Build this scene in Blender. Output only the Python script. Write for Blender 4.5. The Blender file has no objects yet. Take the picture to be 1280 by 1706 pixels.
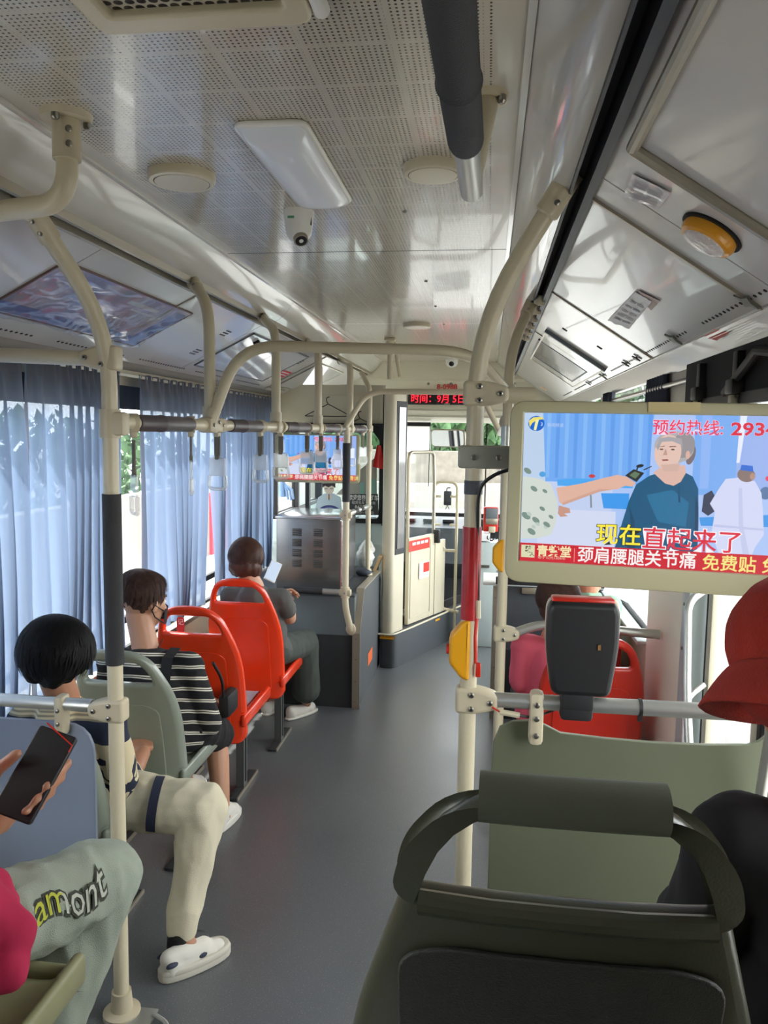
import bpy, bmesh, math, random
from mathutils import Vector, Matrix, Euler, noise
random.seed(7)
C = bpy.context.scene.collection
sc = bpy.context.scene
V = Vector
PI = math.pi
# ------------------------------------------------------------ camera, world, sun, exposure
YAW, PITCH, ROLL, FPX = 7.542, 5.783, 0.879, 1300.0
RM = Matrix.Rotation(math.radians(YAW), 3, 'Z') @ Matrix.Rotation(math.radians(90 - PITCH), 3, 'X') @ Matrix.Rotation(math.radians(ROLL), 3, 'Z')
CAM = V((0, 0, 1.6))
cd = bpy.data.cameras.new('camera'); cam = bpy.data.objects.new('camera', cd); C.objects.link(cam)
cam.matrix_world = Matrix.Translation(CAM) @ RM.to_4x4()
cd.sensor_fit = 'HORIZONTAL'; cd.sensor_width = 36; cd.lens = FPX / 1280 * 36; cd.clip_start = .02; cd.clip_end = 500
sc.camera = cam
sc.view_settings.view_transform = 'Standard'; sc.view_settings.look = 'None'
sc.view_settings.gamma = 1; sc.view_settings.use_curve_mapping = False
sc.view_settings.exposure = 1.95
w = bpy.data.worlds.new('world'); sc.world = w; w.use_nodes = True
bg = w.node_tree.nodes['Background']; bg.inputs[0].default_value = (.96, .98, 1, 1); bg.inputs[1].default_value = 2.3
sd = bpy.data.lights.new('sun', 'SUN'); sd.energy = 3.2; sd.angle = .03; sd.color = (1, .93, .82)
so = bpy.data.objects.new('sun', sd); C.objects.link(so); so.rotation_euler = (math.radians(-14), math.radians(-22), 0)
try:
    sc.cycles.max_bounces = 10; sc.cycles.transparent_max_bounces = 24; sc.cycles.diffuse_bounces = 6
    sc.cycles.glossy_bounces = 4; sc.cycles.caustics_reflective = False; sc.cycles.caustics_refractive = False
    sc.cycles.sample_clamp_indirect = 6
except Exception: pass

def lookray(u, v): return RM @ V((u - 640, 853 - v, -FPX))
def PY(u, v, y): d = lookray(u, v); return CAM + d * (y / d.y)
def PX(u, v, x): d = lookray(u, v); return CAM + d * (x / d.x)
def PZ(u, v, z): d = lookray(u, v); return CAM + d * ((z - 1.6) / d.z)
def PP(u, v, p, n):
    d = lookray(u, v); p = V(p); n = V(n); return CAM + d * ((p - CAM).dot(n) / d.dot(n))

# ------------------------------------------------------------ materials
def nt(name):
    m = bpy.data.materials.new(name); m.use_nodes = True; t = m.node_tree
    b = t.nodes['Principled BSDF']; return m, t, b
def L(t, a, b): t.links.new(a, b)
def rgb(c): # sRGB 0-255 to linear
    return tuple(((x / 255) / 12.92 if x / 255 <= .04045 else (((x / 255) + .055) / 1.055) ** 2.4) for x in c) + (1,)
def pbr(name, c, rough=.5, metal=0, bump=0, bscale=40, var=.0, vscale=6, coat=0, spec=.5, sheen=0, stretch=None):
    m, t, b = nt(name); c = rgb(c)
    b.inputs['Base Color'].default_value = c; b.inputs['Roughness'].default_value = rough; b.inputs['Metallic'].default_value = metal
    b.inputs['Coat Weight'].default_value = coat; b.inputs['Specular IOR Level'].default_value = spec
    b.inputs['Sheen Weight'].default_value = sheen
    m.diffuse_color = c
    if bump or var:
        tc = t.nodes.new('ShaderNodeTexCoord'); mp = t.nodes.new('ShaderNodeMapping'); L(t, tc.outputs['Object'], mp.inputs[0])
        if stretch: mp.inputs['Scale'].default_value = stretch
    if var:
        n = t.nodes.new('ShaderNodeTexNoise'); n.inputs['Scale'].default_value = vscale; n.inputs['Detail'].default_value = 5
        L(t, mp.outputs[0], n.inputs['Vector'])
        r = t.nodes.new('ShaderNodeValToRGB'); r.color_ramp.elements[0].position = .3; r.color_ramp.elements[1].position = .7
        r.color_ramp.elements[0].color = tuple(x * (1 - var) for x in c[:3]) + (1,)
        r.color_ramp.elements[1].color = tuple(min(1, x * (1 + var)) for x in c[:3]) + (1,)
        L(t, n.outputs[0], r.inputs[0]); L(t, r.outputs[0], b.inputs['Base Color'])
    if bump:
        n2 = t.nodes.new('ShaderNodeTexNoise'); n2.inputs['Scale'].default_value = bscale; n2.inputs['Detail'].default_value = 4
        L(t, mp.outputs[0], n2.inputs['Vector'])
        bp = t.nodes.new('ShaderNodeBump'); bp.inputs['Strength'].default_value = bump; bp.inputs['Distance'].default_value = .01
        L(t, n2.outputs[0], bp.inputs['Height']); L(t, bp.outputs[0], b.inputs['Normal'])
    return m
def emis(name, c, s=1.0):
    m, t, b = nt(name); c = rgb(c)
    b.inputs['Base Color'].default_value = (0.02, 0.02, 0.02, 1); b.inputs['Roughness'].default_value = .35
    b.inputs['Emission Color'].default_value = c; b.inputs['Emission Strength'].default_value = s; m.diffuse_color = c
    return m
def glassy(name, tint=(1, 1, 1), refl=.12, rough=.02, alpha=.95):
    m, t, b = nt(name); t.nodes.remove(b)
    tr = t.nodes.new('ShaderNodeBsdfTransparent'); tr.inputs[0].default_value = tint + (1,)
    g = t.nodes.new('ShaderNodeBsdfGlossy'); g.inputs['Roughness'].default_value = rough
    mx = t.nodes.new('ShaderNodeMixShader'); lw = t.nodes.new('ShaderNodeLayerWeight'); lw.inputs[0].default_value = .5
    fr = math_n(t, 'MULTIPLY_ADD', math_n(t, 'POWER', lw.outputs['Facing'], 4.0), .6, .025)
    L(t, fr, mx.inputs[0]); L(t, tr.outputs[0], mx.inputs[1]); L(t, g.outputs[0], mx.inputs[2])
    out = [n for n in t.nodes if n.type == 'OUTPUT_MATERIAL'][0]; L(t, mx.outputs[0], out.inputs[0]); return m
def math_n(t, op, a, b=None, c=None):
    n = t.nodes.new('ShaderNodeMath'); n.operation = op
    for i, x in enumerate((a, b, c)):
        if x is None: continue
        if isinstance(x, (int, float)): n.inputs[i].default_value = x
        else: L(t, x, n.inputs[i])
    return n.outputs[0]
def xyz(t):
    tc = t.nodes.new('ShaderNodeTexCoord'); s = t.nodes.new('ShaderNodeSeparateXYZ'); L(t, tc.outputs['Object'], s.inputs[0]); return tc, s.outputs
def mixc(t, fac, a, b):
    n = t.nodes.new('ShaderNodeMix'); n.data_type = 'RGBA'
    if isinstance(fac, (int, float)): n.inputs[0].default_value = fac
    else: L(t, fac, n.inputs[0])
    for i, x in ((6, a), (7, b)):
        if isinstance(x, tuple): n.inputs[i].default_value = x
        else: L(t, x, n.inputs[i])
    return n.outputs[2]
M = {}
M['cream'] = pbr('cream_tube_paint', (204, 193, 164), .3, bump=.08, bscale=300, var=.05)
M['clamp'] = pbr('cream_clamp_plastic', (198, 186, 158), .4)
M['steeltube'] = pbr('brushed_aluminium_tube', (196, 196, 190), .32, .75)
M['sleeve'] = pbr('black_foam_sleeve', (42, 41, 43), .7, bump=.3, bscale=500)
M['greysleeve'] = pbr('dark_ribbed_sleeve', (82, 74, 76), .4)
M['redsleeve'] = pbr('red_plastic_sleeve', (170, 40, 42), .25, var=.12, vscale=30)
M['bolt'] = pbr('steel_bolt', (150, 146, 136), .3, .9)
M['hole'] = pbr('dark_recess', (22, 20, 20), .8)
M['black'] = pbr('black_plastic', (24, 24, 26), .45)
M['rubber'] = pbr('black_rubber', (20, 20, 22), .7)
M['yellow'] = pbr('yellow_plastic', (225, 158, 22), .4)
M['white'] = pbr('white_plastic', (232, 230, 222), .35)
M['panel'] = pbr('glossy_grey_roof_panel', (206, 203, 198), .2, var=.02, coat=.4)
M['cove'] = pbr('glossy_white_cove', (208, 205, 196), .16, coat=.5, var=.02)
M['alu'] = pbr('aluminium_strip', (176, 168, 150), .35, .6)
M['beige'] = pbr('beige_interior_panel', (208, 200, 176), .4, var=.03)
M['bluewhite'] = pbr('pale_blue_grey_panel', (186, 198, 196), .4, var=.04)
M['dgrey'] = pbr('dark_grey_lining', (72, 76, 80), .55, bump=.15, bscale=200, var=.08)
M['carpet'] = pbr('charcoal_lining', (48, 49, 51), .85, bump=.3, bscale=400, var=.1)
M['mgrey'] = pbr('mid_grey_lining', (104, 112, 116), .5, bump=.1, bscale=200, var=.06)
M['steel'] = pbr('brushed_steel_sheet', (150, 148, 146), .27, .85, bump=.06, bscale=30, stretch=(1, 1, 60), var=.06, vscale=3)
M['red'] = pbr('glossy_orange_red_plastic', (232, 62, 24), .26, var=.03, coat=.2)
M['redd'] = pbr('deep_red_plastic', (200, 42, 26), .3, var=.03, coat=.2)
M['sage'] = pbr('grey_green_seat_plastic', (134, 140, 126), .3, var=.04, coat=.2)
M['olive'] = pbr('dark_olive_seat_plastic', (66, 66, 53), .28, bump=.05, bscale=350, var=.05)
M['olived'] = pbr('dark_textured_inset', (44, 43, 38), .6, bump=.3, bscale=500)
M['padgrey'] = pbr('grey_seat_pad', (150, 152, 158), .5)
M['board'] = pbr('blue_grey_board', (136, 146, 164), .45, var=.03)
M['oboard'] = pbr('olive_grey_board', (98, 102, 82), .4, var=.03)
M['post'] = pbr('grey_painted_post', (96, 100, 98), .4, .3)
M['tv'] = pbr('olive_cream_bezel', (180, 174, 140), .4)
M['skin'] = pbr('skin_warm', (196, 146, 116), .5, var=.05, vscale=12)
M['skin2'] = pbr('skin_tan', (176, 124, 96), .5, var=.05, vscale=12)
M['paper'] = pbr('white_paper', (236, 236, 236), .5)
M['clear'] = glassy('window_glass', (.97, .985, .985))
M['tint'] = glassy('tinted_glass', (.80, .86, .86))
M['smoked'] = glassy('smoked_glass', (.35, .38, .4))
def mk_acryl():
    m, t, b = nt('clear_acrylic_handle')
    b.inputs['Base Color'].default_value = (.92, .94, .93, 1); b.inputs['Roughness'].default_value = .08
    b.inputs['Alpha'].default_value = .42; b.inputs['Specular IOR Level'].default_value = .9
    return m
M['acryl'] = mk_acryl()
def mk_ceiling():
    m, t, b = nt('perforated_ceiling_panel'); tc, o = xyz(t)
    p = .0095
    fx = math_n(t, 'SUBTRACT', math_n(t, 'FRACT', math_n(t, 'DIVIDE', o[0], p)), .5)
    fy = math_n(t, 'SUBTRACT', math_n(t, 'FRACT', math_n(t, 'DIVIDE', o[1], p)), .5)
    d = math_n(t, 'SQRT', math_n(t, 'ADD', math_n(t, 'MULTIPLY', fx, fx), math_n(t, 'MULTIPLY', fy, fy)))
    hole = math_n(t, 'LESS_THAN', d, .23)
    gx = math_n(t, 'GREATER_THAN', math_n(t, 'FRACT', math_n(t, 'DIVIDE', math_n(t, 'ADD', o[0], 10.0), p * 15)), 1 / 15)
    gy = math_n(t, 'GREATER_THAN', math_n(t, 'FRACT', math_n(t, 'DIVIDE', math_n(t, 'ADD', o[1], 10.0), p * 15)), 1 / 15)
    inx = math_n(t, 'MULTIPLY', math_n(t, 'GREATER_THAN', o[0], -.86), math_n(t, 'LESS_THAN', o[0], -.012))
    msk = math_n(t, 'MULTIPLY', math_n(t, 'MULTIPLY', hole, inx), math_n(t, 'MULTIPLY', gx, gy))
    L(t, mixc(t, msk, rgb((192, 184, 168)), rgb((58, 50, 40))), b.inputs['Base Color'])
    b.inputs['Roughness'].default_value = .2; b.inputs['Coat Weight'].default_value = .25
    return m
M['ceil'] = mk_ceiling()
def mk_floor():
    m, t, b = nt('grey_speckled_vinyl_floor'); tc, o = xyz(t)
    n = t.nodes.new('ShaderNodeTexNoise'); n.inputs['Scale'].default_value = 2.5; n.inputs['Detail'].default_value = 6; L(t, tc.outputs['Object'], n.inputs['Vector'])
    n2 = t.nodes.new('ShaderNodeTexNoise'); n2.inputs['Scale'].default_value = 260; L(t, tc.outputs['Object'], n2.inputs['Vector'])
    base = mixc(t, n.outputs[0], rgb((88, 91, 93)), rgb((102, 105, 107)))
    sp = math_n(t, 'GREATER_THAN', n2.outputs[0], .66)
    L(t, mixc(t, sp, base, rgb((140, 142, 144))), b.inputs['Base Color'])
    rr = math_n(t, 'MULTIPLY_ADD', n.outputs[0], .16, .24); L(t, rr, b.inputs['Roughness'])
    b.inputs['Specular IOR Level'].default_value = .75
    bp = t.nodes.new('ShaderNodeBump'); bp.inputs['Strength'].default_value = .12; bp.inputs['Distance'].default_value = .004
    L(t, n2.outputs[0], bp.inputs['Height']); L(t, bp.outputs[0], b.inputs['Normal'])
    return m
M['floor'] = mk_floor()
def mk_curtain():
    m, t, b = nt('sheer_blue_grey_curtain')
    tl = t.nodes.new('ShaderNodeBsdfTranslucent'); tl.inputs[0].default_value = rgb((124, 145, 178))
    tr = t.nodes.new('ShaderNodeBsdfTransparent'); tr.inputs[0].default_value = (.86, .92, 1, 1)
    df = t.nodes.new('ShaderNodeBsdfDiffuse'); df.inputs[0].default_value = rgb((126, 124, 126))
    m1 = t.nodes.new('ShaderNodeMixShader'); m1.inputs[0].default_value = .5
    L(t, df.outputs[0], m1.inputs[1]); L(t, tl.outputs[0], m1.inputs[2])
    m2 = t.nodes.new('ShaderNodeMixShader'); lw = t.nodes.new('ShaderNodeLayerWeight'); lw.inputs[0].default_value = .5
    f = math_n(t, 'MULTIPLY_ADD', lw.outputs['Facing'], -.09, .09)
    L(t, f, m2.inputs[0]); L(t, m1.outputs[0], m2.inputs[1]); L(t, tr.outputs[0], m2.inputs[2])
    out = [n for n in t.nodes if n.type == 'OUTPUT_MATERIAL'][0]; L(t, m2.outputs[0], out.inputs[0]); return m
M['curtain'] = mk_curtain()

# ------------------------------------------------------------ mesh helpers
class MB:
    def __init__(s): s.bm = bmesh.new(); s.mats = []; s.mi = 0
    def mat(s, m):
        if m not in s.mats: s.mats.append(m)
        s.mi = s.mats.index(m); return s
    def _new(s, k0):
        s.bm.faces.ensure_lookup_table()
        for f in s.bm.faces[k0:]: f.material_index = s.mi
    def box(s, c, d, rot=None, bev=0, seg=2):
        k = len(s.bm.faces); t = bmesh.new()
        bmesh.ops.create_cube(t, size=1, matrix=Matrix.Diagonal((d[0], d[1], d[2], 1)))
        if bev: bmesh.ops.bevel(t, geom=t.edges[:], offset=min(bev, min(d) * .49), segments=seg, affect='EDGES', profile=.5)
        mx = Matrix.Translation(V(c)) @ ((rot.to_4x4() if isinstance(rot, Matrix) else Euler(rot).to_matrix().to_4x4()) if rot is not None else Matrix())
        bmesh.ops.transform(t, matrix=mx, verts=t.verts); s.add(t); return s
    def add(s, t):
        k = len(s.bm.faces); me = bpy.data.meshes.new('t'); t.to_mesh(me); t.free(); s.bm.from_mesh(me); bpy.data.meshes.remove(me); s._new(k)
    def addmesh(s, me, mx=None, keep=False):
        k = len(s.bm.faces); nv = len(s.bm.verts); s.bm.from_mesh(me); s.bm.verts.ensure_lookup_table()
        if mx: bmesh.ops.transform(s.bm, matrix=mx, verts=s.bm.verts[nv:])
        s._new(k); bpy.data.meshes.remove(me); return s
    def tube(s, pts, r, seg=14, fil=0, cap=True, sy=1, close=False):
        pts = [V(p) for p in pts]
        if fil: pts = fillet3(pts, fil)
        k = len(s.bm.faces); n = len(pts); rings = []
        rr = r if isinstance(r, (list, tuple)) else [r] * n
        if len(rr) != n: rr = [rr[0] + (rr[-1] - rr[0]) * i / (n - 1) for i in range(n)]
        T = []
        for i in range(n):
            a = pts[max(i - 1, 0)] if not close else pts[i - 1]; b = pts[min(i + 1, n - 1)] if not close else pts[(i + 1) % n]
            T.append((b - a).normalized())
        up = V((0, 0, 1)) if abs(T[0].z) < .9 else V((0, 1, 0))
        N = (up - T[0] * up.dot(T[0])).normalized()
        for i in range(n):
            if i: q = T[i - 1].rotation_difference(T[i]); N = (q @ N); N = (N - T[i] * N.dot(T[i])).normalized()
            B = T[i].cross(N)
            rings.append([s.bm.verts.new(pts[i] + (N * math.cos(2 * PI * j / seg) * rr[i] * sy + B * math.sin(2 * PI * j / seg) * rr[i])) for j in range(seg)])
        for i in range(n if close else n - 1):
            A, Bq = rings[i], rings[(i + 1) % n]
            for j in range(seg): s.bm.faces.new((A[j], A[(j + 1) % seg], Bq[(j + 1) % seg], Bq[j]))
        if cap and not close:
            s.bm.faces.new(rings[0][::-1]); s.bm.faces.new(rings[-1])
        s._new(k); return s
    def cyl(s, a, b, r, r2=None, seg=18): return s.tube([a, b], [r, r if r2 is None else r2], seg)
    def poly(s, pts):
        k = len(s.bm.faces); s.bm.faces.new([s.bm.verts.new(p) for p in pts]); s._new(k); return s
    def prism(s, pts, d):   # pts: coplanar 3D loop, d: extrusion vector
        k = len(s.bm.faces); d = V(d)
        a = [s.bm.verts.new(V(p)) for p in pts]; b = [s.bm.verts.new(V(p) + d) for p in pts]
        s.bm.faces.new(a); s.bm.faces.new(b[::-1]); n = len(a)
        for i in range(n): s.bm.faces.new((a[i], b[i], b[(i + 1) % n], a[(i + 1) % n]))
        s._new(k); return s
    def lathe(s, prof, mx, seg=28):
        k = len(s.bm.faces); rings = []
        for r, z in prof:
            rings.append([s.bm.verts.new(mx @ V((r * math.cos(2 * PI * j / seg), r * math.sin(2 * PI * j / seg), z))) for j in range(seg)] if r > 1e-6 else [s.bm.verts.new(mx @ V((0, 0, z)))])
        for A, B in zip(rings, rings[1:]):
            for j in range(seg):
                q = [A[j % len(A)], A[(j + 1) % len(A)], B[(j + 1) % len(B)], B[j % len(B)]]
                u = []
                for x in q:
                    if x not in u: u.append(x)
                if len(u) > 2: s.bm.faces.new(u)
        s._new(k); return s
    def ell(s, c, r, rot=None, seg=20):
        t = bmesh.new(); bmesh.ops.create_uvsphere(t, u_segments=seg, v_segments=seg // 2, radius=1)
        mx = Matrix.Translation(V(c)) @ (rot.to_4x4() if rot is not None else Matrix()) @ Matrix.Diagonal((r[0], r[1], r[2], 1))
        bmesh.ops.transform(t, matrix=mx, verts=t.verts); s.add(t); return s
    def grid(s, fn, nu, nv, closeu=False):
        k = len(s.bm.faces); g = [[s.bm.verts.new(fn(i / nu, j / nv)) for j in range(nv + 1)] for i in range(nu + (0 if closeu else 1))]
        for i in range(nu):
            for j in range(nv):
                a = g[i]; b = g[(i + 1) % len(g)]; s.bm.faces.new((a[j], b[j], b[j + 1], a[j + 1]))
        s._new(k); return s
    def build(s, name, mat=None, parent=None, smooth=35, **kw):
        bmesh.ops.recalc_face_normals(s.bm, faces=s.bm.faces[:]) if kw.pop('recalc', True) else None
        me = bpy.data.meshes.new(name)
        s.bm.to_mesh(me); s.bm.free()
        mats = s.mats if s.mats else [mat]
        for m in mats: me.materials.append(m)
        if smooth:
            for p in me.polygons: p.use_smooth = True
            try: me.set_sharp_from_angle(angle=math.radians(smooth))
            except Exception: pass
        o = bpy.data.objects.new(name, me); C.objects.link(o)
        if parent: setp(o, parent)
        tag(o, **kw); return o
def setp(o, parent):
    o.parent = parent
    mw = Matrix(); q = parent
    while q: mw = (Matrix.LocRotScale(q.location, q.rotation_euler, q.scale)) @ mw; q = q.parent
    inv = mw.inverted()
    if o.type == 'MESH' and o.location.length == 0:
        if inv != Matrix(): o.data.transform(inv)
def tag(o, label=None, cat=None, group=None, kind=None):
    if label: o['label'] = label
    if cat: o['category'] = cat
    if group: o['group'] = group
    if kind: o['kind'] = kind
    return o
def empty(name, loc, label, cat, group=None, rz=0):
    o = bpy.data.objects.new(name, None); C.objects.link(o); o.location = loc; o.rotation_euler = (0, 0, rz); o.empty_display_size = .05
    return tag(o, label, cat, group)
def copy_tree(o, parent=None, **kw):
    c = o.copy(); C.objects.link(c); c.parent = parent
    for ch in list(o.children): copy_tree(ch, c)
    return tag(c, **kw) if kw else c
def fillet3(pts, r, n=7):
    out = [pts[0]]
    for i in range(1, len(pts) - 1):
        a, b, c = pts[i - 1], pts[i], pts[i + 1]; d1 = a - b; d2 = c - b
        q = min(r, d1.length * .49, d2.length * .49); p1 = b + d1.normalized() * q; p2 = b + d2.normalized() * q
        for k in range(n + 1):
            t = k / n; out.append(p1 * (1 - t) ** 2 + b * 2 * t * (1 - t) + p2 * t * t)
    out.append(pts[-1]); return out
def fillet2(pts, r, n=5):   # closed 2D loop, r number or list
    out = []; N = len(pts)
    for i in range(N):
        a, b, c = V(pts[i - 1]), V(pts[i]), V(pts[(i + 1) % N]); rr = r[i] if isinstance(r, (list, tuple)) else r
        d1 = a - b; d2 = c - b; q = min(rr, d1.length * .49, d2.length * .49)
        if q < 1e-5: out.append(tuple(b)); continue
        p1 = b + d1.normalized() * q; p2 = b + d2.normalized() * q
        for k in range(n + 1):
            t = k / n; p = p1 * (1 - t) ** 2 + b * 2 * t * (1 - t) + p2 * t * t; out.append((p.x, p.y))
    return out
def evalmesh(o):
    dg = bpy.context.evaluated_depsgraph_get(); dg.update()
    me = bpy.data.meshes.new_from_object(o.evaluated_get(dg)); d = o.data; bpy.data.objects.remove(o)
    return me
def plate(loops, thick, bev=0, seg=3):   # 2D loops (first outer, others holes) -> mesh in XY, thickness along Z centred
    cu = bpy.data.curves.new('c', 'CURVE'); cu.dimensions = '2D'; cu.fill_mode = 'BOTH'
    cu.extrude = max(thick / 2 - bev, 0); cu.bevel_depth = bev; cu.bevel_resolution = seg; cu.offset = -bev
    for lp in loops:
        sp = cu.splines.new('POLY'); sp.points.add(len(lp) - 1); sp.use_cyclic_u = True
        for p, q in zip(sp.points, lp): p.co = (q[0], q[1], 0, 1)
    o = bpy.data.objects.new('c', cu); C.objects.link(o); me = evalmesh(o); bpy.data.curves.remove(cu); me.materials.clear(); return me
XZ = Matrix(((1, 0, 0, 0), (0, 0, -1, 0), (0, 1, 0, 0), (0, 0, 0, 1)))   # XY plate -> XZ plane
def textmesh(s, size, ext=.0, align='CENTER', bold=0, shear=0, sx=1):
    cu = bpy.data.curves.new('t', 'FONT'); cu.body = s; cu.size = size; cu.extrude = ext; cu.align_x = align; cu.align_y = 'CENTER'; cu.resolution_u = 2; cu.offset = bold; cu.shear = shear
    o = bpy.data.objects.new('t', cu); C.objects.link(o); me = evalmesh(o); bpy.data.curves.remove(cu); me.materials.clear()
    if sx != 1: me.transform(Matrix.Diagonal((sx, 1, 1, 1)))
    return me
def frame(o, x, y):   # matrix with given origin and X, Y axes
    x = V(x).normalized(); y = V(y); z = x.cross(y).normalized(); y = z.cross(x)
    m = Matrix((x, y, z)).transposed().to_4x4(); m.translation = V(o); return m
def bolts(mb, pts, n, r=.006, h=.004):
    for p in pts:
        p = V(p); n = V(n).normalized(); mb.tube([p, p + n * h * .7, p + n * h], [r, r, r * .6], 10)
def struct(mb, name, mat=None, parent=None, **kw): return mb.build(name, mat, parent, kind='structure', **kw)
# ------------------------------------------------------------ bus shell (structure)
XL, XR, YB, YF, ZC = -1.56, .70, -2.6, 7.15, 2.2
b = MB(); b.box(((XL + XR) / 2, (YB + YF) / 2, -.02), (XR - XL + .1, YF - YB, .04)); struct(b, 'floor', M['floor'])
b = MB(); b.mat(M['ceil']).box((-.43, (YB + 2.634) / 2, ZC + .015), (.95, 2.634 - YB, .03)); struct(b, 'ceiling')
b = MB(); b.mat(M['ceil']).box((-.43, (2.642 + 4.35) / 2, ZC + .015), (.95, 4.35 - 2.642, .03))
b.mat(M['ceil']).box((-.43, (4.356 + 6.6) / 2, ZC + .015), (.95, 6.6 - 4.356, .03))
b.mat(M['hole']).box((-.43, 2.638, ZC + .003), (.95, .008, .006)); b.mat(M['alu']).box((-.43, 4.353, ZC + .006), (.95, .012, .012)); struct(b, 'ceiling')
def loft(sec, y0, y1, mb):   # (x,z) section swept along y as a solid skin
    pts = [V((x, y0, z)) for x, z in sec]; k = len(mb.bm.faces)
    a = [mb.bm.verts.new(p) for p in pts]; c = [mb.bm.verts.new(p + V((0, y1 - y0, 0))) for p in pts]
    for i in range(len(pts) - 1): mb.bm.faces.new((a[i], a[i + 1], c[i + 1], c[i]))
    mb._new(k)
def cove(sgn, xe, xc, name):
    b = MB()
    sec = [(xe, ZC + .01), (xe, ZC - .006), (xe + sgn * .012, ZC - .006), (xe + sgn * .012, ZC)]
    n = 8
    for i in range(n + 1):
        t = i / n; x = xe + sgn * .014 + (xc - xe - sgn * .014) * (1 - (1 - t) ** 1.0); z = ZC - .004 - .088 * t - .012 * math.sin(PI * t)
        sec.append((x, z))
    sec += [(xc, 2.125), (xc - sgn * .0, 2.3), (xe, 2.3)]
    for y0, y1 in ((YB, .9), (.903, 3.6), (3.603, 4.9), (4.903, 6.6)): loft(sec, y0, y1, b.mat(M['cove']))
    struct(b, name)
cove(-1, -.90, -1.0, 'trim_1'); cove(1, .038, .150, 'trim_2')
# mounting channels between cove and slope panels
b = MB(); b.mat(M['alu']).box((-1.005, (YB + 6.6) / 2, 2.098), (.012, 6.6 - YB, .022)); b.box((-1.04, (YB + 6.6) / 2, 2.088), (.014, 6.6 - YB, .018))
b.mat(M['hole']).box((-1.022, (YB + 6.6) / 2, 2.112), (.035, 6.6 - YB, .012)); struct(b, 'trim_3')
b = MB(); b.mat(M['hole']).box((.175, (YB + 6.6) / 2, 2.14), (.05, 6.6 - YB, .012)); b.mat(M['black']).box((.189, (YB + 6.6) / 2, 2.113), (.018, 6.6 - YB, .05)); b.box((.153, (YB + 6.6) / 2, 2.115), (.006, 6.6 - YB, .03)); struct(b, 'trim_4')
# slope panels
LA, LB = V((-1.047, 0, 2.085)), V((-1.47, 0, 1.872)); RA, RB = V((.198, 0, 2.105)), V((.555, 0, 1.872))
LN = V((0, 1, 0)).cross(LB - LA).normalized(); RN = V((0, 1, 0)).cross(RB - RA).normalized()
if LN.z > 0: LN = -LN
if RN.z > 0: RN = -RN
def slope(A, B, ys, name, nrm):
    b = MB()
    for y0, y1 in zip(ys, ys[1:]):
        y1 -= .005
        b.mat(M['panel']).prism([(A.x, y0, A.z), (B.x, y0, B.z), (B.x, y1, B.z), (A.x, y1, A.z)], -nrm * .012)
    b.mat(M['hole']).prism([(A.x, ys[0], A.z) - nrm * .008 * 0 if False else V((A.x, ys[0], A.z)) - nrm * .014, V((B.x, ys[0], B.z)) - nrm * .014, V((B.x, ys[-1], B.z)) - nrm * .014, V((A.x, ys[-1], A.z)) - nrm * .014], -nrm * .01)
    struct(b, name)
slope(LA, LB, [YB, -.6, .75, 2.05, 2.75, 3.55, 4.2, 5.0, 6.6], 'ceiling_left', LN)
slope(RA, RB, [YB, -.2, 1.62, 2.85, 3.9, 4.9, 6.6], 'ceiling_right', RN)
def LP(u, v): return PP(u, v, LA, LN)
def RP(u, v): return PP(u, v, RA, RN)
# lower edges: left vertical valance, right ribbed duct
b = MB(); b.mat(M['panel']).prism([(-1.47, YB, 1.872), (-1.51, YB, 1.865), (-1.56, YB, 1.835), (-1.56, YB, 1.9), (-1.47, YB, 1.9)], (0, 6.6 - YB, 0)); b.mat(M['alu']).box((-1.535, 2, 1.838), (.05, 9.2, .014)); struct(b, 'trim_5')
b = MB(); b.mat(M['panel']); n = 13
sec = [(.553, 1.90), (.553, 1.868)]
for i in range(n):
    t = i / n; x = .558 + .115 * t; z = 1.868 - .028 * t; sec += [(x, z), (x + .003, z - .008), (x + .0062, z - .001)]
sec += [(.70, 1.835), (.70, 1.9)]
loft(sec, YB, 6.6, b); struct(b, 'trim_6')
# left wall: lower panel, sill, posts, header; window glass
WINL = [(-2.4, -.9), (-.8, .9), (1.0, 3.05), (3.15, 4.95), (5.05, 5.5)]
b = MB(); b.mat(M['beige']).box((XL - .02, (YB + 5.5) / 2, .30), (.04, 5.5 - YB, .60)); b.mat(M['alu']).box((XL + .01, (YB + 5.5) / 2, .612), (.07, 5.5 - YB, .025), bev=.006)
b.mat(M['beige']).box((XL - .02, (YB + 5.55) / 2, 1.865), (.04, 5.55 - YB, .32))
for y in (-2.5, -.85, .95, 3.1, 5.0): b.box((XL - .015, y, 1.22), (.05, .1, 1.22), bev=.008)
b.box((XL - .02, 6.35, 1.93), (.04, 1.6, .19)); b.mat(pbr('dark_blue_glass_border', (38, 46, 60), .2)).box((XL + .002, (YB + 5.5) / 2, 1.735), (.006, 5.5 - YB, .10)); struct(b, 'wall_left')
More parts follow.
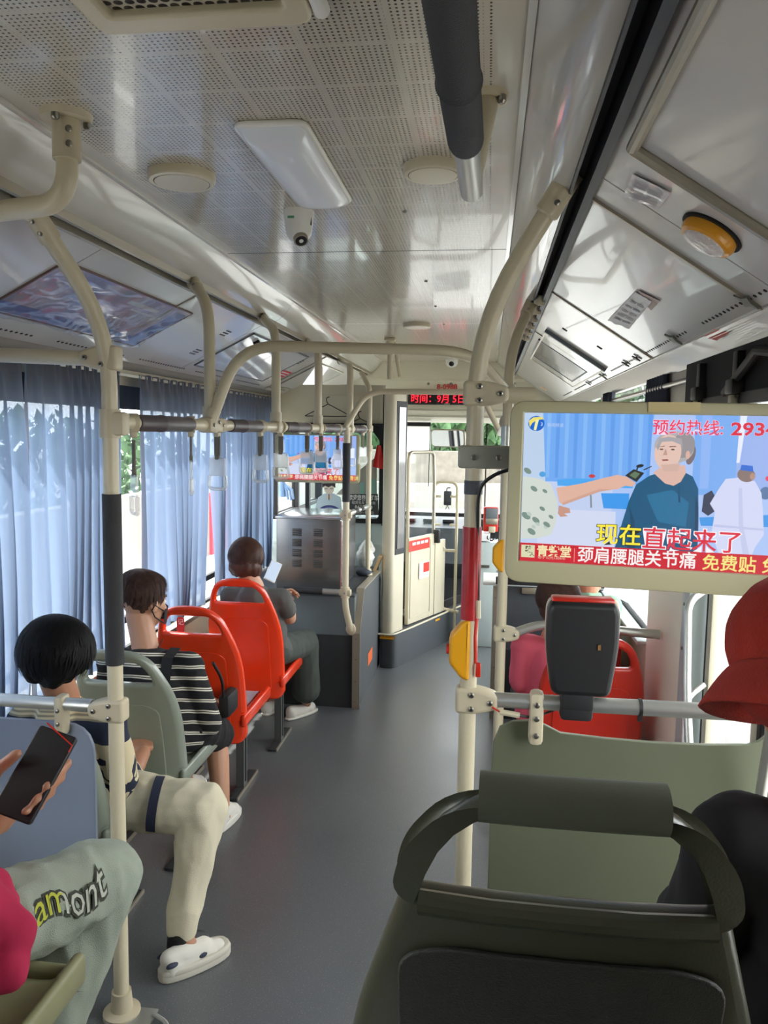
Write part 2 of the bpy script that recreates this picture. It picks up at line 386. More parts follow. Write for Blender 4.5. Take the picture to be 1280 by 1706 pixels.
# driver side wall ahead of the cab partition
b = MB(); b.mat(M['bluewhite']).box((XL - .02, 6.32, .48), (.04, 1.65, .96)); b.box((XL - .015, 6.45, 1.35), (.05, .34, .9), bev=.006)
b.mat(M['black']).box((XL, 6.25, 1.35), (.05, .03, .9)); b.box((XL, 5.6, 1.35), (.05, .03, .9)); b.box((XL, 6.66, 1.35), (.05, .03, .9)); b.box((XL, 6.3, .97), (.04, 1.5, .03)); struct(b, 'wall_left')
for i, (y0, y1) in enumerate(WINL + [(5.6, 6.24), (6.66, 7.1)]):
    b = MB(); z0, z1 = (.625, 1.70) if i < 5 else (.98, 1.8)
    b.mat(M['clear']).box((XL - .02, (y0 + y1) / 2, (z0 + z1) / 2), (.004, y1 - y0, z1 - z0))
    b.mat(M['rubber'])
    for (yc, zc, dy, dz) in ((y0, (z0 + z1) / 2, .02, z1 - z0), (y1, (z0 + z1) / 2, .02, z1 - z0), ((y0 + y1) / 2, z0, y1 - y0, .022), ((y0 + y1) / 2, z1, y1 - y0, .02)): b.box((XL - .02, yc, zc), (.02, dy, dz))
    if i < 5:
        b.box((XL - .02, (y0 + y1) / 2, .76), (.02, y1 - y0, .03))
    struct(b, 'window_%d' % (i + 1))
# right wall: header, lower wall, posts, big beige pillar, rear door opening 1.55..2.55
b = MB(); b.mat(M['beige']).box((XR + .02, (YB + YF) / 2, 1.93), (.04, YF - YB, .14))
for y0, y1 in ((YB, 1.45), (3.28, 5.05)): b.box((XR + .02, (y0 + y1) / 2, .37), (.04, y1 - y0, .74))
b.mat(M['bluewhite']).box((XR - .015, 4.15, .745), (.10, 1.72, .02), bev=.005)
b.mat(pbr('pale_beige_pillar', (244, 238, 218), .4))
b.box((XR + .0, 2.98, .93), (.06, .62, 1.86), bev=.01); b.mat(M['bluewhite']).box((XR - .0, 2.66, .93), (.075, .09, 1.86), bev=.006)
b.mat(M['beige'])
for y in (-2.5, -.9, .6, 1.42, 5.0): b.box((XR + .01, y, 1.28), (.05, .1, 1.2), bev=.008)
bolts(b.mat(M['bolt']), [(XR - .04, 2.66, .9), (XR - .04, 2.66, 1.05), (XR - .04, 2.66, 1.2)], (-1, 0, 0))
struct(b, 'wall_right')
b = MB(); b.mat(M['beige']).box((XR + .02, (YB + .58) / 2, 1.3), (.04, .58 - YB, 1.13)); struct(b, 'wall_right')  # unseen solid wall in place of rear windows, added to dim the foreground
for i, (y0, y1) in enumerate([(.65, 1.37), (3.3, 4.95)]):
    b = MB(); b.mat(M['clear']).box((XR + .02, (y0 + y1) / 2, 1.3), (.004, y1 - y0, 1.12)); b.mat(M['rubber'])
    for (yc, zc, dy, dz) in ((y0, 1.3, .03, 1.12), (y1, 1.3, .03, 1.12), ((y0 + y1) / 2, .75, y1 - y0, .03), ((y0 + y1) / 2, 1.86, y1 - y0, .03)): b.box((XR + .01, yc, zc), (.03, dy, dz), bev=.008)
    struct(b, 'window_%d' % (i + 8))
# rear (middle) door: two glazed leaves with dark rubber edges, in the right wall
for k, (y0, y1) in enumerate(((1.5, 2.05), (2.06, 2.6))):
    b = MB(); b.mat(M['clear']).box((XR + .03, (y0 + y1) / 2, .95), (.006, y1 - y0 - .12, 1.55)); b.mat(M['beige'])
    b.box((XR + .03, y0 + .045, .93), (.035, .045, 1.85), bev=.006); b.box((XR + .03, y1 - .045, .93), (.035, .045, 1.85), bev=.006)
    b.box((XR + .03, (y0 + y1) / 2, .1), (.035, y1 - y0 - .02, .2)); b.box((XR + .03, (y0 + y1) / 2, 1.8), (.035, y1 - y0 - .02, .12))
    b.mat(M['rubber']).box((XR + .03, y0 + .012, .93), (.03, .022, 1.85)); b.box((XR + .03, y1 - .012, .93), (.03, .022, 1.85))
    d = struct(b, 'door_%d' % (k + 1))
    h = MB(); h.mat(M['steeltube'])
    if k: pts = [(XR - .01, 2.50, 1.14), (XR - .08, 2.46, 1.10), (XR - .09, 2.38, .85), (XR - .09, 2.28, .6), (XR - .06, 2.25, .32), (XR, 2.22, .28)]
    else: pts = [(XR, 1.62, 1.3), (XR - .08, 1.66, 1.25), (XR - .08, 1.78, .7), (XR - .01, 1.8, .6)]
    h.tube(pts, .0125, 12, .04); h.build('door_handle', parent=d, label='curved aluminium door handle')
    if k:
        h = MB(); h.mat(M['steeltube']).tube([(XR, 2.53, .82), (XR - .06, 2.5, .78), (XR - .07, 2.45, .6), (XR - .05, 2.4, .3), (XR, 2.38, .25)], .01, 12, .04); h.build('door_handle', parent=d, label='curved aluminium door handle')
# unseen rear wall, left windowless to darken the foreground; raised rear platform
b = MB(); b.mat(M['carpet']).box((-.43, YB - .02, 1.1), (2.3, .04, 2.2)); struct(b, 'wall_back')
b = MB(); b.mat(M['carpet']).box((-1.26, (YB + 1.55) / 2, .15), (.60, 1.55 - YB, .3)); b.box((.42, (YB + 1.25) / 2, .15), (.56, 1.25 - YB, .3)); b.box((-.41, (YB - .6) / 2, .15), (1.1, -.6 - YB, .3)); struct(b, 'floor_platform')
# outer roof shell so that no light leaks
b = MB(); b.mat(M['beige']).box((-.43, (YB + YF) / 2, 2.42), (2.5, YF - YB + .2, .03)); b.box((XL - .07, (YB + YF) / 2, 2.2), (.03, YF - YB + .2, .46)); b.box((XR + .07, (YB + YF) / 2, 2.2), (.03, YF - YB + .2, .46)); b.box((-.43, YB - .06, 2.2), (2.5, .03, .5)); struct(b, 'ceiling_outer')

# ------------------------------------------------------------ front: header, windshield, dash
b = MB(); b.mat(M['beige'])
sec = [(6.6, 2.2), (6.62, 2.06), (6.66, 2.04), (6.68, 1.99), (6.70, 1.93), (6.70, 1.82), (6.72, 1.80), (6.80, 1.745), (7.0, 1.70), (7.15, 1.70), (7.15, 2.4), (6.6, 2.4)]
b.prism([(XL, y, z) for y, z in sec], (XR - XL, 0, 0)); b.mat(M['alu'])
b.box((-.43, 6.64, 2.055), (1.9, .01, .006)); b.box((-.43, 6.71, 1.80), (2.2, .01, .004)); b.box((-.43, 6.79, 1.745), (2.2, .01, .004))
b.mat(M['bolt'])
for x in (-.52, -.33, -.1, .2): b.box((x, 6.665, 2.02), (.02, .006, .02), rot=(0, PI / 4, 0))
struct(b, 'wall_front')
b = MB(); b.mat(M['clear']).box((-.43, 7.12, 1.28), (2.2, .005, .88)); b.mat(M['rubber']).box((-.43, 7.1, .865), (2.26, .05, .04)); b.box((-1.55, 7.1, 1.3), (.05, .05, .9)); b.box((.69, 7.1, 1.3), (.05, .05, .9)); b.box((-.02, 7.13, 1.28), (.012, .01, .88)); struct(b, 'window_12')
b = MB(); b.mat(M['carpet']).box((-.43, 7.05, .42), (2.26, .12, .84)); struct(b, 'wall_front')
t = empty('dashboard', (-.8, 6.95, 0), 'dark dashboard running below the windshield', 'dashboard')
b = MB(); b.mat(M['dgrey']).prism([(XL + .02, 7.0, .86), (XL + .02, 6.62, .80), (XL + .02, 6.6, .5), (XL + .02, 7.0, .3)], (1.46, 0, 0)); b.build('body', parent=t)
for i in range(7): b = MB(); b.mat(M['black']).box((-1.35 + i * .17, 6.8, .845), (.1, .09, .03), bev=.008); b.build('switch_panel', parent=t)
# front door on the right (open bright glass) and right front side
for k, (y0, y1) in enumerate(((5.1, 5.75), (5.77, 6.45))):
    b = MB(); b.mat(M['clear']).box((XR + .02, (y0 + y1) / 2, 1.0), (.006, y1 - y0 - .1, 1.6)); b.mat(M['bluewhite'])
    b.box((XR + .02, y0 + .03, .93), (.04, .05, 1.86), bev=.006); b.box((XR + .02, y1 - .03, .93), (.04, .05, 1.86), bev=.006); b.box((XR + .02, (y0 + y1) / 2, .1), (.04, y1 - y0, .2)); struct(b, 'door_%d' % (k + 3))
b = MB(); b.mat(M['bluewhite']).box((XR + .02, 6.82, .93), (.04, .7, 1.86)); struct(b, 'wall_right')

# ------------------------------------------------------------ driver's cab
CP, CN = V((-.60, 5.33, 0)), V((.87, -.40, 0)).cross(V((0, 0, 1)))
cdir = V((.40, .87, 0)).normalized(); CN = V((cdir.y, -cdir.x, 0))
def CC(u, v, off=0): return PP(u, v, CP + CN * off, CN)
t = empty('driver_cab', (-.9, 5.6, 0), 'cream driver cab enclosure with glazed rear partition and side door', 'driver cab')
b = MB(); b.mat(M['bluewhite']).box((-1.14, 5.5, .5), (.82, .03, .92)); b.box((-1.14, 5.48, .80), (.80, .012, .02)); b.build('rear_panel', parent=t)
b = MB(); b.mat(M['black'])
gx0, gx1, gz0, gz1 = -1.30, -.715, .955, 1.665
lp = plate([fillet2([(gx0, gz0), (gx1, gz0), (gx1, gz1), (gx0, gz1)], .02), fillet2([(gx0 + .03, gz0 + .035), (gx1 - .05, gz0 + .035), (gx1 - .05, gz1 - .12), (gx1 - .10, gz1 - .055), (gx0 + .03, gz1 - .055)], [.02, .03, .02, .02, .02])], .03, .003)
b.addmesh(lp, Matrix.Translation((0, 5.49, 0)) @ XZ); b.box((-.712, 5.455, 1.42), (.05, .03, .95)); fr = b.build('window_frame', parent=t)
b = MB(); b.mat(M['tint']).box(((gx0 + gx1) / 2, 5.495, 1.3), (.56, .004, .66)); b.build('pane', parent=fr)
b = MB(); b.mat(M['beige']).box((-1.14, 5.52, 1.80), (.82, .02, .27)); lp = plate([fillet2([(-1.2, 1.69), (-.76, 1.69), (-.76, 1.86), (-1.2, 1.86)], .02)], .01, .002); b.addmesh(lp, Matrix.Translation((0, 5.505, 0)) @ XZ); b.build('upper_panel', parent=t)
# corner column with rounded section
col = fillet2([(-.70, 5.20), (-.625, 5.18), (-.555, 5.34), (-.60, 5.42), (-.70, 5.42)], [.02, .05, .04, .02, .02], 6)
b = MB(); b.mat(M['beige']).prism([(x, y, .235) for x, y in col], (0, 0, 1.655)); cl = b.build('column', parent=t)
def cabq(mb, u0, v0, u1, v1, th=.012, off=0):  # rectangle on the slanting cab side, vertical sides
    a = CC(u0, v0, off); c = CC(u1, v1, off); z0, z1 = min(a.z, c.z), max(a.z, c.z)
    mb.prism([(a.x, a.y, z0), (c.x, c.y, z0), (c.x, c.y, z1), (a.x, a.y, z1)], CN * th); return a, c
fp, fn_ = V((-.627, 5.18, 0)), V((.16, -.07, 0)).normalized(); fp = fp + fn_ * .001; b = MB()
for (u0, v0, u1, v1, o_, m_) in ((662, 668, 674, 921, 0, M['black']), (664.5, 678, 671.5, 912, .004, pbr('narrow_glass', (120, 118, 116), .05, .2))):
    a, c = PP(u0, v0, fp, fn_), PP(u1, v1, fp, fn_); b.mat(m_).prism([V((a.x, a.y, c.z)) + fn_ * o_, V((c.x, c.y, c.z)) + fn_ * o_, V((c.x, c.y, a.z)) + fn_ * o_, V((a.x, a.y, a.z)) + fn_ * o_], fn_ * .004)
b.build('narrow_window', parent=cl, label='tall narrow glazed slot')
# dark base skirting
def line_c(s, off=0): p = CP + cdir * s + CN * off; return p
b = MB(); b.mat(M['dgrey'])
base = [(-.70, 5.17), (-.60, 5.15), (-.52, 5.33)] + [tuple(line_c(1.05, .02))[:2]] + [(-.25, 6.35), (-.70, 5.45)]
b.prism([(x, y, 0) for x, y in fillet2(base, [.02, .06, .04, .01, .01, .01], 6)], (0, 0, .235)); bs = b.build('skirting', parent=t, label='dark grey skirting')
b = MB(); b.mat(M['beige']).tube([(-.745, 5.165, .236), (-.61, 5.15, .236), (-.535, 5.31, .236), tuple(line_c(1.0, .03)[:2]) + (.236,)], .007, 8, .05); b.build('edge_strip', parent=t)
b = MB(); b.mat(M['yellow'])
for i in range(12):
    p = V((-.70 + i * .0095, 5.158 - .0005 * i, .216)); b.prism([p, p + V((.008, 0, 0)), p + V((.004, 0, .014))], (0, -.002, 0))
b.prism([(-.70, 5.158, .214), (-.60, 5.146, .214), (-.60, 5.146, .206), (-.70, 5.158, .206)], (0, -.004, 0))
b.build('warning_tape', parent=t, label='yellow hazard tape at the corner'); b = MB(); b.mat(M['yellow']); q = line_c(.32, .048); b.prism([q + V((0, 0, .2)), q + cdir * .22 + V((0, 0, .2)), q + cdir * .22 + V((0, 0, .215)), q + V((0, 0, .215))], CN * .002); b.build('warning_tape', parent=t, label='yellow hazard tape')
# side door: lower panel, glass in rounded frame
dl, dr = CC(679, 900), CC(722, 900)
s0 = (dl - CP).dot(cdir); s1 = (dr - CP).dot(cdir)
def cab_plate(mb, loops, th, off, bev=0): mb.addmesh(plate(loops, th, bev), frame(CP + CN * off, cdir, (0, 0, 1)))
ztop = CC(679, 754).z; zmid = .86
b = MB(); b.mat(M['beige']); cab_plate(b, [[(s0, .24), (s1, .24), (s1, zmid), (s0, zmid)]], .03, 0, .004)
cab_plate(b, [[(s0 + .02, .28), (s1 - .07, .28), (s1 - .07, zmid - .03), (s0 + .02, zmid - .03)], [(s0 + .024, .284), (s1 - .074, .284), (s1 - .074, zmid - .034), (s0 + .024, zmid - .034)]], .004, .018)
dr_ = b.build('door', parent=t, label='cream side door with a glazed upper half')
b = MB(); b.mat(M['alu'])
pts = [CP + cdir * s0 + V((0, 0, zmid)), CP + cdir * s0 + V((0, 0, ztop)), CP + cdir * (s0 + .36) + V((0, 0, ztop)), CP + cdir * s1 + V((0, 0, 1.22)), CP + cdir * s1 + V((0, 0, zmid - .1))]
b.tube(pts, .013, 10, .05); b.build('door_frame', parent=dr_)
b = MB(); b.mat(M['clear']).prism([p for p in pts], CN * .004); b.build('pane', parent=dr_)
b = MB(); b.mat(M['black']).box(CP + cdir * (s1 + .0) + V((0, 0, .84)) + CN * .03, (.03, .05, .10), rot=(0, 0, 1.1), bev=.006); b.build('lock', parent=dr_)
b = MB(); b.mat(pbr('red_notice', (196, 58, 48), .4)); 
def cabsheet(mb, u0, v0, u1, v1, off): a = CC(u0, v0, off); c = CC(u1, v1, off); mb.poly([(a.x, a.y, c.z), (c.x, c.y, c.z), (c.x, c.y, a.z), (a.x, a.y, a.z)]); return a, c
a, c = cabsheet(b, 682, 902, 716, 912, .022); b.mat(M['paper'])
for i in range(4): p = a.lerp(c, .15 + .2 * i); b.poly([V((p.x, p.y, a.z - .015)) + CN * .002, V((p.x, p.y, a.z - .035)) + CN * .002, V((p.x, p.y, a.z - .035)) + CN * .002 + cdir * .045, V((p.x, p.y, a.z - .015)) + CN * .002 + cdir * .045])
b.build('warning_notice', parent=dr_, label='red warning notice', recalc=False)
b = MB(); b.mat(M['paper']); a, c = cabsheet(b, 699, 938, 715, 960, .023); b.mat(pbr('red_print', (222, 60, 50), .4)); cabsheet(b, 706, 938, 715, 951, .025); b.build('notice', parent=dr_, label='white and red notice', recalc=False)
b = MB(); b.mat(M['beige']); cab_plate(b, [[(s1 + .01, .24), (s1 + .17, .24), (s1 + .17, .80), (s1 + .01, .80)]], .03, 0, .004); b.build('side_panel', parent=t)
b = MB(); b.mat(M['hole']).prism([line_c(s0 - .02, -.02) + V((0, 0, .24)), line_c(1.04, -.02) + V((0, 0, .24)), line_c(1.04, -.02) + V((0, 0, .3)), line_c(s0 - .02, -.02) + V((0, 0, .3))], -CN * .02); b.build('threshold', parent=t)
# writing on the partition glass
def ptext(s, u, v, y, size, mat, parent, name='lettering', **kw):
    p = PY(u, v, y); b = MB(); b.mat(mat).addmesh(textmesh(s, size, **kw), frame(p, (1, 0, 0), (0, 0, 1))); return b.build(name, parent=parent, smooth=0, recalc=False)
st = empty('window_sticker', (-.95, 5.47, .97), 'window sticker of a uniformed driver at a wheel beside a black banner', 'sticker')
pale = pbr('sticker_pale_uniform', (190, 208, 214), .5); navy = pbr('sticker_navy', (72, 76, 128), .5); hairb = pbr('sticker_brown', (58, 48, 50), .5); face = pbr('sticker_face', (222, 208, 190), .5); blk = pbr('sticker_charcoal', (62, 66, 64), .5); tan = pbr('sticker_sand', (170, 168, 156), .5); mint = pbr('sticker_mint', (140, 186, 172), .5)
def flat(mb, mat, pts, y): mb.mat(mat).poly([PY(u, v, y) for u, v in pts])
b = MB()
flat(b, tan, [(585, 800), (598, 785), (598, 825), (560, 824), (572, 812)], 5.468); flat(b, tan, [(597, 785), (628, 760), (628, 823), (597, 825)], 5.468)
flat(b, mint, [(600, 805), (607, 803), (607, 824), (600, 824)], 5.466); flat(b, mint, [(618, 800), (626, 798), (626, 824), (618, 824)], 5.466)
flat(b, pale, [(526, 868), (526, 845), (530, 829), (541, 822), (556, 822), (568, 829), (572, 868)], 5.466)
b.build('background', parent=st, smooth=0, recalc=False)
b = MB(); flat(b, face, [(543, 828), (547, 824), (541, 819), (539, 809), (557, 809), (556, 819), (551, 824), (554, 828), (548, 833)], 5.464); flat(b, hairb, [(537, 813), (537, 805), (559, 805), (559, 813), (553, 809), (547, 812), (542, 809)], 5.462); flat(b, hairb, [(541, 814), (546, 814), (546, 815), (541, 815)], 5.461); flat(b, hairb, [(550, 814), (555, 814), (555, 815), (550, 815)], 5.461)
b.mat(navy); c0 = PY(549, 852, 5.462)
b.addmesh(plate([[(.078 * math.cos(a), .045 * math.sin(a)) for a in [2 * PI * i / 32 for i in range(32)]], [(.058 * math.cos(a), .030 * math.sin(a) - .002) for a in [2 * PI * i / 32 for i in range(32)]]], .001), Matrix.Translation(c0) @ XZ)
flat(b, navy, [(537, 850), (561, 850), (555, 856), (551, 860), (547, 860), (543, 856)], 5.461); flat(b, hairb, [(547.5, 823), (549, 823), (549, 833), (547.5, 833)], 5.461)
b.build('driver_figure', parent=st, smooth=0, recalc=False)
b = MB(); flat(b, blk, [(580, 823), (630, 823), (631, 858), (580, 858)], 5.464); bn = b.build('banner', parent=st, smooth=0, recalc=False)
wt = pbr('sticker_white', (235, 235, 228), .5)
ptext('欢迎您乘坐班车', 606, 830, 5.461, .042, wt, bn, sx=.72, bold=.001); ptext('88888', 606, 830, 5.461, .001, wt, bn) if False else None
ptext('租赁包车 请电询', 606, 838, 5.461, .026, wt, bn, sx=.9); ptext('869  689', 606, 846, 5.461, .04, wt, bn, sx=.9, bold=.001); ptext('(7:00—17:00)', 606, 854, 5.461, .028, wt, bn, sx=.95)
# red ribbon, glove hanging at the cab window
b = MB(); q = PY(632, 742, 5.42); b.mat(pbr('red_cloth', (214, 44, 40), .6)).grid(lambda s, t: q + V(((s - .5) * (.03 + .06 * t), .012 * math.sin(s * 9), -t * .15 - .02 * s * t)), 8, 8)
tag(b.build('cloth_ribbon'), 'red cloth hanging at the top right of the cab window', 'cloth')
b = MB(); q = PY(470, 800, 5.9); gm = pbr('pale_blue_glove', (120, 150, 190), .6); b.mat(gm).tube([q, q + V((0, 0, -.06)), q + V((.005, 0, -.13))], [.022, .026, .03], 10)
for k, (dx, dz) in enumerate(((.02, -.05), (.045, -.055), (.065, -.045))): b.tube([q + V((.01, 0, -.02)), q + V((.02 + dx, -.01, -.03 + dz)), q + V((.03 + dx, -.01, -.1 + dz))], .009, 8)
tag(b.build('glove'), 'pale blue glove hanging by the driver side window', 'glove')
for u, v, sc_ in ((560, 690, 1), (600, 702, .8)):
    q = PY(u - 13 if sc_ == 1 else u, v - (18 if sc_ == 1 else 6), 5.45); b = MB(); b.mat(M['hole'])
    b.tube([q + V((.01, 0, .045)), q + V((-.012, 0, .04)), q + V((-.012, 0, .015)), q + V((0, 0, -.005)), q + V((-.17 * sc_, 0, -.09 * sc_)), q + V((.17 * sc_, 0, -.09 * sc_)), q + V((0, 0, -.005))], .003, 8, .01)
    tag(b.build('coat_hanger'), 'wire coat hanger %s above the cab partition' % ('hooked on the left,' if sc_ == 1 else 'smaller, hooked to the right,'), 'hanger', 'hangers above the cab')
# ------------------------------------------------------------ LED sign, number, windshield blind, mirror
t = empty('led_sign', PY(730, 666, 6.64), 'black display sign with red glowing date characters on the front header', 'sign')
a, c = PY(680, 657, 6.64), PY(800, 675, 6.64)
b = MB(); b.mat(M['black']).box(((a.x + c.x) / 2, 6.67, (a.z + c.z) / 2), (c.x - a.x, .06, a.z - c.z), bev=.004); b.build('housing', parent=t)
ledm = emis('red_led', (255, 30, 50), .55)
p = PY(726, 665, 6.637); b = MB(); b.mat(ledm).addmesh(textmesh('时间：9月 5日', .082, bold=.001, sx=.90), frame((p.x + .02, 6.637, p.z), (1, 0, 0), (0, 0, 1))); b.build('led_characters', parent=t, smooth=0, recalc=False)
b = MB(); b.mat(pbr('faint_print', (150, 190, 190), .5)).addmesh(textmesh('8888', .02), frame(PY(745, 672.5, 6.636), (1, 0, 0), (0, 0, 1))) if False else b.mat(M['alu']).box(PY(745, 673, 6.637), (.05, .002, .008)); b.build('badge', parent=t)
b = MB(); b.mat(pbr('red_number', (188, 40, 40), .5)).addmesh(textmesh('8-0988', .062, bold=.0015), frame((PY(745, 645, 6.66).x, 6.664, PY(745, 645, 6.66).z), (1, 0, 0), (0, 0, 1)))
tag(b.build('fleet_number', smooth=0, recalc=False), 'red number 8-0988 printed on the header above the display sign', 'number')
def mk_blind():
    m, t, b = nt('translucent_white_blind'); tl = t.nodes.new('ShaderNodeBsdfTranslucent'); tl.inputs[0].default_value = (.85, .84, .8, 1); mx = t.nodes.new('ShaderNodeMixShader'); mx.inputs[0].default_value = .55
    b.inputs['Base Color'].default_value = (.8, .8, .78, 1); L(t, b.outputs[0], mx.inputs[1]); L(t, tl.outputs[0], mx.inputs[2]); L(t, mx.outputs[0], [n for n in t.nodes if n.type == 'OUTPUT_MATERIAL'][0].inputs[0]); return m
M['blind'] = mk_blind()
t = empty('sun_blind', PY(698, 703, 6.95), 'white roller blind pulled down over the windshield beside the cab', 'blind')
a, c = PY(640, 706, 6.95), PY(717, 753, 6.95)
b = MB(); b.mat(M['blind']).grid(lambda s, u: V((a.x + (c.x - a.x) * s, 6.95, a.z + (c.z - a.z) * u)), 4, 4); b.build('fabric', parent=t)
b = MB(); b.mat(M['hole']).cyl((a.x, 6.95, a.z), (c.x, 6.95, a.z), .018); b.build('roller', parent=t)
b = MB(); q = PY(717, 752, 6.95); b.mat(M['hole']).cyl(PY(717, 706, 6.94), PY(714, 810, 6.94), .004, seg=6); b.build('pull_cord', parent=t)
t = empty('rear_view_mirror', PY(760, 713, 6.75), 'rear view mirror hanging under the front header', 'mirror')
a, c = PY(738, 713, 6.75), PY(800, 743, 6.75)
lp = fillet2([(a.x, c.z), (c.x, c.z), (c.x, a.z), (a.x, a.z)], .035)
mrot = Matrix.Translation((a.x, 6.75, 0)) @ Matrix.Rotation(-.45, 4, 'Z') @ Matrix.Rotation(.12, 4, 'X') @ Matrix.Translation((-a.x, -6.75, 0)); b = MB(); b.mat(M['alu']).addmesh(plate([lp], .025, .006), mrot @ Matrix.Translation((0, 6.75, 0)) @ XZ); b.cyl((c.x - .1, 6.76, a.z), (c.x - .1, 6.9, 1.75), .01); b.build('shell', parent=t)
mm = pbr('mirror_silver', (225, 232, 240), .03, 1); ctr = V(((a.x + c.x) / 2, 0, (a.z + c.z) / 2))
b = MB(); b.mat(mm).addmesh(plate([[(ctr.x + (x - ctr.x) * .93, ctr.z + (z - ctr.z) * .87) for x, z in lp]], .003), mrot @ Matrix.Translation((0, 6.735, 0)) @ XZ); b.build('mirror_glass', parent=t)
# ------------------------------------------------------------ gate by the driver
t = empty('driver_gate', line_c(1.0), 'cream tubular gate with rounded top beside the driver cab door', 'gate')
yG = 5.95; b = MB(); b.mat(M['cream'])
gl, gr_, gt, gb = PY(724, 802, yG), PY(763, 802, yG), PY(740, 803, yG).z, PY(740, 917, yG).z
b.tube([(gl.x, yG, gb), (gl.x, yG, gt), (gr_.x, yG, gt), (gr_.x, yG, .05)], .0115, 12, .06); b.tube([(gl.x, yG, gb), (gr_.x, yG, gb)], .0115, 12)
b.tube([(gl.x, yG, gb), (gl.x - .0, yG - .03, gb - .03), (gl.x + .05, yG - .04, gb - .03), (gl.x + .09, yG - .04, gb + .03)], .014, 10, .02); b.build('gate_frame', parent=t)
for z in (PY(740, 827, yG).z, PY(740, 874, yG).z):
    for x, s in ((gl.x, 1), (gr_.x, -1)): b = MB(); b.mat(M['cream']).box((x + s * .03, yG, z), (.05, .016, .018), bev=.005); b.build('clip', parent=t)
b = MB(); b.mat(M['clear']).box(((gl.x + gr_.x) / 2, yG, (PY(0, 820, yG).z + gb) / 2 - .0), (gr_.x - gl.x - .07, .004, .40)); b.build('pane', parent=t)
b = MB(); q = PY(746, 830, 6.0); b.mat(M['dgrey']).box(q, (.06, .02, .11), bev=.008); b.mat(M['hole']).tube([q + V((-.01, 0, .05)), q + V((-.005, 0, .08)), q + V((.02, 0, .08))], .004, 6, .01); b.tube([q + V((0, 0, -.05)), q + V((-.015, 0, -.09))], .003, 6); b.tube([q + V((0, 0, -.05)), q + V((.015, 0, -.09))], .003, 6)
tag(b.build('hanging_pouch'), 'small dark pouch hanging behind the gate pane', 'pouch')
b = MB(); b.mat(M['cream']).cyl(PY(736, 1014, 5.95), PY(764, 1020, 5.95), .014); b.ell(PY(737, 1014, 5.94), (.02, .02, .02)); tag(b.build('gate_latch'), 'cream latch bar low beside the gate', 'latch')
# fare machine and console to the right of the gate
t = empty('fare_machine', (.05, 5.9, 0), 'red and grey card reader with keypad on a post beside the front door', 'fare machine')
a, c = PY(806, 845, 5.8), PY(830, 887, 5.8)
b = MB(); b.mat(pbr('red_reader_shell', (206, 56, 42), .4)).box(((a.x + c.x) / 2, 5.84, (a.z + c.z) / 2), (c.x - a.x, .06, a.z - c.z), bev=.012); hs = b.build('reader_housing', parent=t)
b = MB(); b.mat(M['mgrey']).box(((a.x + c.x) / 2 + .006, 5.805, a.z - .045), (.088, .01, .075), bev=.003); b.mat(M['alu']).box(((a.x + c.x) / 2 + .006, 5.805, a.z - .105), (.088, .01, .045), bev=.003); b.mat(M['bolt']).addmesh(textmesh('))((', .03), frame(((a.x + c.x) / 2, 5.798, a.z - .045), (1, 0, 0), (0, 0, 1))) if False else None; b.build('screen', parent=hs)
b = MB(); b.mat(M['clamp']).box(((a.x + c.x) / 2 + .01, 5.8, c.z + .02), (.05, .02, .045), bev=.006); b.build('ticket_slot', parent=hs)
b = MB(); b.mat(M['bluewhite']).box((.06, 5.93, .40), (.30, .22, .80), bev=.01); b.mat(M['bolt']).box((-.0, 5.81, .62), (.06, .01, .02)); b.build('fare_box', parent=t)
b = MB(); b.mat(M['hole'])
for k in range(4): b.tube([(.03 + .02 * k, 5.83, c.z), (.0 + .03 * k, 5.8, c.z - .05), (.05 - .01 * k, 5.83, .81)], .003, 6, .03)
b.mat(M['black']).cyl((.10, 5.85, .8), (.10, 5.85, .92), .012); b.build('cable', parent=t)
b = MB(); b.mat(M['paper']).box((-.03, 5.88, .84), (.12, .14, .06), bev=.004); tag(b.build('ticket_box'), 'white box on top of the fare machine', 'box')
# ------------------------------------------------------------ exterior
b = MB(); b.mat(pbr('pale_asphalt', (124, 124, 122), .9, var=.06, vscale=.6)).box((0, 10, -.75), (90, 120, .1)); struct(b, 'ground')
b = MB(); conc = pbr('pale_concrete', (132, 129, 121), .85, var=.08, vscale=1.5)
b.mat(conc).prism([(-5.2, -30, -.7), (-5.5, -30, -.3), (-5.55, -30, .55), (-5.8, -30, .55), (-5.85, -30, -.3), (-6.1, -30, -.7)], (0, 50, 0)); b.mat(pbr('road_line_white', (200, 200, 196), .8)).box((-3.9, -6, -.695), (.14, 50, .01)); b.box((-2.6, -6, -.695), (.12, 50, .01)); tag(b.build('concrete_barrier'), 'long pale concrete barrier beside the road outside the left windows', 'barrier')
leafm = pbr('green_leaves', (66, 96, 58), .8, var=.35, vscale=5); trunkm = pbr('bark', (92, 76, 60), .9, var=.2)
def foliage(name, c, r, n, size, seed, mat=leafm, parent=None, **kw):
    rnd = random.Random(seed); b = MB(); b.mat(mat)
    for i in range(n):
        a = V((rnd.gauss(0, 1), rnd.gauss(0, 1), rnd.gauss(0, 1))).normalized() * (rnd.random() ** .35)
        p = V(c) + V((a.x * r[0], a.y * r[1], a.z * r[2])); q = Euler((rnd.random() * 6, rnd.random() * 6, rnd.random() * 6)).to_matrix(); s = size * (.6 + rnd.random())
        b.poly([p + q @ V((-s, 0, 0)), p + q @ V((0, -s * .5, 0)), p + q @ V((s, 0, 0)), p + q @ V((0, s * .5, .0))])
    return b.build(name, parent=parent, smooth=0, recalc=False, **kw)
foliage('hedge', (-8.2, 6, .75), (1.3, 16, 1.3), 6000, .13, 3, kind='stuff', label='green hedge growing along the road beyond the barrier')
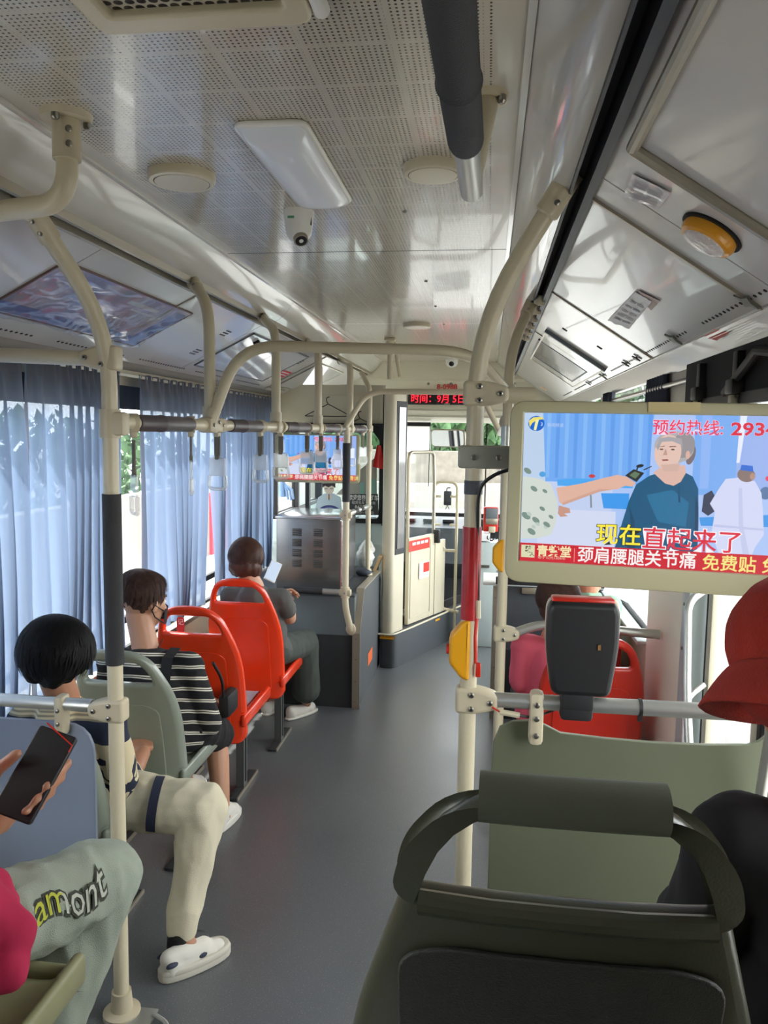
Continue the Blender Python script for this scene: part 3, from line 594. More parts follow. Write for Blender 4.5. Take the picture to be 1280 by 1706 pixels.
b = MB(); b.mat(pbr('blue_overpass_paint', (150, 190, 200), .6)).box((-11, 6, 2.2), (.3, 5.0, 3.6)); b.mat(conc).box((-11, 6, .1), (.5, 5.2, .9)); tag(b.build('street_wall'), 'pale teal hoarding standing beyond the hedge on the left', 'hoarding')
stone = pbr('stone_wall', (112, 106, 96), .9, bump=.6, bscale=6, var=.2, vscale=4)
b = MB(); pts = [(-9, 30), (-3, 24.5), (0, 25), (3, 27.5), (8, 33)]
b.mat(stone).prism([(x, y, -.7) for x, y in pts] + [(x, y + .6, -.7) for x, y in pts[::-1]], (0, 0, 1.75)); b.mat(conc).prism([(x, y - .6, -.7) for x, y in pts] + [(x, y + .0, -.7) for x, y in pts[::-1]], (0, 0, .75)); tag(b.build('retaining_wall'), 'stone retaining wall curving along the road ahead', 'wall')
for i, (x, y, z, r) in enumerate(((-4.8, 29, 1.9, 1.7), (-1.2, 29, 1.6, 1.7), (2.3, 31, 2.0, 1.6), (-10, 35, 2.4, 3), (6.5, 37, 2.4, 2.4))):
    t = empty('tree', (x, y, -.7), ['bushy tree above the stone wall, left of the mirror', 'low tree above the bend of the stone wall', 'green tree behind the stone wall, right of the mirror', 'distant tree at the far left of the road ahead', 'distant tree at the far right of the road ahead'][i], 'tree', 'trees beyond the windshield')
    foliage('foliage', (x, y, z), (r, 1.5, r * .75), 900, .3, 20 + i, parent=t)
    b = MB(); b.mat(trunkm).tube([(x, y, -.7), (x + .1, y, z * .5), (x, y, z)], [.2, .15, .08], 8); b.build('trunk', parent=t)
b = MB(); b.mat(pbr('pale_building', (206, 204, 200), .9)).box((2, 60, 7), (26, 6, 16)); b.mat(pbr('building_glass', (150, 165, 175), .3))
for i in range(9): b.box((-9 + i * 2.7, 56.95, 6), (1.2, .1, 13))
tag(b.build('building'), 'pale tall building far beyond the trees ahead', 'building')
# black car seen low through the gate on the road ahead is the dark dash; passing red barrier on the left
b = MB(); b.mat(pbr('red_banner', (206, 44, 60), .6)).box((-4.4, 13.6, .1), (.05, 3.2, 1.0)); b.mat(M['paper'])
for i in range(6): b.addmesh(textmesh('回', .5), frame((-4.36, 12.4 + i * .5, .1), (0, 1, 0), (0, 0, 1)))
tag(b.build('street_banner'), 'red street banner with white marks outside the left window', 'banner')
# ------------------------------------------------------------ ceiling fittings
t = empty('ceiling_lamp', (-.435, 1.78, ZC), 'rectangular white diffuser lamp on the perforated ceiling', 'lamp')
q = [PZ(395, 202, ZC), PZ(530, 196, ZC), PZ(592, 328, ZC), PZ(497, 342, ZC)]
x0, x1, y0, y1 = -.515, -.365, 1.53, 2.06
lp = fillet2([(x0, y0), (x1, y0), (x1, y1), (x0, y1)], .03)
b = MB(); b.mat(M['white']).addmesh(plate([lp], .012, .005), Matrix.Translation((0, 0, ZC - .006))); b.build('base', parent=t)
dm = pbr('milky_diffuser', (226, 228, 232), .25, coat=.3)
b = MB(); b.mat(dm).grid(lambda s, u: V((x0 + .008 + (x1 - x0 - .016) * s, y0 + .008 + (y1 - y0 - .016) * u, ZC - .011 - .026 * (max(0, 1 - abs(2 * s - 1) ** 4) * max(0, 1 - abs(2 * u - 1) ** 10)) ** .5)), 16, 24); b.build('diffuser', parent=t, recalc=False)
def vent_disc(u, v, r, label, grp='round ceiling speakers'):
    p = PZ(u, v, ZC); t = empty('ceiling_speaker', (p.x, p.y, ZC), label, 'speaker', grp)
    mx = Matrix.Translation((p.x, p.y, ZC)) @ Matrix.Rotation(PI, 4, 'X')
    b = MB(); b.mat(M['cream']).lathe([(r, 0), (r, .014), (r * .96, .02), (r * .84, .021), (r * .82, .019), (r * .80, .022), (0, .024)], mx, 36); b.build('cover', parent=t)
    b = MB(); b.mat(M['hole']).lathe([(r * .835, .0205), (r * .815, .0205)], mx, 36); b.build('seam', parent=t)
vent_disc(303, 290, .078, 'round cream ceiling speaker left of the rectangular lamp'); vent_disc(722, 277, .068, 'round cream ceiling speaker partly behind the hanging grab bar')
vent_disc(695, 540, .078, 'small far ceiling speaker beyond the ceiling seam')
t = empty('dome_camera', PZ(497, 352, ZC), 'white dome security camera hanging below the rectangular lamp', 'camera')
p = PZ(498, 352, ZC); mx = Matrix.Translation(p) @ Matrix.Rotation(PI, 4, 'X')
b = MB(); b.mat(M['white']).lathe([(0, 0), (.042, 0), (.042, .012), (.040, .02), (.036, .055)], mx); b.ell(p + V((0, 0, -.052)), (.036, .036, .033)); b.mat(pbr('green_print', (90, 150, 110), .5)).box(p + V((-.012, -.0395, -.025)), (.018, .002, .006)); b.build('housing', parent=t)
b = MB(); dv = V((.35, -.6, -.9)).normalized(); pc = p + V((0, 0, -.052)); b.mat(M['alu']).cyl(pc + dv * .026, pc + dv * .040, .020); b.mat(M['hole']).cyl(pc + dv * .03, pc + dv * .041, .016); b.mat(M['white']).cyl(pc + dv * .03, pc + dv * .0415, .006); b.build('lens', parent=t)
b = MB(); b.mat(M['hole']).box(p + V((.035, -.01, -.03)), (.006, .006, .02)); b.build('latch', parent=t)
t = empty('dome_camera', PZ(753, 593, ZC), 'white dome security camera under the header near the windshield', 'camera')
p = PY(753, 600, 6.45); p.z = PY(753, 597, 6.45).z; b = MB(); b.mat(M['white']).lathe([(0, -.06), (.055, -.06), (.05, .03)], Matrix.Translation(p) @ Matrix.Rotation(PI, 4, 'X')); b.ell(p + V((0, 0, -.03)), (.05, .05, .045)); b.cyl(p, (p.x, p.y, ZC), .03); b.build('housing', parent=t)
b = MB(); b.mat(M['hole']).ell(p + V((-.0, -.035, -.045)), (.022, .022, .022)); b.build('lens', parent=t)
# return-air grille
t = empty('air_grille', PZ(330, 10, ZC), 'perforated air return grille at the top left of the ceiling', 'grille')
x0, x1, y0, y1 = -.585, -.262, .45, 1.155
b = MB(); b.mat(M['cream']).addmesh(plate([fillet2([(x0, y0), (x1, y0), (x1, y1), (x0, y1)], .03), fillet2([(x0 + .035, y0 + .03), (x1 - .035, y0 + .03), (x1 - .035, y1 - .045), (x0 + .035, y1 - .045)], .01)], .022, .006), Matrix.Translation((0, 0, ZC - .011))); b.build('frame', parent=t)
gm, tt, bb = nt('hex_perforated_sheet'); tc, o = xyz(tt)
pp = .017; row = math_n(tt, 'FLOOR', math_n(tt, 'DIVIDE', o[1], pp * .87)); par = math_n(tt, 'MULTIPLY', math_n(tt, 'MODULO', math_n(tt, 'ABSOLUTE', row), 2.0), .5)
fx = math_n(tt, 'SUBTRACT', math_n(tt, 'FRACT', math_n(tt, 'ADD', math_n(tt, 'DIVIDE', o[0], pp), par)), .5); fy = math_n(tt, 'SUBTRACT', math_n(tt, 'FRACT', math_n(tt, 'DIVIDE', o[1], pp * .87)), .5)
dd = math_n(tt, 'LESS_THAN', math_n(tt, 'SQRT', math_n(tt, 'ADD', math_n(tt, 'MULTIPLY', fx, fx), math_n(tt, 'MULTIPLY', fy, fy))), .4)
L(tt, mixc(tt, dd, rgb((180, 172, 152)), rgb((36, 26, 22))), bb.inputs['Base Color'])
b = MB(); b.mat(gm).box(((x0 + x1) / 2, (y0 + y1) / 2 - .01, ZC - .006), (x1 - x0 - .06, y1 - y0 - .06, .006)); b.build('perforated_sheet', parent=t)
b = MB(); b.mat(M['white']).cyl((x1 + .012, 1.08, ZC - .01), (x1 + .012, 1.14, ZC - .01), .012); b.build('latch', parent=t)
# small ceiling studs
for i, (u, v) in enumerate(((675, 352), (710, 468), (726, 510), (740, 540))):
    p = PZ(u, v, ZC); b = MB(); b.mat(M['bolt']).lathe([(.007, 0), (.006, .004), (0, .006)], Matrix.Translation(p) @ Matrix.Rotation(PI, 4, 'X'), 10)
    tag(b.build('ceiling_stud'), ['stud nearest the camera on the perforated ceiling', 'stud just beyond the ceiling seam', 'second stud beyond the ceiling seam', 'farthest stud on the perforated ceiling'][i], 'screw', 'ceiling studs')
# ------------------------------------------------------------ left slope panel fittings
t = empty('advert_poster', LP(160, 510), 'glossy plastic-covered advert poster with blue border on the left roof slope', 'poster')
def mk_ad():
    m, t, b = nt('glossy_advert_print'); tc, o = xyz(t)
    n = t.nodes.new('ShaderNodeTexNoise'); n.inputs['Scale'].default_value = 3.0; n.inputs['Detail'].default_value = 2; L(t, tc.outputs['Object'], n.inputs[0])
    r = t.nodes.new('ShaderNodeValToRGB'); e = r.color_ramp.elements; e[0].position = .36; e[0].color = rgb((150, 146, 162)); e[1].position = .7; e[1].color = rgb((120, 140, 200))
    for p, c in ((.44, (190, 150, 170)), (.52, (206, 200, 216)), (.6, (170, 160, 200))): x = e.new(p); x.color = rgb(c)
    L(t, n.outputs[0], r.inputs[0]); L(t, r.outputs[0], b.inputs['Base Color']); b.inputs['Roughness'].default_value = .35; return m
def mk_film():
    m, t, b = nt('crinkled_clear_film'); t.nodes.remove(b)
    tr = t.nodes.new('ShaderNodeBsdfTransparent'); g = t.nodes.new('ShaderNodeBsdfGlossy'); g.inputs['Roughness'].default_value = .2
    tc = t.nodes.new('ShaderNodeTexCoord'); n = t.nodes.new('ShaderNodeTexNoise'); n.inputs['Scale'].default_value = 3.2; n.inputs['Distortion'].default_value = 1.2; L(t, tc.outputs['Object'], n.inputs[0])
    bp = t.nodes.new('ShaderNodeBump'); bp.inputs['Strength'].default_value = 1; bp.inputs['Distance'].default_value = .05; L(t, n.outputs[0], bp.inputs['Height']); L(t, bp.outputs[0], g.inputs['Normal'])
    mx = t.nodes.new('ShaderNodeMixShader'); mx.inputs[0].default_value = .32; L(t, tr.outputs[0], mx.inputs[1]); L(t, g.outputs[0], mx.inputs[2])
    L(t, mx.outputs[0], [n for n in t.nodes if n.type == 'OUTPUT_MATERIAL'][0].inputs[0]); return m
M['film'] = mk_film()
ld = (LB - LA).normalized(); lpt = lambda s, y, o=0: V((LA.x, y, LA.z)) + ld * s + LN * o
rd = (RB - RA).normalized(); rpt = lambda s, y, o=0: V((RA.x, y, RA.z)) + rd * s + RN * o
LS = lambda p: (p - V((LA.x, p.y, LA.z))).dot(ld); RS = lambda p: (p - V((RA.x, p.y, RA.z))).dot(rd)
c1, c2, c3 = LP(108, 436), LP(318, 522), LP(238, 578)
sa, sb, ya, yb = LS(c1) + .0, LS(c3), c1.y, c2.y
def mslab(mb, s0, s1, y0, y1, o, th, P=lpt, N=LN): mb.prism([P(s0, y0, o), P(s1, y0, o), P(s1, y1, o), P(s0, y1, o)], N * th)
b = MB(); b.mat(mk_ad()); mslab(b, sa, sb, ya, yb, .0, .003); b.build('print', parent=t)
b = MB(); b.mat(pbr('blue_border', (104, 120, 186), .35)); mslab(b, sb - .05, sb - .004, ya, yb, .003, .0006); mslab(b, sa + .02, sb - .05, yb - .10, yb - .01, .003, .0006); b.build('border', parent=t, label='blue border band')
b = MB(); b.mat(pbr('brown_edge', (112, 90, 84), .5)); mslab(b, sa - .006, sa, ya, yb, 0, .005); mslab(b, sb, sb + .006, ya, yb, 0, .005); mslab(b, sa - .006, sb + .006, yb, yb + .006, 0, .005); mslab(b, sa - .006, sb + .006, ya - .006, ya, 0, .005); b.build('edging', parent=t)
b = MB(); b.mat(M['film']).grid(lambda s, u: lpt(sa + (sb + .01 - sa) * s, ya + (yb - ya) * u, .012 + .010 * noise.noise(V((s * 5, u * 5, 0))) + .006 * noise.noise(V((s * 14, u * 11, 3)))), 30, 40); b.build('clear_film', parent=t, recalc=False)
b = MB(); b.mat(pbr('poster_ink', (84, 92, 130), .4)).addmesh(textmesh('8 8888', .01), frame(lpt(.15, 2.2, .004), (0, 1, 0), -ld)) if False else mslab(b, .14, .16, yb - .42, yb - .2, .003, .0006); mslab(b, .175, .185, yb - .35, yb - .12, .003, .0006); b.build('print_lines', parent=t)
# rows of round vent holes at the slope's lower edge, dark vent grids, hatch outlines, latches
b = MB(); b.mat(M['hole']); y = .9
sL = LS(LP(240, 615)); 
while y < 6.3:
    if (y % .62) < .48: m = frame(lpt(.438, y, .0006), (0, 1, 0), ld); b.addmesh(plate([[(.0062 * math.cos(a * PI / 5), .0045 * math.sin(a * PI / 5)) for a in range(10)]], .0008), m)
    y += .026
struct(b, 'trim_7')
def vgrid(P, N, s, y, nx=4, ny=3, pitch=.017, r=.005, label='', slots=False, dd=None):
    b = MB(); b.mat(M['hole'])
    for i in range(nx):
        for j in range(ny):
            if slots: lp = [(-.004, -.012), (.004, -.012), (.004, .012), (-.004, .012)]
            else: lp = [(r * math.cos(a * PI / 4), r * math.sin(a * PI / 4)) for a in range(8)]
            b.addmesh(plate([lp], .001), frame(P(s + (j - 1) * pitch, y + (i - 1.5) * pitch, .0006), (0, 1, 0), dd))
    return tag(b.build('vent_holes'), label, 'vent', 'vent hole grids in the roof slopes')
for i, (u, v, lab) in enumerate(((376, 555, 'upper grid of vent holes in the left roof slope beside the first hatch'), (326, 586, 'lower grid of vent holes in the left roof slope beside the first hatch'), (500, 603, 'upper grid of vent holes beyond the first left hatch'), (462, 632, 'lower grid of vent holes beyond the first left hatch'))):
    p = LP(u, v); vgrid(lpt, LN, LS(p), p.y, label=lab, dd=ld)
def hatch(P, N, s0, s1, y0, y1, label, mat, fr, latches=True, dd=ld, th=.006, cols='roof hatches'):
    c = P((s0 + s1) / 2, (y0 + y1) / 2); t = empty('roof_hatch', c, label, 'hatch', cols)
    b = MB(); b.mat(mat); mslab(b, s0, s1, y0, y1, 0, .004, P, N); b.build('cover', parent=t)
    b = MB(); b.mat(fr); q = .008
    mslab(b, s0 - q, s0, y0 - q, y1 + q, 0, th, P, N); mslab(b, s1, s1 + q, y0 - q, y1 + q, 0, th, P, N); mslab(b, s0 - q, s1 + q, y0 - q, y0, 0, th, P, N); mslab(b, s0 - q, s1 + q, y1, y1 + q, 0, th, P, N); b.build('frame', parent=t)
    if latches:
        for yy in (y0 + .12 * (y1 - y0),):
            for ss in (s0 + .02, s1 - .03):
                b = MB(); b.mat(M['hole']).prism([P(ss, yy, .004), P(ss + .03, yy, .004), P(ss + .03, yy + .02, .004), P(ss, yy + .02, .004)], N * .012); b.build('latch', parent=t)
    return t
mir = pbr('glossy_white_cover', (214, 216, 220), .08, coat=.6)
hatch(lpt, LN, LS(LP(415, 553)), .385, LP(335, 602).y, LP(442, 631).y, 'grey framed hatch in the left roof slope above the second curtain', mir, M['mgrey'])
hatch(lpt, LN, .08, .40, 5.1, 5.9, 'far glossy hatch in the left roof slope near the driver cab', mir, M['alu'], False)
p = LP(488, 648); b = MB(); b.mat(pbr('red_label', (216, 60, 70), .5)); mslab(b, .24, .31, 4.72, 4.95, 0, .001); b.mat(M['paper']); mslab(b, .258, .266, 4.74, 4.93, .001, .0005); mslab(b, .282, .290, 4.74, 4.93, .001, .0005); tag(b.build('warning_sticker'), 'red and white sticker on the far left roof slope', 'sticker')
# raised seam strips
for (P, N, ys, nm) in ((lpt, LN, (2.75, 4.2, 5.0), 'trim_8'), (rpt, RN, (2.85, 3.9), 'trim_9')):
    b = MB(); b.mat(M['alu'])
    for y in ys: mslab(b, 0, .46 if P is lpt else .43, y - .008, y + .006, 0, .004, P, N)
    struct(b, nm)
# ------------------------------------------------------------ right slope fittings
# large framed access panel nearest the camera
pc, pe = RP(1062, 236), RP(1280, 345)
b = MB(); t = empty('access_panel', rpt(.3, pc.y - .4), 'large access panel with raised aluminium frame at the top right', 'panel')
s0 = RS(pc); b.mat(M['panel']); mslab(b, s0, .425, -.9, pc.y, 0, .006, rpt, RN); b.build('cover', parent=t)
b = MB(); b.mat(M['alu']); b.tube([rpt(s0, -.9, .012), rpt(s0, pc.y, .012)], .011, 10); b.tube([rpt(s0, pc.y, .012), rpt(.425, pc.y, .012)], .011, 10); b.build('frame', parent=t)
b = MB(); b.mat(M['alu']); p0 = RP(962, 312); q0 = RP(1278, 470)
mslab(b, .0, .43, p0.y - .006, p0.y + .006, 0, .006, rpt, RN); struct(b, 'trim_10')
t = empty('warning_lamp', RP(1185, 384), 'round amber warning lamp with clear lens on the right roof slope', 'lamp')
p = RP(1187, 386); mx = frame(p, rd, V((0, 1, 0)).cross(rd) if False else V((0, 1, 0))); 
zax = V((mx[0][2], mx[1][2], mx[2][2]))
if zax.dot(RN) < 0: mx = frame(p, -rd, V((0, 1, 0)))
amb = pbr('amber_plastic', (232, 160, 30), .3, coat=.3)
b = MB(); b.mat(amb).lathe([(.052, 0), (.054, .012), (.050, .022), (.042, .025)], mx, 36); b.build('rim', parent=t, label='amber rim')
lens = pbr('textured_lens', (226, 214, 206), .12, bump=.8, bscale=120, coat=.6)
b = MB(); b.mat(lens).lathe([(.044, .022), (.040, .028), (.025, .033), (0, .035)], mx, 36); b.build('lens', parent=t)
b = MB(); b.mat(M['hole']).lathe([(.060, 0), (.060, .004), (.052, .005)], mx, 36); b.build('gasket', parent=t)
def sheet(P, N, pts, name, mat, label, lines=None, o=.002, crumple=0):
    b = MB(); q = [P(u, v) + N * o for u, v in pts]; b.mat(mat)
    b.grid(lambda s, t: (q[0].lerp(q[1], s)).lerp(q[3].lerp(q[2], s), t) + N * (.001 + crumple * (noise.noise(V((s * 4, t * 4, 1))) + .5)), 10, 10)
    if lines:
        b.mat(lines)
        for k in range(5):
            for a0, a1 in ((.12, .45), (.52, .88)):
                t0 = .18 + k * .15; f = lambda s, t: (q[0].lerp(q[1], s)).lerp(q[3].lerp(q[2], s), t) + N * (.0018 + crumple); b.poly([f(a0, t0), f(a1, t0), f(a1, t0 + .04), f(a0, t0 + .04)])
    return tag(b.build(name, smooth=60, recalc=False), label, 'notice')
ink = pbr('grey_print', (150, 148, 152), .5)
sheet(RP, RN, [(1057, 287), (1120, 317), (1100, 345), (1040, 325)], 'sticker', pbr('silver_film', (200, 196, 200), .2, coat=.5), 'shiny transparent sticker near the amber lamp on the right slope', ink, crumple=.003)
sheet(RP, RN, [(1060, 484), (1088, 500), (1050, 546), (1014, 532)], 'paper_notice', M['paper'], 'white paper notice taped to the right roof slope', ink, crumple=.004)
sheet(RP, RN, [(1064, 482), (1102, 500), (1086, 516), (1072, 500)], 'torn_label', pbr('torn_brown_label', (178, 156, 150), .5), 'torn brownish label above the white paper notice', None)
sheet(RP, RN, [(1174, 560), (1192, 546), (1216, 552), (1196, 566)], 'red_label', pbr('red_orange_label', (206, 92, 74), .5), 'orange red label at the lower edge of the right slope', None)
p = RP(907, 596); b = MB(); b.mat(amb); mslab(b, RS(RP(905, 642)) - .01, RS(RP(905, 642)) + .05, RP(905, 647).y - .05, RP(905, 647).y + .03, 0, .001, rpt, RN); tag(b.build('hatch_label'), 'amber strip label on the far right roof slope', 'sticker')
def ring(pc, r, **k): pass
b = MB(); b.mat(M['hole']); y = 1.35
while y < 6:
    if (y % .75) < .62: b.addmesh(plate([[(.006 * math.cos(a * PI / 5), .0045 * math.sin(a * PI / 5)) for a in range(10)]], .0008), frame(rpt(.395, y, .0006), (0, 1, 0), -rd))
    y += .03
struct(b, 'trim_11')
# bright plastic hatches with dark upper strip, star-shaped clips
hA = [RP(912, 552), RP(1020, 606), RP(973, 641), RP(885, 587)]
t1 = hatch(rpt, RN, RS(hA[0]) , RS(hA[1]), hA[0].y - .02, hA[3].y + .25, 'glossy white hatch with a dark top strip in the right roof slope', mir, M['alu'], False, rd)
b = MB(); b.mat(M['mgrey']); mslab(b, RS(hA[0]) - .01, RS(hA[1]) + .01, hA[0].y - .045, hA[0].y - .02, 0, .014, rpt, RN); b.build('lamp_strip', parent=t1, label='dark strip along the near edge')
hatch(rpt, RN, .05, .33, 4.05, 4.75, 'farther glossy white hatch in the right roof slope', mir, M['mgrey'], False, rd)
for i, (u, v) in enumerate(((945, 552), (1003, 582))): p = RP(u, v); vgrid(rpt, RN, RS(p), p.y, 3, 1, .012, slots=True, label='row of slots %s in the right roof slope' % ('nearer the channel' if not i else 'nearer the window'), dd=rd)
for i, (u, v) in enumerate(((1267, 512), (1138, 572), (1070, 601), (1048, 608), (1010, 628), (985, 640))):
    p = rpt(.395, RP(u, v).y, .002); b = MB(); b.mat(pbr('grey_clip', (128, 132, 122), .5) if i == 0 else bpy.data.materials['grey_clip'])
    pts = []
    for k in range(8): a = k * PI / 4 + .3; r = (.030 if k % 2 == 0 else .014) * (1 if i < 2 else .6); pts.append(p + V((0, 1, 0)) * r * math.cos(a) + rd * r * math.sin(a))
    b.prism(pts, RN * .006); tag(b.build('roof_clip'), ['grey star-shaped clip nearest the camera beside the row of vent holes', 'grey star-shaped clip left of the orange red label', 'small clip at the start of the far vent holes', 'small clip just beyond the first small clip', 'small clip halfway down the far right slope', 'farthest small clip on the right slope'][i], 'clip', 'clips along the right roof slope')
# white teeth in the right channel
t = empty('cable_clips', (.16, 3.2, 2.1), 'row of pale cable clips in the dark right channel', 'clips')
for i in range(6):
    b = MB(); b.mat(M['clamp']).box((.172, 3.0 + i * .22, 2.1), (.03, .05, .04), rot=(.3, 0, .3), bev=.006); b.build('clip', parent=t)
# ------------------------------------------------------------ top of right wall: door mechanism and dark gathered curtain
t = empty('door_mechanism', (XR - .04, 2.1, 1.8), 'black door operating arms and brackets above the middle door', 'mechanism')
b = MB(); b.mat(M['hole']).box((XR - .045, 2.1, 1.77), (.05, 1.15, .13)); b.build('recess', parent=t)
b = MB(); b.mat(M['black']).box((XR - .07, 2.05, 1.70), (.02, .9, .03)); b.tube([(XR - .08, 1.75, 1.78), (XR - .1, 1.9, 1.80), (XR - .08, 2.2, 1.72)], .012, 10); b.build('arm', parent=t)
for k, y in enumerate((1.78, 2.1, 2.45)):
    b = MB(); b.mat(M['black']).box((XR - .075, y, 1.76), (.03, .035, .12), bev=.004); b.box((XR - .08, y, 1.73), (.045, .06, .04), bev=.006); b.mat(M['alu']).box((XR - .085, y, 1.675), (.025, .03, .07), bev=.004); b.build('bracket', parent=t)
dcur = pbr('dark_gathered_curtain', (62, 66, 78), .85)
b = MB(); b.mat(dcur).grid(lambda s, u: V((XR - .05 + .025 * math.sin(s * 44) * (.4 + .6 * u), 3.05 - .0 + .34 * s, 1.835 - .34 * u)), 90, 6)
tag(b.build('curtain'), 'dark curtain bunched above the television on the right', 'curtain')
b = MB(); b.mat(dcur).grid(lambda s, u: V((XR - .06 + .02 * math.sin(s * 30), 4.3 + .2 * s, 1.835 - .9 * u)), 50, 4)
tag(b.build('curtain'), 'dark curtain tied at the farther right window', 'curtain')
b = MB(); b.mat(M['steeltube']).cyl((XR - .05, 2.7, 1.79), (XR - .05, 5.0, 1.79), .01); tag(b.build('curtain_rail'), 'aluminium curtain rail above the right window', 'rail')
# ------------------------------------------------------------ left curtains
b = MB(); b.mat(M['steeltube']).box((-1.50, 1.9, 1.822), (.012, 7.0, .012)); tag(b.build('curtain_rail'), 'thin curtain rail along the top of the left windows', 'rail')
def curtain(y0, y1, y0b, y1b, zb, label, seed, nf):
    rnd = random.Random(seed); ph = [rnd.random() * 6 for _ in range(4)]
    def fn(s, u):
        ya = y0 + (y1 - y0) * s; yb_ = y0b + (y1b - y0b) * s; y = ya + (yb_ - ya) * u
        w_ = s + .035 * math.sin(s * 9 + ph[0]) + .012 * math.sin(u * 3 + ph[1] + s * 4)
        d = math.sin(w_ * nf * 2 * PI) ; d = math.copysign(abs(d) ** .7, d)
        a = .010 + .010 * min(1, u * 4); top = max(0, 1 - u * 14)
        x = -1.495 + d * a * (1 - .5 * top) + .007 * top * math.sin(w_ * nf * 6 * PI + ph[2]) + .012 * math.sin(s * 12 + u * 2.2 + ph[3]) * u
        y += .010 * math.sin(w_ * nf * 2 * PI + 1.3) * (.3 + u) + .02 * u * math.sin(s * 7 + u * 4 + ph[1])
        return V((x, y, 1.832 - (1.832 - zb) * u - .004 * math.sin(s * nf * 6)))
    b = MB(); b.mat(M['curtain']).grid(fn, int(nf * 22), 40)
    return tag(b.build('curtain', smooth=180, recalc=False), label, 'curtain', 'sheer curtains on the left windows')
curtain(1.2, 2.35, 1.2, 2.33, .66, 'pale blue curtain at the far left edge of the view', 2, 15)
curtain(2.37, 3.06, 2.36, 3.05, .66, 'wide sheer curtain behind the near left pole', 3, 9)
curtain(3.22, 4.08, 3.24, 3.98, .68, 'sheer curtain with pleated top behind the striped-shirt passenger', 4, 9)
curtain(4.09, 4.62, 4.12, 4.60, .68, 'sheer curtain hanging behind the bob-haired passenger', 5, 6)
curtain(4.63, 5.25, 4.61, 5.22, .68, 'sheer curtain nearest the steel cabinet', 6, 8)
curtain(-2.3, -.9, -2.3, -.9, .66, 'sheer curtain on the rearmost left window', 7, 12)
# ------------------------------------------------------------ lining platform and steel cabinet
t = empty('wheel_arch_box', (-1.12, 4.85, 0), 'dark grey lined wheel arch box with aluminium edged side panel', 'box')
b = MB(); b.mat(M['mgrey']).prism([(-1.53, 4.36, .43), (-.74, 4.36, .43), (-.74, 4.36, .655), (-1.53, 4.36, .655)], (0, 1.0, 0)); b.mat(M['carpet']).box((-1.135, 4.855, .215), (.79, 1.0, .43)); b.mat(M['dgrey']).box((-1.135, 4.86, .66), (.79, 1.0, .012)); b.build('body', parent=t)
side = [(4.345, .0), (5.27, 0.0), (5.27, .60), (5.20, .665), (4.47, .685), (4.335, .45)]
b = MB(); b.mat(M['dgrey']).prism([(-.735, y, z) for y, z in side], (.022, 0, 0)); sp_ = b.build('side_panel', parent=t)
b = MB(); b.mat(M['alu'])
edge = [(4.345, .0), (4.335, .45), (4.47, .685), (5.20, .665)]
for a, c in zip(edge, edge[1:]):
    A = V((-.724, a[0], a[1])); B = V((-.724, c[0], c[1])); d = (B - A); 
    b.box((A + B) / 2, (.045, d.length + .006, .008), rot=(math.atan2(d.z, d.y), 0, 0))
bolts(b.mat(M['bolt']), [(-.724, 4.328, z) for z in (.05, .17, .3, .42)], (0, -1, 0), .005); b.build('edge_trim', parent=sp_)
b = MB(); b.mat(pbr('orange_sticker', (232, 110, 50), .5)).prism([(-.712, 4.72, .14), (-.712, 4.90, .14), (-.712, 4.90, .22), (-.712, 4.72, .22)], (.001, 0, 0)); b.build('sticker', parent=sp_, label='orange sticker')
t = empty('steel_cabinet', (-1.1, 4.72, .666), 'brushed stainless steel cabinet with rows of louvres on the wheel arch box', 'cabinet')
cx0, cx1, cz0, cz1 = PY(461, 0, 4.45).x + .0, PY(567, 900, 4.45).x, .668, PY(500, 864, 4.45).z
b = MB(); b.mat(M['steel']).box(((cx0 + cx1) / 2, 4.72, (cz0 + cz1) / 2), (cx1 - cx0, .52, cz1 - cz0), bev=.004); cb = b.build('body', parent=t)
b = MB(); b.mat(pbr('polished_steel_lid', (196, 200, 202), .2, .7)).box(((cx0 + cx1) / 2, 4.72, cz1 + .004), (cx1 - cx0 + .012, .54, .012), bev=.003); b.build('lid', parent=t)
for k in range(2):
    for r in range(4):
        b = MB(); b.mat(M['steel'])
        for j in range(4):
            p = V((cx0 + .125 + k * .128, 4.458, cz1 - .065 - r * .062 - j * .0115)); b.box(p, (.055, .010, .006), rot=(.5, 0, 0), bev=.0015)
            b.mat(M['hole']).box(p + V((0, .004, -.005)), (.052, .004, .0015)); b.mat(M['steel'])
        b.build('louvre', parent=cb)
for i in range(4): b = MB(); bolts(b.mat(M['bolt']), [(cx1 + .001, 4.5, cz0 + .05 + i * .11)], (1, 0, 0), .006); b.build('side_screw', parent=cb)
b = MB(); b.mat(pbr('dark_red_gasket', (120, 60, 60), .6)).box((cx1 + .001, 4.47, (cz0 + cz1) / 2), (.004, .02, cz1 - cz0 - .02)); b.build('gasket', parent=cb)
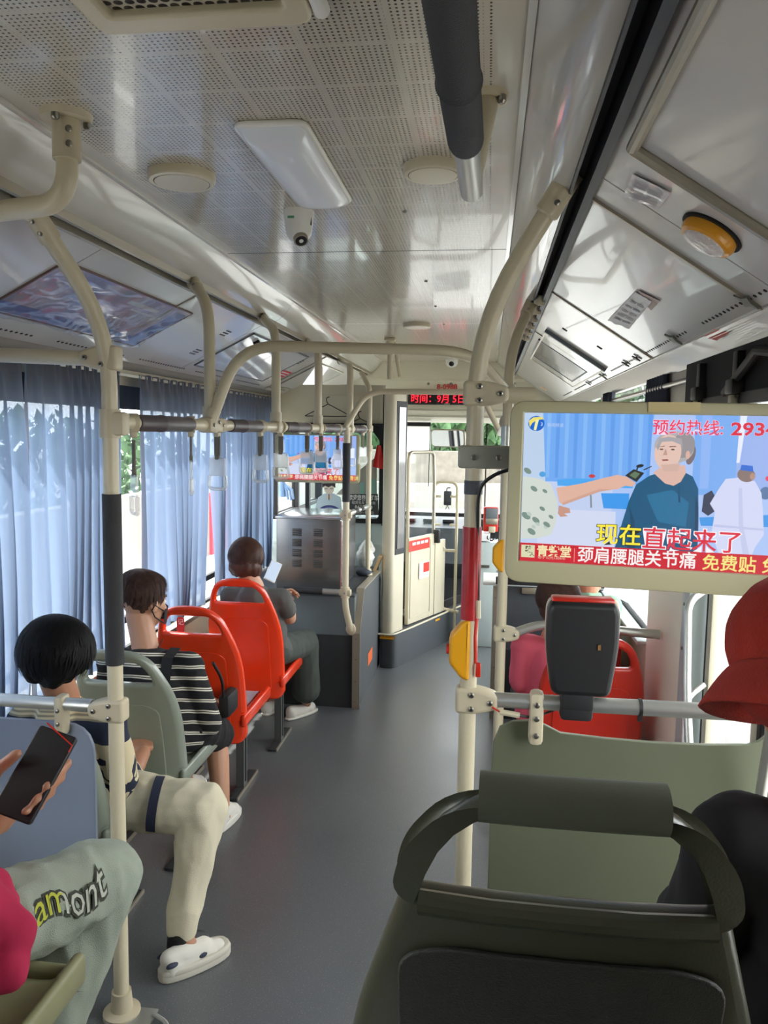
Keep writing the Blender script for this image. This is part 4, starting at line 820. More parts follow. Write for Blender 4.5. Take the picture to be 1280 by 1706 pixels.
# bags behind the cabinet on the box
b = MB(); b.mat(pbr('pale_plastic_bag', (206, 208, 202), .35, bump=.8, bscale=30)).grid(lambda s, u: V((-.80 + .05 * math.cos(2 * PI * s) * math.sin(PI * u * .97 + .05) * 1.2, 5.12 + .05 * math.sin(2 * PI * s) * math.sin(PI * u * .97 + .05) * 1.2, .675 + .19 * u)) + V((noise.noise(V((s * 7, u * 7, 2))) * .012, 0, 0)), 24, 14)
tag(b.build('plastic_bag'), 'pale plastic bag beside the steel cabinet', 'bag')
b = MB(); b.mat(M['white']).tube([(-.84, 5.25, .80), (-.80, 5.2, .84), (-.76, 5.15, .81)], [.03, .04, .025], 12); b.mat(M['hole']).tube([(-.80, 5.2, .80), (-.795, 5.17, .88)], .008, 8)
tag(b.build('white_pouch'), 'white pouch with black tie lying above the plastic bag', 'pouch')
b = MB(); b.mat(pbr('brown_cardboard', (190, 160, 116), .8)).box((-.725, 5.22, .72), (.02, .12, .11), rot=(0, .4, 0)); tag(b.build('cardboard_piece'), 'piece of brown cardboard leaning behind the pole foot', 'cardboard')
b = MB(); b.mat(pbr('dark_cloth_bundle', (60, 66, 76), .8, bump=.5)).ell((-.79, 5.0, .69), (.055, .05, .03)); tag(b.build('cloth_bundle'), 'dark cloth bundle lying in front of the plastic bag', 'cloth')
# right front wheel-arch box with dark lining
t = empty('wheel_arch_box', (.36, 4.5, 0), 'dark lined box with pale edge strip in front of the right-hand seats', 'box')
b = MB(); b.mat(M['dgrey']).box((.37, 4.6, .38), (.60, .5, .76)); b.mat(M['carpet']).box((.37, 4.345, .2), (.60, .012, .4)); b.build('body', parent=t)
b = MB(); b.mat(M['alu']).box((.062, 4.335, .38), (.03, .02, .76)); b.mat(M['white']).box((.04, 4.5, .77), (.10, .3, .02), bev=.005); bolts(b.mat(M['bolt']), [(.062, 4.324, z) for z in (.1, .3, .5, .7)], (0, -1, 0), .005); b.build('edge_trim', parent=t)
b = MB(); b.mat(M['black']).box((.37, 4.30, .80), (.62, .03, .04)); b.mat(M['alu']).cyl((.25, 4.30, .82), (.25, 4.30, .95), .018); b.box((.25, 4.335, .74), (.09, .01, .035), bev=.01); b.cyl((.06, 4.32, .95), (.68, 4.32, .95), .014); b.build('guard_rail', parent=t)
# ------------------------------------------------------------ tubes, clamps
def clamp(p, ax, arm, r=.025, h=.062, ln=.07, parent=None, view=V((0, -1, 0)), nb=3, mat=None):
    """moulded tee clamp at p: ax pole axis, arm direction of the side tube"""
    p = V(p); ax = V(ax).normalized(); arm = V(arm).normalized(); vw = ax.cross(arm).normalized()
    if vw.dot(view) < 0: vw = -vw
    b = MB(); b.mat(mat or M['clamp'])
    lp = fillet2([(-r * 1.15, -h / 2), (r * 1.0, -h / 2), (ln, -h * .27), (ln, h * .27), (r * 1.0, h / 2), (-r * 1.15, h / 2)], [.012, .03, .012, .012, .03, .012], 5)
    b.addmesh(plate([lp], r * 1.9, .009), frame(p, arm, ax)); c = b.build('clamp', parent=parent)
    for k in range(nb):
        q = p + (ax * (h * .27 * (1 if k == 0 else -1)) + arm * r * .35 if k < 2 else arm * ln * .74) + vw * r * .95
        b = MB(); bolts(b.mat(M['bolt']), [q], vw, .0065, .005); b.mat(M['hole']).tube([q + vw * .0045, q + vw * .0056], .003, 6); b.build('bolt', parent=c)
    return c
def tubepart(name, pts, r, mat, parent, fil=.12, label=None, seg=18):
    b = MB(); b.mat(mat).tube(pts, r, seg, fil); return b.build(name, parent=parent, label=label)
# left near pole
P1 = V((-.955, 1.885, 0)); zz = lambda v, u=190, y=1.885: PY(u, v, y).z
t = empty('grab_pole', P1, 'cream floor-to-roof pole with long black foam grip at the near left', 'pole')
T1 = PX(54, 352, -1.012)
tubepart('tube', [P1, P1 + V((0, 0, zz(545))), T1 + (P1 + V((0, 0, zz(545))) - T1).normalized() * .0], .0200, M['cream'], t, .16)
tubepart('grip', [P1 + V((0, 0, zz(1106))), P1 + V((0, 0, zz(823)))], .0238, M['sleeve'], t, 0, 'black foam grip')
b = MB(); b.mat(M['clamp']).tube([P1 + V((0, 0, .0)), P1 + V((0, 0, .012)), P1 + V((0, 0, .02)), P1 + V((0, 0, .07))], [.05, .05, .03, .026], 20); b.build('foot_socket', parent=t)
b = MB(); d = (T1 - (P1 + V((0, 0, zz(545))))).normalized(); b.mat(M['clamp']).tube([T1 - d * .07, T1 + d * .005], .0245, 16); b.box(T1 + V((0, 0, .0)), (.012, .07, .05), bev=.004); bolts(b.mat(M['bolt']), [T1 - d * .02 + V((0, -.022, -.01)), T1 - d * .05 + V((0, -.022, -.01))], (.1, -1, -.5), .006); b.build('roof_socket', parent=t)
clamp((P1.x, P1.y, zz(597)), (0, 0, 1), (-1, 0, 0), parent=t)
b = MB(); b.mat(M['clamp']).cyl((P1.x, P1.y, zz(730)), (P1.x, P1.y, zz(682)), .0265); b.mat(M['clamp']).box((P1.x + .02, P1.y, zz(706)), (.05, .045, .06), bev=.01); b.build('clamp', parent=t)
clamp((P1.x, P1.y, zz(1182)), (0, 0, 1), (-1, 0, 0), parent=t)
b = MB(); b.mat(M['steeltube']).box((P1.x + .035, P1.y - .02, .004), (.12, .09, .008), bev=.002); b.tube([(P1.x + .09, P1.y + .0, .012), (P1.x + .15, P1.y - .03, .012), (P1.x + .17, P1.y - .12, .012)], .006, 8, .03); tag(b.build('floor_bracket'), 'small metal bracket on the floor at the foot of the near left pole', 'bracket')
t = empty('cross_rail', (P1.x, P1.y, zz(597)), 'cream rail from the near left pole to the window wall, above the curtains', 'rail')
tubepart('tube', [(P1.x - .06, P1.y, zz(597)), (-1.53, P1.y, PX(0, 590, -1.3).z)], .019, M['cream'], t, 0)
t = empty('guard_rail', (P1.x, P1.y, zz(1175)), 'aluminium rail over the blue grey board at the near left', 'rail')
zr = zz(1178); tubepart('tube', [(P1.x - .065, P1.y, zr), (-1.54, P1.y, zr)], .0175, M['steeltube'], t, 0)
q = V((PY(103, 1175, P1.y).x, P1.y, zr)); b = MB(); b.mat(M['clamp']).box(q + V((0, 0, -.03)), (.026, .046, .11), bev=.009); ck = b.build('hanger', parent=t)
b = MB(); bolts(b.mat(M['bolt']), [q + V((0, -.023, -.012)), q + V((0, -.023, -.048))], (0, -1, 0)); b.build('bolts', parent=ck) if False else b.build('screw_pair', parent=ck)
b = MB(); x0, x1, z0, z1 = -1.54, PY(158, 1300, 1.90).x, .34, PY(100, 1203, 1.9).z
b.mat(M['board']).addmesh(plate([fillet2([(x0, z0), (x1, z0), (x1, z1), (x0, z1)], [.01, .02, .09, .01])], .012, .002), Matrix.Translation((0, 1.905, 0)) @ XZ)
tag(b.build('partition_board'), 'blue grey partition board below the near left rail', 'partition')
# overhead handrail, left
R0, R1 = V((-.935, 1.9, 1.616)), V((-.795, 4.42, 1.62))
def railpt(u):
    lo, hi = 0., 1.3
    for _ in range(40):
        m_ = (lo + hi) / 2; p = R0.lerp(R1, m_); q = RM.transposed() @ (p - CAM); uu = 640 + FPX * q.x / -q.z
        if uu < u: lo = m_
        else: hi = m_
    return R0.lerp(R1, lo)
t = empty('overhead_handrail', R0, 'long overhead handrail along the left seats with dark grip sleeves', 'rail')
tubepart('tube', [R0 + V((-.0, 0, 0)), railpt(614)], .018, M['cream'], t, 0)
for i, (a, c) in enumerate(((226, 316), (383, 431), (474, 512), (536, 570), (588, 610))):
    A, B_ = railpt(a), railpt(c); d = (B_ - A).normalized(); L_ = (B_ - A).length
    b = MB(); b.mat(M['greysleeve']).tube([A, A + d * L_ * .02, A + d * L_ * .40, A + d * L_ * .41, A + d * L_ * .46, A + d * L_ * .47, B_], [.021, .0228, .0228, .0245, .0245, .0228, .0225], 18); b.build('grip_sleeve', parent=t, label='dark grip sleeve')
# uprights from handrail to the roof channel
for i, (ur, ut, vt, lab) in enumerate(((350, 322, 470, 'first cream hanger tube behind the near left pole'), (460, 437, 526, 'second hanger tube, above the bob-haired passenger'), (530, 512, 570, 'third hanger tube along the left handrail'), (583, 567, 602, 'farthest hanger tube, just left of the far pole with black grip'))):
    A = railpt(ur); T = PX(ut, vt, -1.005); T.z = min(T.z, 2.10); K = V((A.x, A.y, T.z - .10)); t = empty('hanger_tube', A, lab, 'tube', 'hanger tubes of the left handrail')
    tubepart('tube', [A, K, T], .0185, M['cream'], t, .09)
    d = (T - K).normalized(); b = MB(); b.mat(M['clamp']).tube([T - d * .045, T + d * .004], .0225, 14); b.box(T + V((.0, 0, .0)), (.01, .06, .05), bev=.004); bolts(b.mat(M['bolt']), [T - d * .012 + V((.0, -.022, 0)), T - d * .034 + V((0, -.022, 0))], (0, -1, -.2), .0055); b.build('roof_socket', parent=t)
    b = MB(); b.mat(M['clamp']).tube([A + V((0, 0, -.024)), A + V((0, 0, .06))], .0235, 14); b.box(A, (.05, .07, .044), bev=.012); b.build('clamp', parent=t)
# arches across the aisle
A = railpt(347); t = empty('roof_arch_rail', A, 'nearer cream arch rail crossing over the aisle', 'rail')
l = PY(398, 581, A.y + .04); r_ = PY(800, 577, 2.62); e = PY(846, 652, 2.95); l.z = r_.z = (l.z + r_.z) / 2
tubepart('tube', [A + V((.01, 0, .01)), l, V((-.06, 2.66, l.z)), V((e.x, 2.96, e.z))], .0185, M['cream'], t, .14)
b = MB(); dd_ = (l - A).normalized(); b.mat(M['clamp']).tube([A, A + dd_ * .055], .0235, 14); b.box(A + V((.0, .04, 0)), (.052, .16, .05), bev=.014); bolts(b.mat(M['bolt']), [A + V((.028, -.02, .0)), A + V((.028, .03, .01)), A + V((.028, .07, 0))], (1, 0, 0)); b.build('clamp', parent=t)
A = railpt(574); t = empty('roof_arch_rail', A, 'farther thinner arch rail crossing over the aisle', 'rail')
l = PY(612, 652, 4.42); r_ = PY(800, 652, 4.42); r_.z = l.z; e = PY(834, 722, 4.42)
tubepart('tube', [A, l, r_, e], .016, M['cream'], t, .10)
# far pole with black grip
P3 = V((-.785, 4.30, 0)); t = empty('grab_pole', (P3.x, P3.y, .45), 'far left pole with black grip curving down to the wheel arch box', 'pole'); z3 = lambda v: PY(576, v, 4.30).z
tubepart('tube', [(P3.x, P3.y, z3(712)), (P3.x, P3.y, z3(1010)), (P3.x + .03, P3.y + .03, z3(1052))], .0185, M['cream'], t, .06)
tubepart('grip', [(P3.x, P3.y, z3(836)), (P3.x, P3.y, z3(738))], .022, M['sleeve'], t, 0, 'black foam grip')
for v in (858, 987): b = MB(); b.mat(M['clamp']).cyl((P3.x, P3.y, z3(v + 9)), (P3.x, P3.y, z3(v - 9)), .025); b.box((P3.x + .0, P3.y, z3(v)), (.07, .04, .04), bev=.01); bolts(b.mat(M['bolt']), [(P3.x, P3.y - .025, z3(v))], (0, -1, 0), .005); b.build('clamp', parent=t)
b = MB(); b.mat(M['clamp']).ell((P3.x + .03, P3.y + .03, z3(1050)), (.03, .015, .035)); b.build('foot', parent=t)
t = empty('guard_rail', (P3.x, P3.y, z3(987)), 'short low rail, half black and half bare metal, left of the far pole', 'rail')
xa, xb, xc = PY(474, 987, 4.3).x, PY(538, 987, 4.3).x, P3.x - .02
tubepart('tube', [(xa, 4.3, z3(986)), (xc, 4.3, z3(987))], .0165, M['steeltube'], t, 0); tubepart('grip', [(xa, 4.3, z3(986)), (xb, 4.3, z3(986.6))], .020, M['sleeve'], t, 0, 'black grip')
P4 = V((-.765, 5.0, .672)); t = empty('grab_pole', P4, 'thin far pole standing on top of the wheel arch box', 'pole')
tubepart('tube', [P4, (P4.x, 5.0, PY(614, 648, 5).z), PX(603, 622, -.85)], .0165, M['cream'], t, .06)
b = MB(); b.mat(M['clamp']).tube([P4, P4 + V((0, 0, .01)), P4 + V((0, 0, .04))], [.034, .03, .024], 16); b.build('socket', parent=t)
for v in (714, 747): b = MB(); b.mat(M['clamp']).cyl((P4.x, 5, PY(612, v + 5, 5).z), (P4.x, 5, PY(612, v - 5, 5).z), .023); b.build('collar', parent=t)
t = empty('link_rail', (P3.x, P3.y, z3(858)), 'short striped grab rail joining the two far left poles', 'rail')
tubepart('tube', [(P3.x, P3.y + .02, z3(858)), (P4.x, P4.y, PY(612, 843, 5).z)], .016, M['steeltube'], t, 0)
b = MB(); A = V((P3.x, P3.y + .02, z3(858))); B_ = V((P4.x, P4.y, PY(612, 843, 5).z)); b.mat(M['sleeve'])
for k in (.3, .55): b.tube([A.lerp(B_, k), A.lerp(B_, k + .12)], .0185, 12)
b.build('grip_ring', parent=t)
p = PZ(650, 596, ZC); t = empty('ceiling_stub', p, 'short twin tube bracket hanging from the ceiling above the cab column', 'tube')
p = V((-.64, 5.0, ZC - .02)); b = MB(); b.mat(M['clamp']).box(p + V((0, 0, .01)), (.07, .06, .02), bev=.006); b.cyl(p, p + V((0, 0, -.05)), .024); b.build('socket', parent=t)
tubepart('tube', [p, p + V((0, 0, -.24))], .016, M['cream'], t, 0); tubepart('brace', [p + V((.02, .05, 0)), p + V((.06, .06, -.22))], .012, M['cream'], t, 0)
# right near pole (pole with red sleeve) and what hangs on it
Q1 = V((-.032, 1.80, 0)); zq = lambda v: PY(782, v, 1.8).z
t = empty('grab_pole', Q1, 'cream pole with red sleeve in the middle of the view, left of the television', 'pole')
TQ = PX(948, 296, .150)
K = V((Q1.x, Q1.y, zq(540))); tubepart('tube', [Q1, K, TQ], .0200, M['cream'], t, .2)
d = (TQ - K).normalized(); b = MB(); b.mat(M['clamp']).tube([TQ - d * .085, TQ - d * .08, TQ + d * .012], [.0225, .0265, .0265], 18); up_ = V((0, -1, -.3)); bolts(b.mat(M['bolt']), [TQ - d * .06 + V((.008, -.0265, -.004)), TQ - d * .02 + V((.008, -.0265, -.004))], (.2, -1, -.2), .0065); b.build('roof_socket', parent=t)
tubepart('sleeve', [Q1 + V((0, 0, zq(1031))), Q1 + V((0, 0, zq(877)))], .0222, M['redsleeve'], t, 0, 'glossy red sleeve')
clamp((Q1.x, Q1.y, zq(656)), (0, 0, 1), (1, 0, 0), parent=t, ln=.074, h=.058); clamp((Q1.x, Q1.y, zq(1164)), (0, 0, 1), (1, 0, 0), parent=t)
b = MB(); b.mat(pbr('dark_tape', (72, 76, 84), .5, bump=.3, bscale=200)).cyl(Q1 + V((0, 0, zq(823))), Q1 + V((0, 0, zq(800))), .0215); b.build('tape_band', parent=t, label='dark tape band')
t = empty('stop_button_box', (Q1.x, Q1.y, zq(1080)), 'yellow button box clipped to the red-sleeved pole', 'button box', 'yellow boxes on poles')
def yellowbox(c, s, parent, flip=-1):
    b = MB(); b.mat(M['yellow']); lp = fillet2([(flip * .012 * s, .068 * s), (-flip * .006 * s, .072 * s), (-flip * .006 * s, -.072 * s), (flip * .014 * s, -.066 * s), (flip * .042 * s, -.03 * s), (flip * .042 * s, .032 * s)], .008)
    b.addmesh(plate([lp], .05 * s, .008), Matrix.Translation(c) @ XZ); b.build('housing', parent=parent)
yellowbox(V((Q1.x - .004, Q1.y - .004, zq(1080))), 1.0, t)
b = MB(); b.mat(pbr('red_button', (200, 50, 40), .4)).cyl((Q1.x - .04, Q1.y - .012, zq(1080)), (Q1.x - .052, Q1.y - .012, zq(1080)), .012); b.build('button', parent=t)
t = empty('cross_rail', (Q1.x, Q1.y, zq(657)), 'short cream rail from the red-sleeved pole passing behind the television', 'rail')
tubepart('tube', [(Q1.x + .05, Q1.y, zq(657)), (.098, Q1.y + .012, zq(658))], .0185, M['cream'], t, 0)
# lower rail on the right with board
t = empty('guard_rail', (Q1.x, Q1.y, zq(1164)), 'aluminium rail over the olive partition board on the right', 'rail')
ra, rb = V((Q1.x + .055, Q1.y, zq(1163))), V((XR - .01, 1.69, PY(1280, 1190, 1.69).z)); tubepart('tube', [ra, rb], .0175, M['steeltube'], t, 0)
q = ra.lerp(rb, .155); b = MB(); b.mat(M['clamp']).box(q + V((0, -.002, -.035)), (.032, .046, .125), bev=.011); ck = b.build('hanger', parent=t)
for dz in (0, -.032, -.072): b = MB(); bolts(b.mat(M['bolt']), [q + V((0, -.025, dz))], (0, -1, 0), .0065); b.build('bolt', parent=ck)
q = ra.lerp(rb, .49); b = MB(); b.mat(M['black']).tube([q + V((0, 0, -.02)) , q + V((.0, 0, .0))], .001, 6); b.tube([q - V((.003, 0, 0)), q + V((.004, 0, 0))], .020, 16); b.box(q + V((0, -.005, -.022)), (.008, .012, .014)); b.build('cable_tie', parent=t, label='black cable tie')
yb_ = 1.80; pts = [(818, 1300), (822, 1240), (833, 1214), (856, 1204), (893, 1203), (912, 1212), (935, 1224), (1010, 1233), (1090, 1240), (1180, 1244), (1250, 1244), (1268, 1238), (1290, 1222), (1330, 1215)]
lp = [(PY(u, v, yb_).x, PY(u, v, yb_).z) for u, v in pts]; lp = lp[::-1]; lp = [(lp[0][0], .33)] + lp + [(PY(818, 1300, yb_).x, .33)]
b = MB(); b.mat(M['oboard']).addmesh(plate([lp], .012, .002), Matrix.Translation((0, 1.815, 0)) @ XZ); tag(b.build('partition_board'), 'olive grey partition board with a notched top edge on the right', 'partition')
# second right pole
Q2 = V((.068, 3.0, 0)); z2 = lambda v: PY(838, v, 3.0).z
t = empty('grab_pole', Q2, 'cream pole with yellow box, just left of the television and farther away', 'pole')
TQ2 = PX(888, 500, .152); K = V((Q2.x, Q2.y, z2(585))); tubepart('tube', [Q2, K, TQ2], .0195, M['cream'], t, .14)
d = (TQ2 - K).normalized(); b = MB(); b.mat(M['clamp']).tube([TQ2 - d * .07, TQ2 + d * .01], .0245, 16); bolts(b.mat(M['bolt']), [TQ2 - d * .05 + V((.0, -.025, 0)), TQ2 - d * .015 + V((0, -.025, 0))], (.1, -1, -.2), .006); b.build('roof_socket', parent=t)
clamp((Q2.x, Q2.y, z2(1055)), (0, 0, 1), (1, 0, 0), parent=t)
b = MB(); b.mat(M['clamp']).cyl((Q2.x, Q2.y, z2(668)), (Q2.x, Q2.y, z2(640)), .026); b.mat(M['steeltube']).cyl((Q2.x, Q2.y, z2(745)), (Q2.x, Q2.y, z2(710)), .0235); b.build('clamp', parent=t)
t = empty('stop_button_box', (Q2.x, Q2.y, z2(925)), 'yellow button box on the farther pole beside the television', 'button box', 'yellow boxes on poles')
yellowbox(V((Q2.x - .004, Q2.y - .004, z2(925))), .9, t)
t = empty('seat_grab_rail', (Q2.x, Q2.y, z2(1055)), 'arched aluminium grab rail behind the pink-shirted passenger', 'rail')
tubepart('tube', [(Q2.x + .05, 3.0, z2(1054)), (Q2.x + .14, 3.0, z2(1038)), (.34, 3.0, z2(1038)), (XR - .04, 3.0, z2(1045))], .018, M['steeltube'], t, .08)
# ceiling mounted grab tubes
f = V((-.823, 1.472, ZC)); t = empty('ceiling_grab_tube', f, 'bent cream tube hanging from a round ceiling flange at the top left', 'tube')
k_ = PY(113, 338, 1.472); e = PX(-25, 281, -1.03); e.z = k_.z + .0
tubepart('tube', [f, (f.x, f.y, k_.z + .0), (-1.03, e.y, e.z - .0)], .0205, M['cream'], t, .07)
b = MB(); b.mat(M['clamp']).tube([f, f + V((0, 0, -.012))], [.05, .046], 24); b.tube([f + V((0, 0, -.01)), f + V((0, 0, -.085))], .0265, 20); fl = b.build('flange', parent=t)
for a in (.5, 2.6, 4.7): q = f + V((.038 * math.cos(a), .038 * math.sin(a), -.012)); b = MB(); bolts(b.mat(M['bolt']), [q], (0, 0, -1), .008, .012); b.build('bolt', parent=fl)
for z in (-.035, -.062): b = MB(); bolts(b.mat(M['bolt']), [f + V((.016, -.021, z))], (.6, -.8, 0), .0065); b.build('bolt', parent=fl)
e1 = PY(786, 318, 1.42); s1_ = PY(772, 232, 1.18); s0_ = PY(742, -60, .74)
t = empty('ceiling_grab_bar', e1, 'ceiling grab bar with black foam grip at the top centre', 'bar')
ax_ = (e1 - s0_).normalized(); s1_ = s0_ + ax_ * (s1_ - s0_).dot(ax_)
tubepart('tube', [s0_ - ax_ * .3, e1], .0200, M['steeltube'], t, 0)
b = MB(); mid_ = PY(757, 125, .97); mid_ = s0_ + ax_ * (mid_ - s0_).dot(ax_); b.mat(M['sleeve']).tube([s0_ - ax_ * .3, mid_, mid_ + ax_ * .01, mid_ + ax_ * .012, s1_ - ax_ * .01, s1_], [.0265, .0265, .029, .0262, .0262, .025], 24); b.build('grip', parent=t, label='black foam grip')
f = PZ(812, 158, ZC); b = MB(); b.mat(M['clamp']).tube([f, f + V((0, 0, -.012))], [.038, .036], 20); q = s0_ + ax_ * ((f.y - .12) - s0_.y); b.tube([f + V((0, 0, -.005)), f + V((-.004, -.03, -.05)), q], [.022, .020, .020], 16); bolts(b.mat(M['bolt']), [f + V((.026, -.02, -.01))], (0, 0, -1), .008, .014); b.build('flange', parent=t)
# hanging straps
web = pbr('grey_webbing', (120, 114, 100), .7, bump=.4, bscale=600)
def strap(parent_pt, ang, label, sc_=1.0, tilt=0, grp='hanging straps on the left handrail', swing=0):
    t = empty('hanging_strap', parent_pt, label, 'strap', grp, ang); p = V((0, 0, 0)); R_ = Matrix.Rotation(ang, 4, 'Z'); mx = Matrix.Translation(parent_pt) @ R_
    def fin(b, name, **k): 
        bmesh.ops.transform(b.bm, matrix=mx, verts=b.bm.verts); return b.build(name, parent=t, **k)
    b = MB(); b.mat(M['clamp']).lathe([(.0185, -.012), (.0255, -.012), (.0255, .012), (.0185, .012), (.0185, -.012)], Matrix.Rotation(PI / 2, 4, 'X') @ Matrix.Identity(4), 20); b.box((0, 0, -.03), (.018, .018, .018), bev=.003); fin(b, 'collar')
    b = MB(); b.mat(web).box((0, 0, -.068 * sc_), (.022, .006, .065 * sc_), bev=.002); b.box((0, 0.0, -.105 * sc_), (.018, .010, .02), bev=.003); fin(b, 'webbing')
    z0 = -.108 * sc_; b = MB(); b.mat(M['acryl'])
    b.addmesh(plate([fillet2([(-.031, -.062), (.031, -.062), (.031, 0), (-.031, 0)], .005)], .008, .0025), Matrix.Translation((0, 0, z0)) @ XZ)
    b.tube([(-.031, 0, z0 - .060), (-.034, 0, z0 - .105), (.034, 0, z0 - .105), (.031, 0, z0 - .060)], .0065, 10, .018); fin(b, 'handle', label='clear plastic handle')
labs = ['strap nearest the camera, beside the near left pole', 'second strap, seen nearly edge on beside the first hanger tube', 'strap just right of the first hanger tube, in front of the third curtain', 'strap before the second hanger tube', 'strap just right of the second hanger tube, overlapping the left edge of the far television', 'strap in front of the presenter arm on the far television', 'strap in front of the dark blouse on the far television', 'strap just left of the far pole with black grip', 'strap just right of the far pole with black grip', 'farthest strap, beside the thin far pole']
for i, (u, an) in enumerate(((214, -.9), (318, -1.25), (362, -.25), (434, -.35), (468, .0), (512, .15), (535, .1), (563, -.6), (584, .8), (605, .9))):
    strap(railpt(u + (8 if i == 0 else 0)), an, labs[i], 1.25 if i == 0 else 1)
t = empty('overhead_handrail', (Q2.x, 3.05, z2(700)), 'overhead handrail running forward from the farther pole behind the television', 'rail')
tubepart('tube', [(Q2.x, 3.02, z2(700)), (Q2.x - .006, 4.42, PY(834, 722, 4.42).z)], .017, M['cream'], t, 0)
strap(V((Q2.x, 3.14, z2(700) - .001)), .5, 'clear strap hanging between the farther pole and the television', 1.0, grp='straps on the right')
strap(V((Q2.x - .002, 3.30, z2(700) - .003)), -.9, 'clear strap hanging behind the farther pole', 1.0, grp='straps on the right')
# ------------------------------------------------------------ televisions
EM = {}
def em(c, s=.265):
    k = tuple(c)
    if k not in EM: EM[k] = emis('screen_colour_%d_%d_%d' % k, c, s)
    return EM[k]
SCRX, SCRY = 1342., 755.
def picture(O, ex, ez, W):
    ex = V(ex).normalized(); ez = V(ez).normalized(); n = ex.cross(ez).normalized(); n = n if n.y < 0 else -n
    k = W / SCRX; b = MB(); lay = [0]
    def pt(x, y): return O + ex * ((x - 35) * k) - ez * ((y - 76) * k) + n * (.0004 + lay[0] * .00008)
    def pg(c, pts, sm=True):
        lay[0] += 1; b.mat(em(c)); b.poly([pt(x, y) for x, y in pts])
    def el(c, x, y, rx_, ry_, a=0, n_=28): pg(c, [(x + rx_ * math.cos(t) * math.cos(a) - ry_ * math.sin(t) * math.sin(a), y + rx_ * math.cos(t) * math.sin(a) + ry_ * math.sin(t) * math.cos(a)) for t in [2 * PI * i / n_ for i in range(n_)]])
    def tx(s, x, y, size, c, oc=None, ob=.03, al='LEFT', bold=0, sx=1):
        for cc, bo in (((oc, ob), (c, bold)) if oc else ((c, bold),)):
            lay[0] += 2; b.mat(em(cc)); me = textmesh(s, size * k, align=al, bold=bo * k, sx=sx); b.addmesh(me, frame(pt(x, y), ex, ez))
    pg((168, 194, 240), [(35, 76), (1377, 76), (1377, 831), (35, 831)])
    pg((186, 206, 232), [(35, 76), (135, 76), (160, 420), (35, 420)])
    pg((112, 168, 238), [(128, 76), (660, 76), (640, 420), (150, 420)])
    for i, x in enumerate(range(150, 640, 44)): pg(((130, 182, 242), (96, 154, 230))[i % 2], [(x, 76), (x + 20, 76), (x + 17, 400), (x + 2, 400)])
    pg((190, 204, 236), [(35, 420), (480, 420), (480, 745), (35, 745)]); pg((206, 214, 238), [(120, 560), (500, 560), (500, 745), (120, 745)])
    pg((120, 170, 236), [(850, 76), (1045, 76), (1045, 460), (850, 460)]); pg((140, 178, 240), [(880, 76), (925, 76), (925, 430), (885, 430)])
    pg((150, 176, 232), [(1045, 76), (1377, 76), (1377, 470), (1045, 470)]); pg((226, 232, 246), [(1050, 76), (1080, 76), (1058, 300), (1044, 300)])
    pg((74, 164, 236), [(208, 410), (300, 400), (580, 402), (575, 440), (212, 440)]); pg((58, 150, 232), [(425, 470), (560, 466), (560, 545), (440, 545)]); pg((130, 140, 150), [(372, 480), (380, 480), (385, 545), (376, 545)]); el((196, 60, 70), 378, 386, 16, 9)
    el((80, 160, 220), 135, 385, 16, 14)
    # presenter
    pg((206, 214, 206), [(38, 398), (120, 408), (178, 432), (215, 520), (212, 620), (190, 690), (120, 714), (36, 720)])
    for x, y, r in ((60, 370, 22), (95, 460, 20), (150, 470, 14), (60, 600, 26), (110, 620, 22), (165, 640, 20), (90, 680, 24), (140, 560, 16), (185, 600, 14)): el((120, 142, 132), x, y, r, r * .6, .6, 9)
    for x, y, r in ((75, 590, 14), (120, 640, 12), (160, 655, 10), (100, 655, 12)): el((182, 196, 188), x, y, r, r * .7, .6, 9)
    pg((220, 176, 156), [(206, 452), (330, 425), (440, 392), (500, 376), (545, 384), (588, 412), (572, 432), (540, 428), (500, 448), (420, 452), (330, 492), (240, 536), (222, 520)]); pg((196, 148, 130), [(222, 540), (275, 552), (280, 575), (250, 580), (268, 592), (232, 598), (218, 580)]); pg((204, 160, 142), [(240, 524), (330, 485), (420, 448), (480, 450), (420, 462), (330, 500), (242, 538)])
    pg((34, 38, 40), [(536, 378), (575, 345), (626, 362), (592, 408)]); pg((96, 120, 92), [(556, 376), (580, 356), (606, 366), (586, 392)]); el((30, 32, 36), 604, 328, 18, 8, -.2); pg((40, 40, 46), [(592, 330), (600, 330), (590, 360), (584, 356)]); pg((60, 60, 66), [(620, 345), (658, 326), (660, 330), (624, 350)])
    # nurse
    pg((52, 60, 84), [(905, 460), (940, 436), (960, 470), (985, 480), (980, 520), (930, 560), (900, 540)]); pg((64, 150, 226), [(890, 570), (1240, 540), (1200, 440), (1235, 440), (1250, 600), (900, 610)]); el((86, 116, 160), 1180, 440, 26, 30)
    pg((206, 212, 240), [(1000, 378), (1060, 370), (1130, 384), (1162, 440), (1175, 540), (1184, 640), (1150, 700), (1130, 762), (990, 750), (950, 640), (960, 540), (935, 500), (975, 420)]); pg((190, 198, 230), [(1060, 420), (1075, 420), (1090, 600), (1130, 760), (1100, 760), (1070, 600)]); pg((186, 194, 228), [(960, 600), (1180, 610), (1180, 620), (960, 612)])
    el((132, 112, 108), 1090, 356, 40, 34, .2); el((176, 140, 124), 1118, 362, 12, 16); pg((44, 104, 206), [(1062, 334), (1066, 308), (1116, 312), (1120, 340)]); el((228, 60, 90), 1188, 370, 13, 12)
    # woman
    el((120, 108, 112), 836, 268, 20, 48, .2); el((172, 170, 172), 758, 232, 92, 78, .1); el((146, 142, 146), 800, 222, 52, 62, .2)
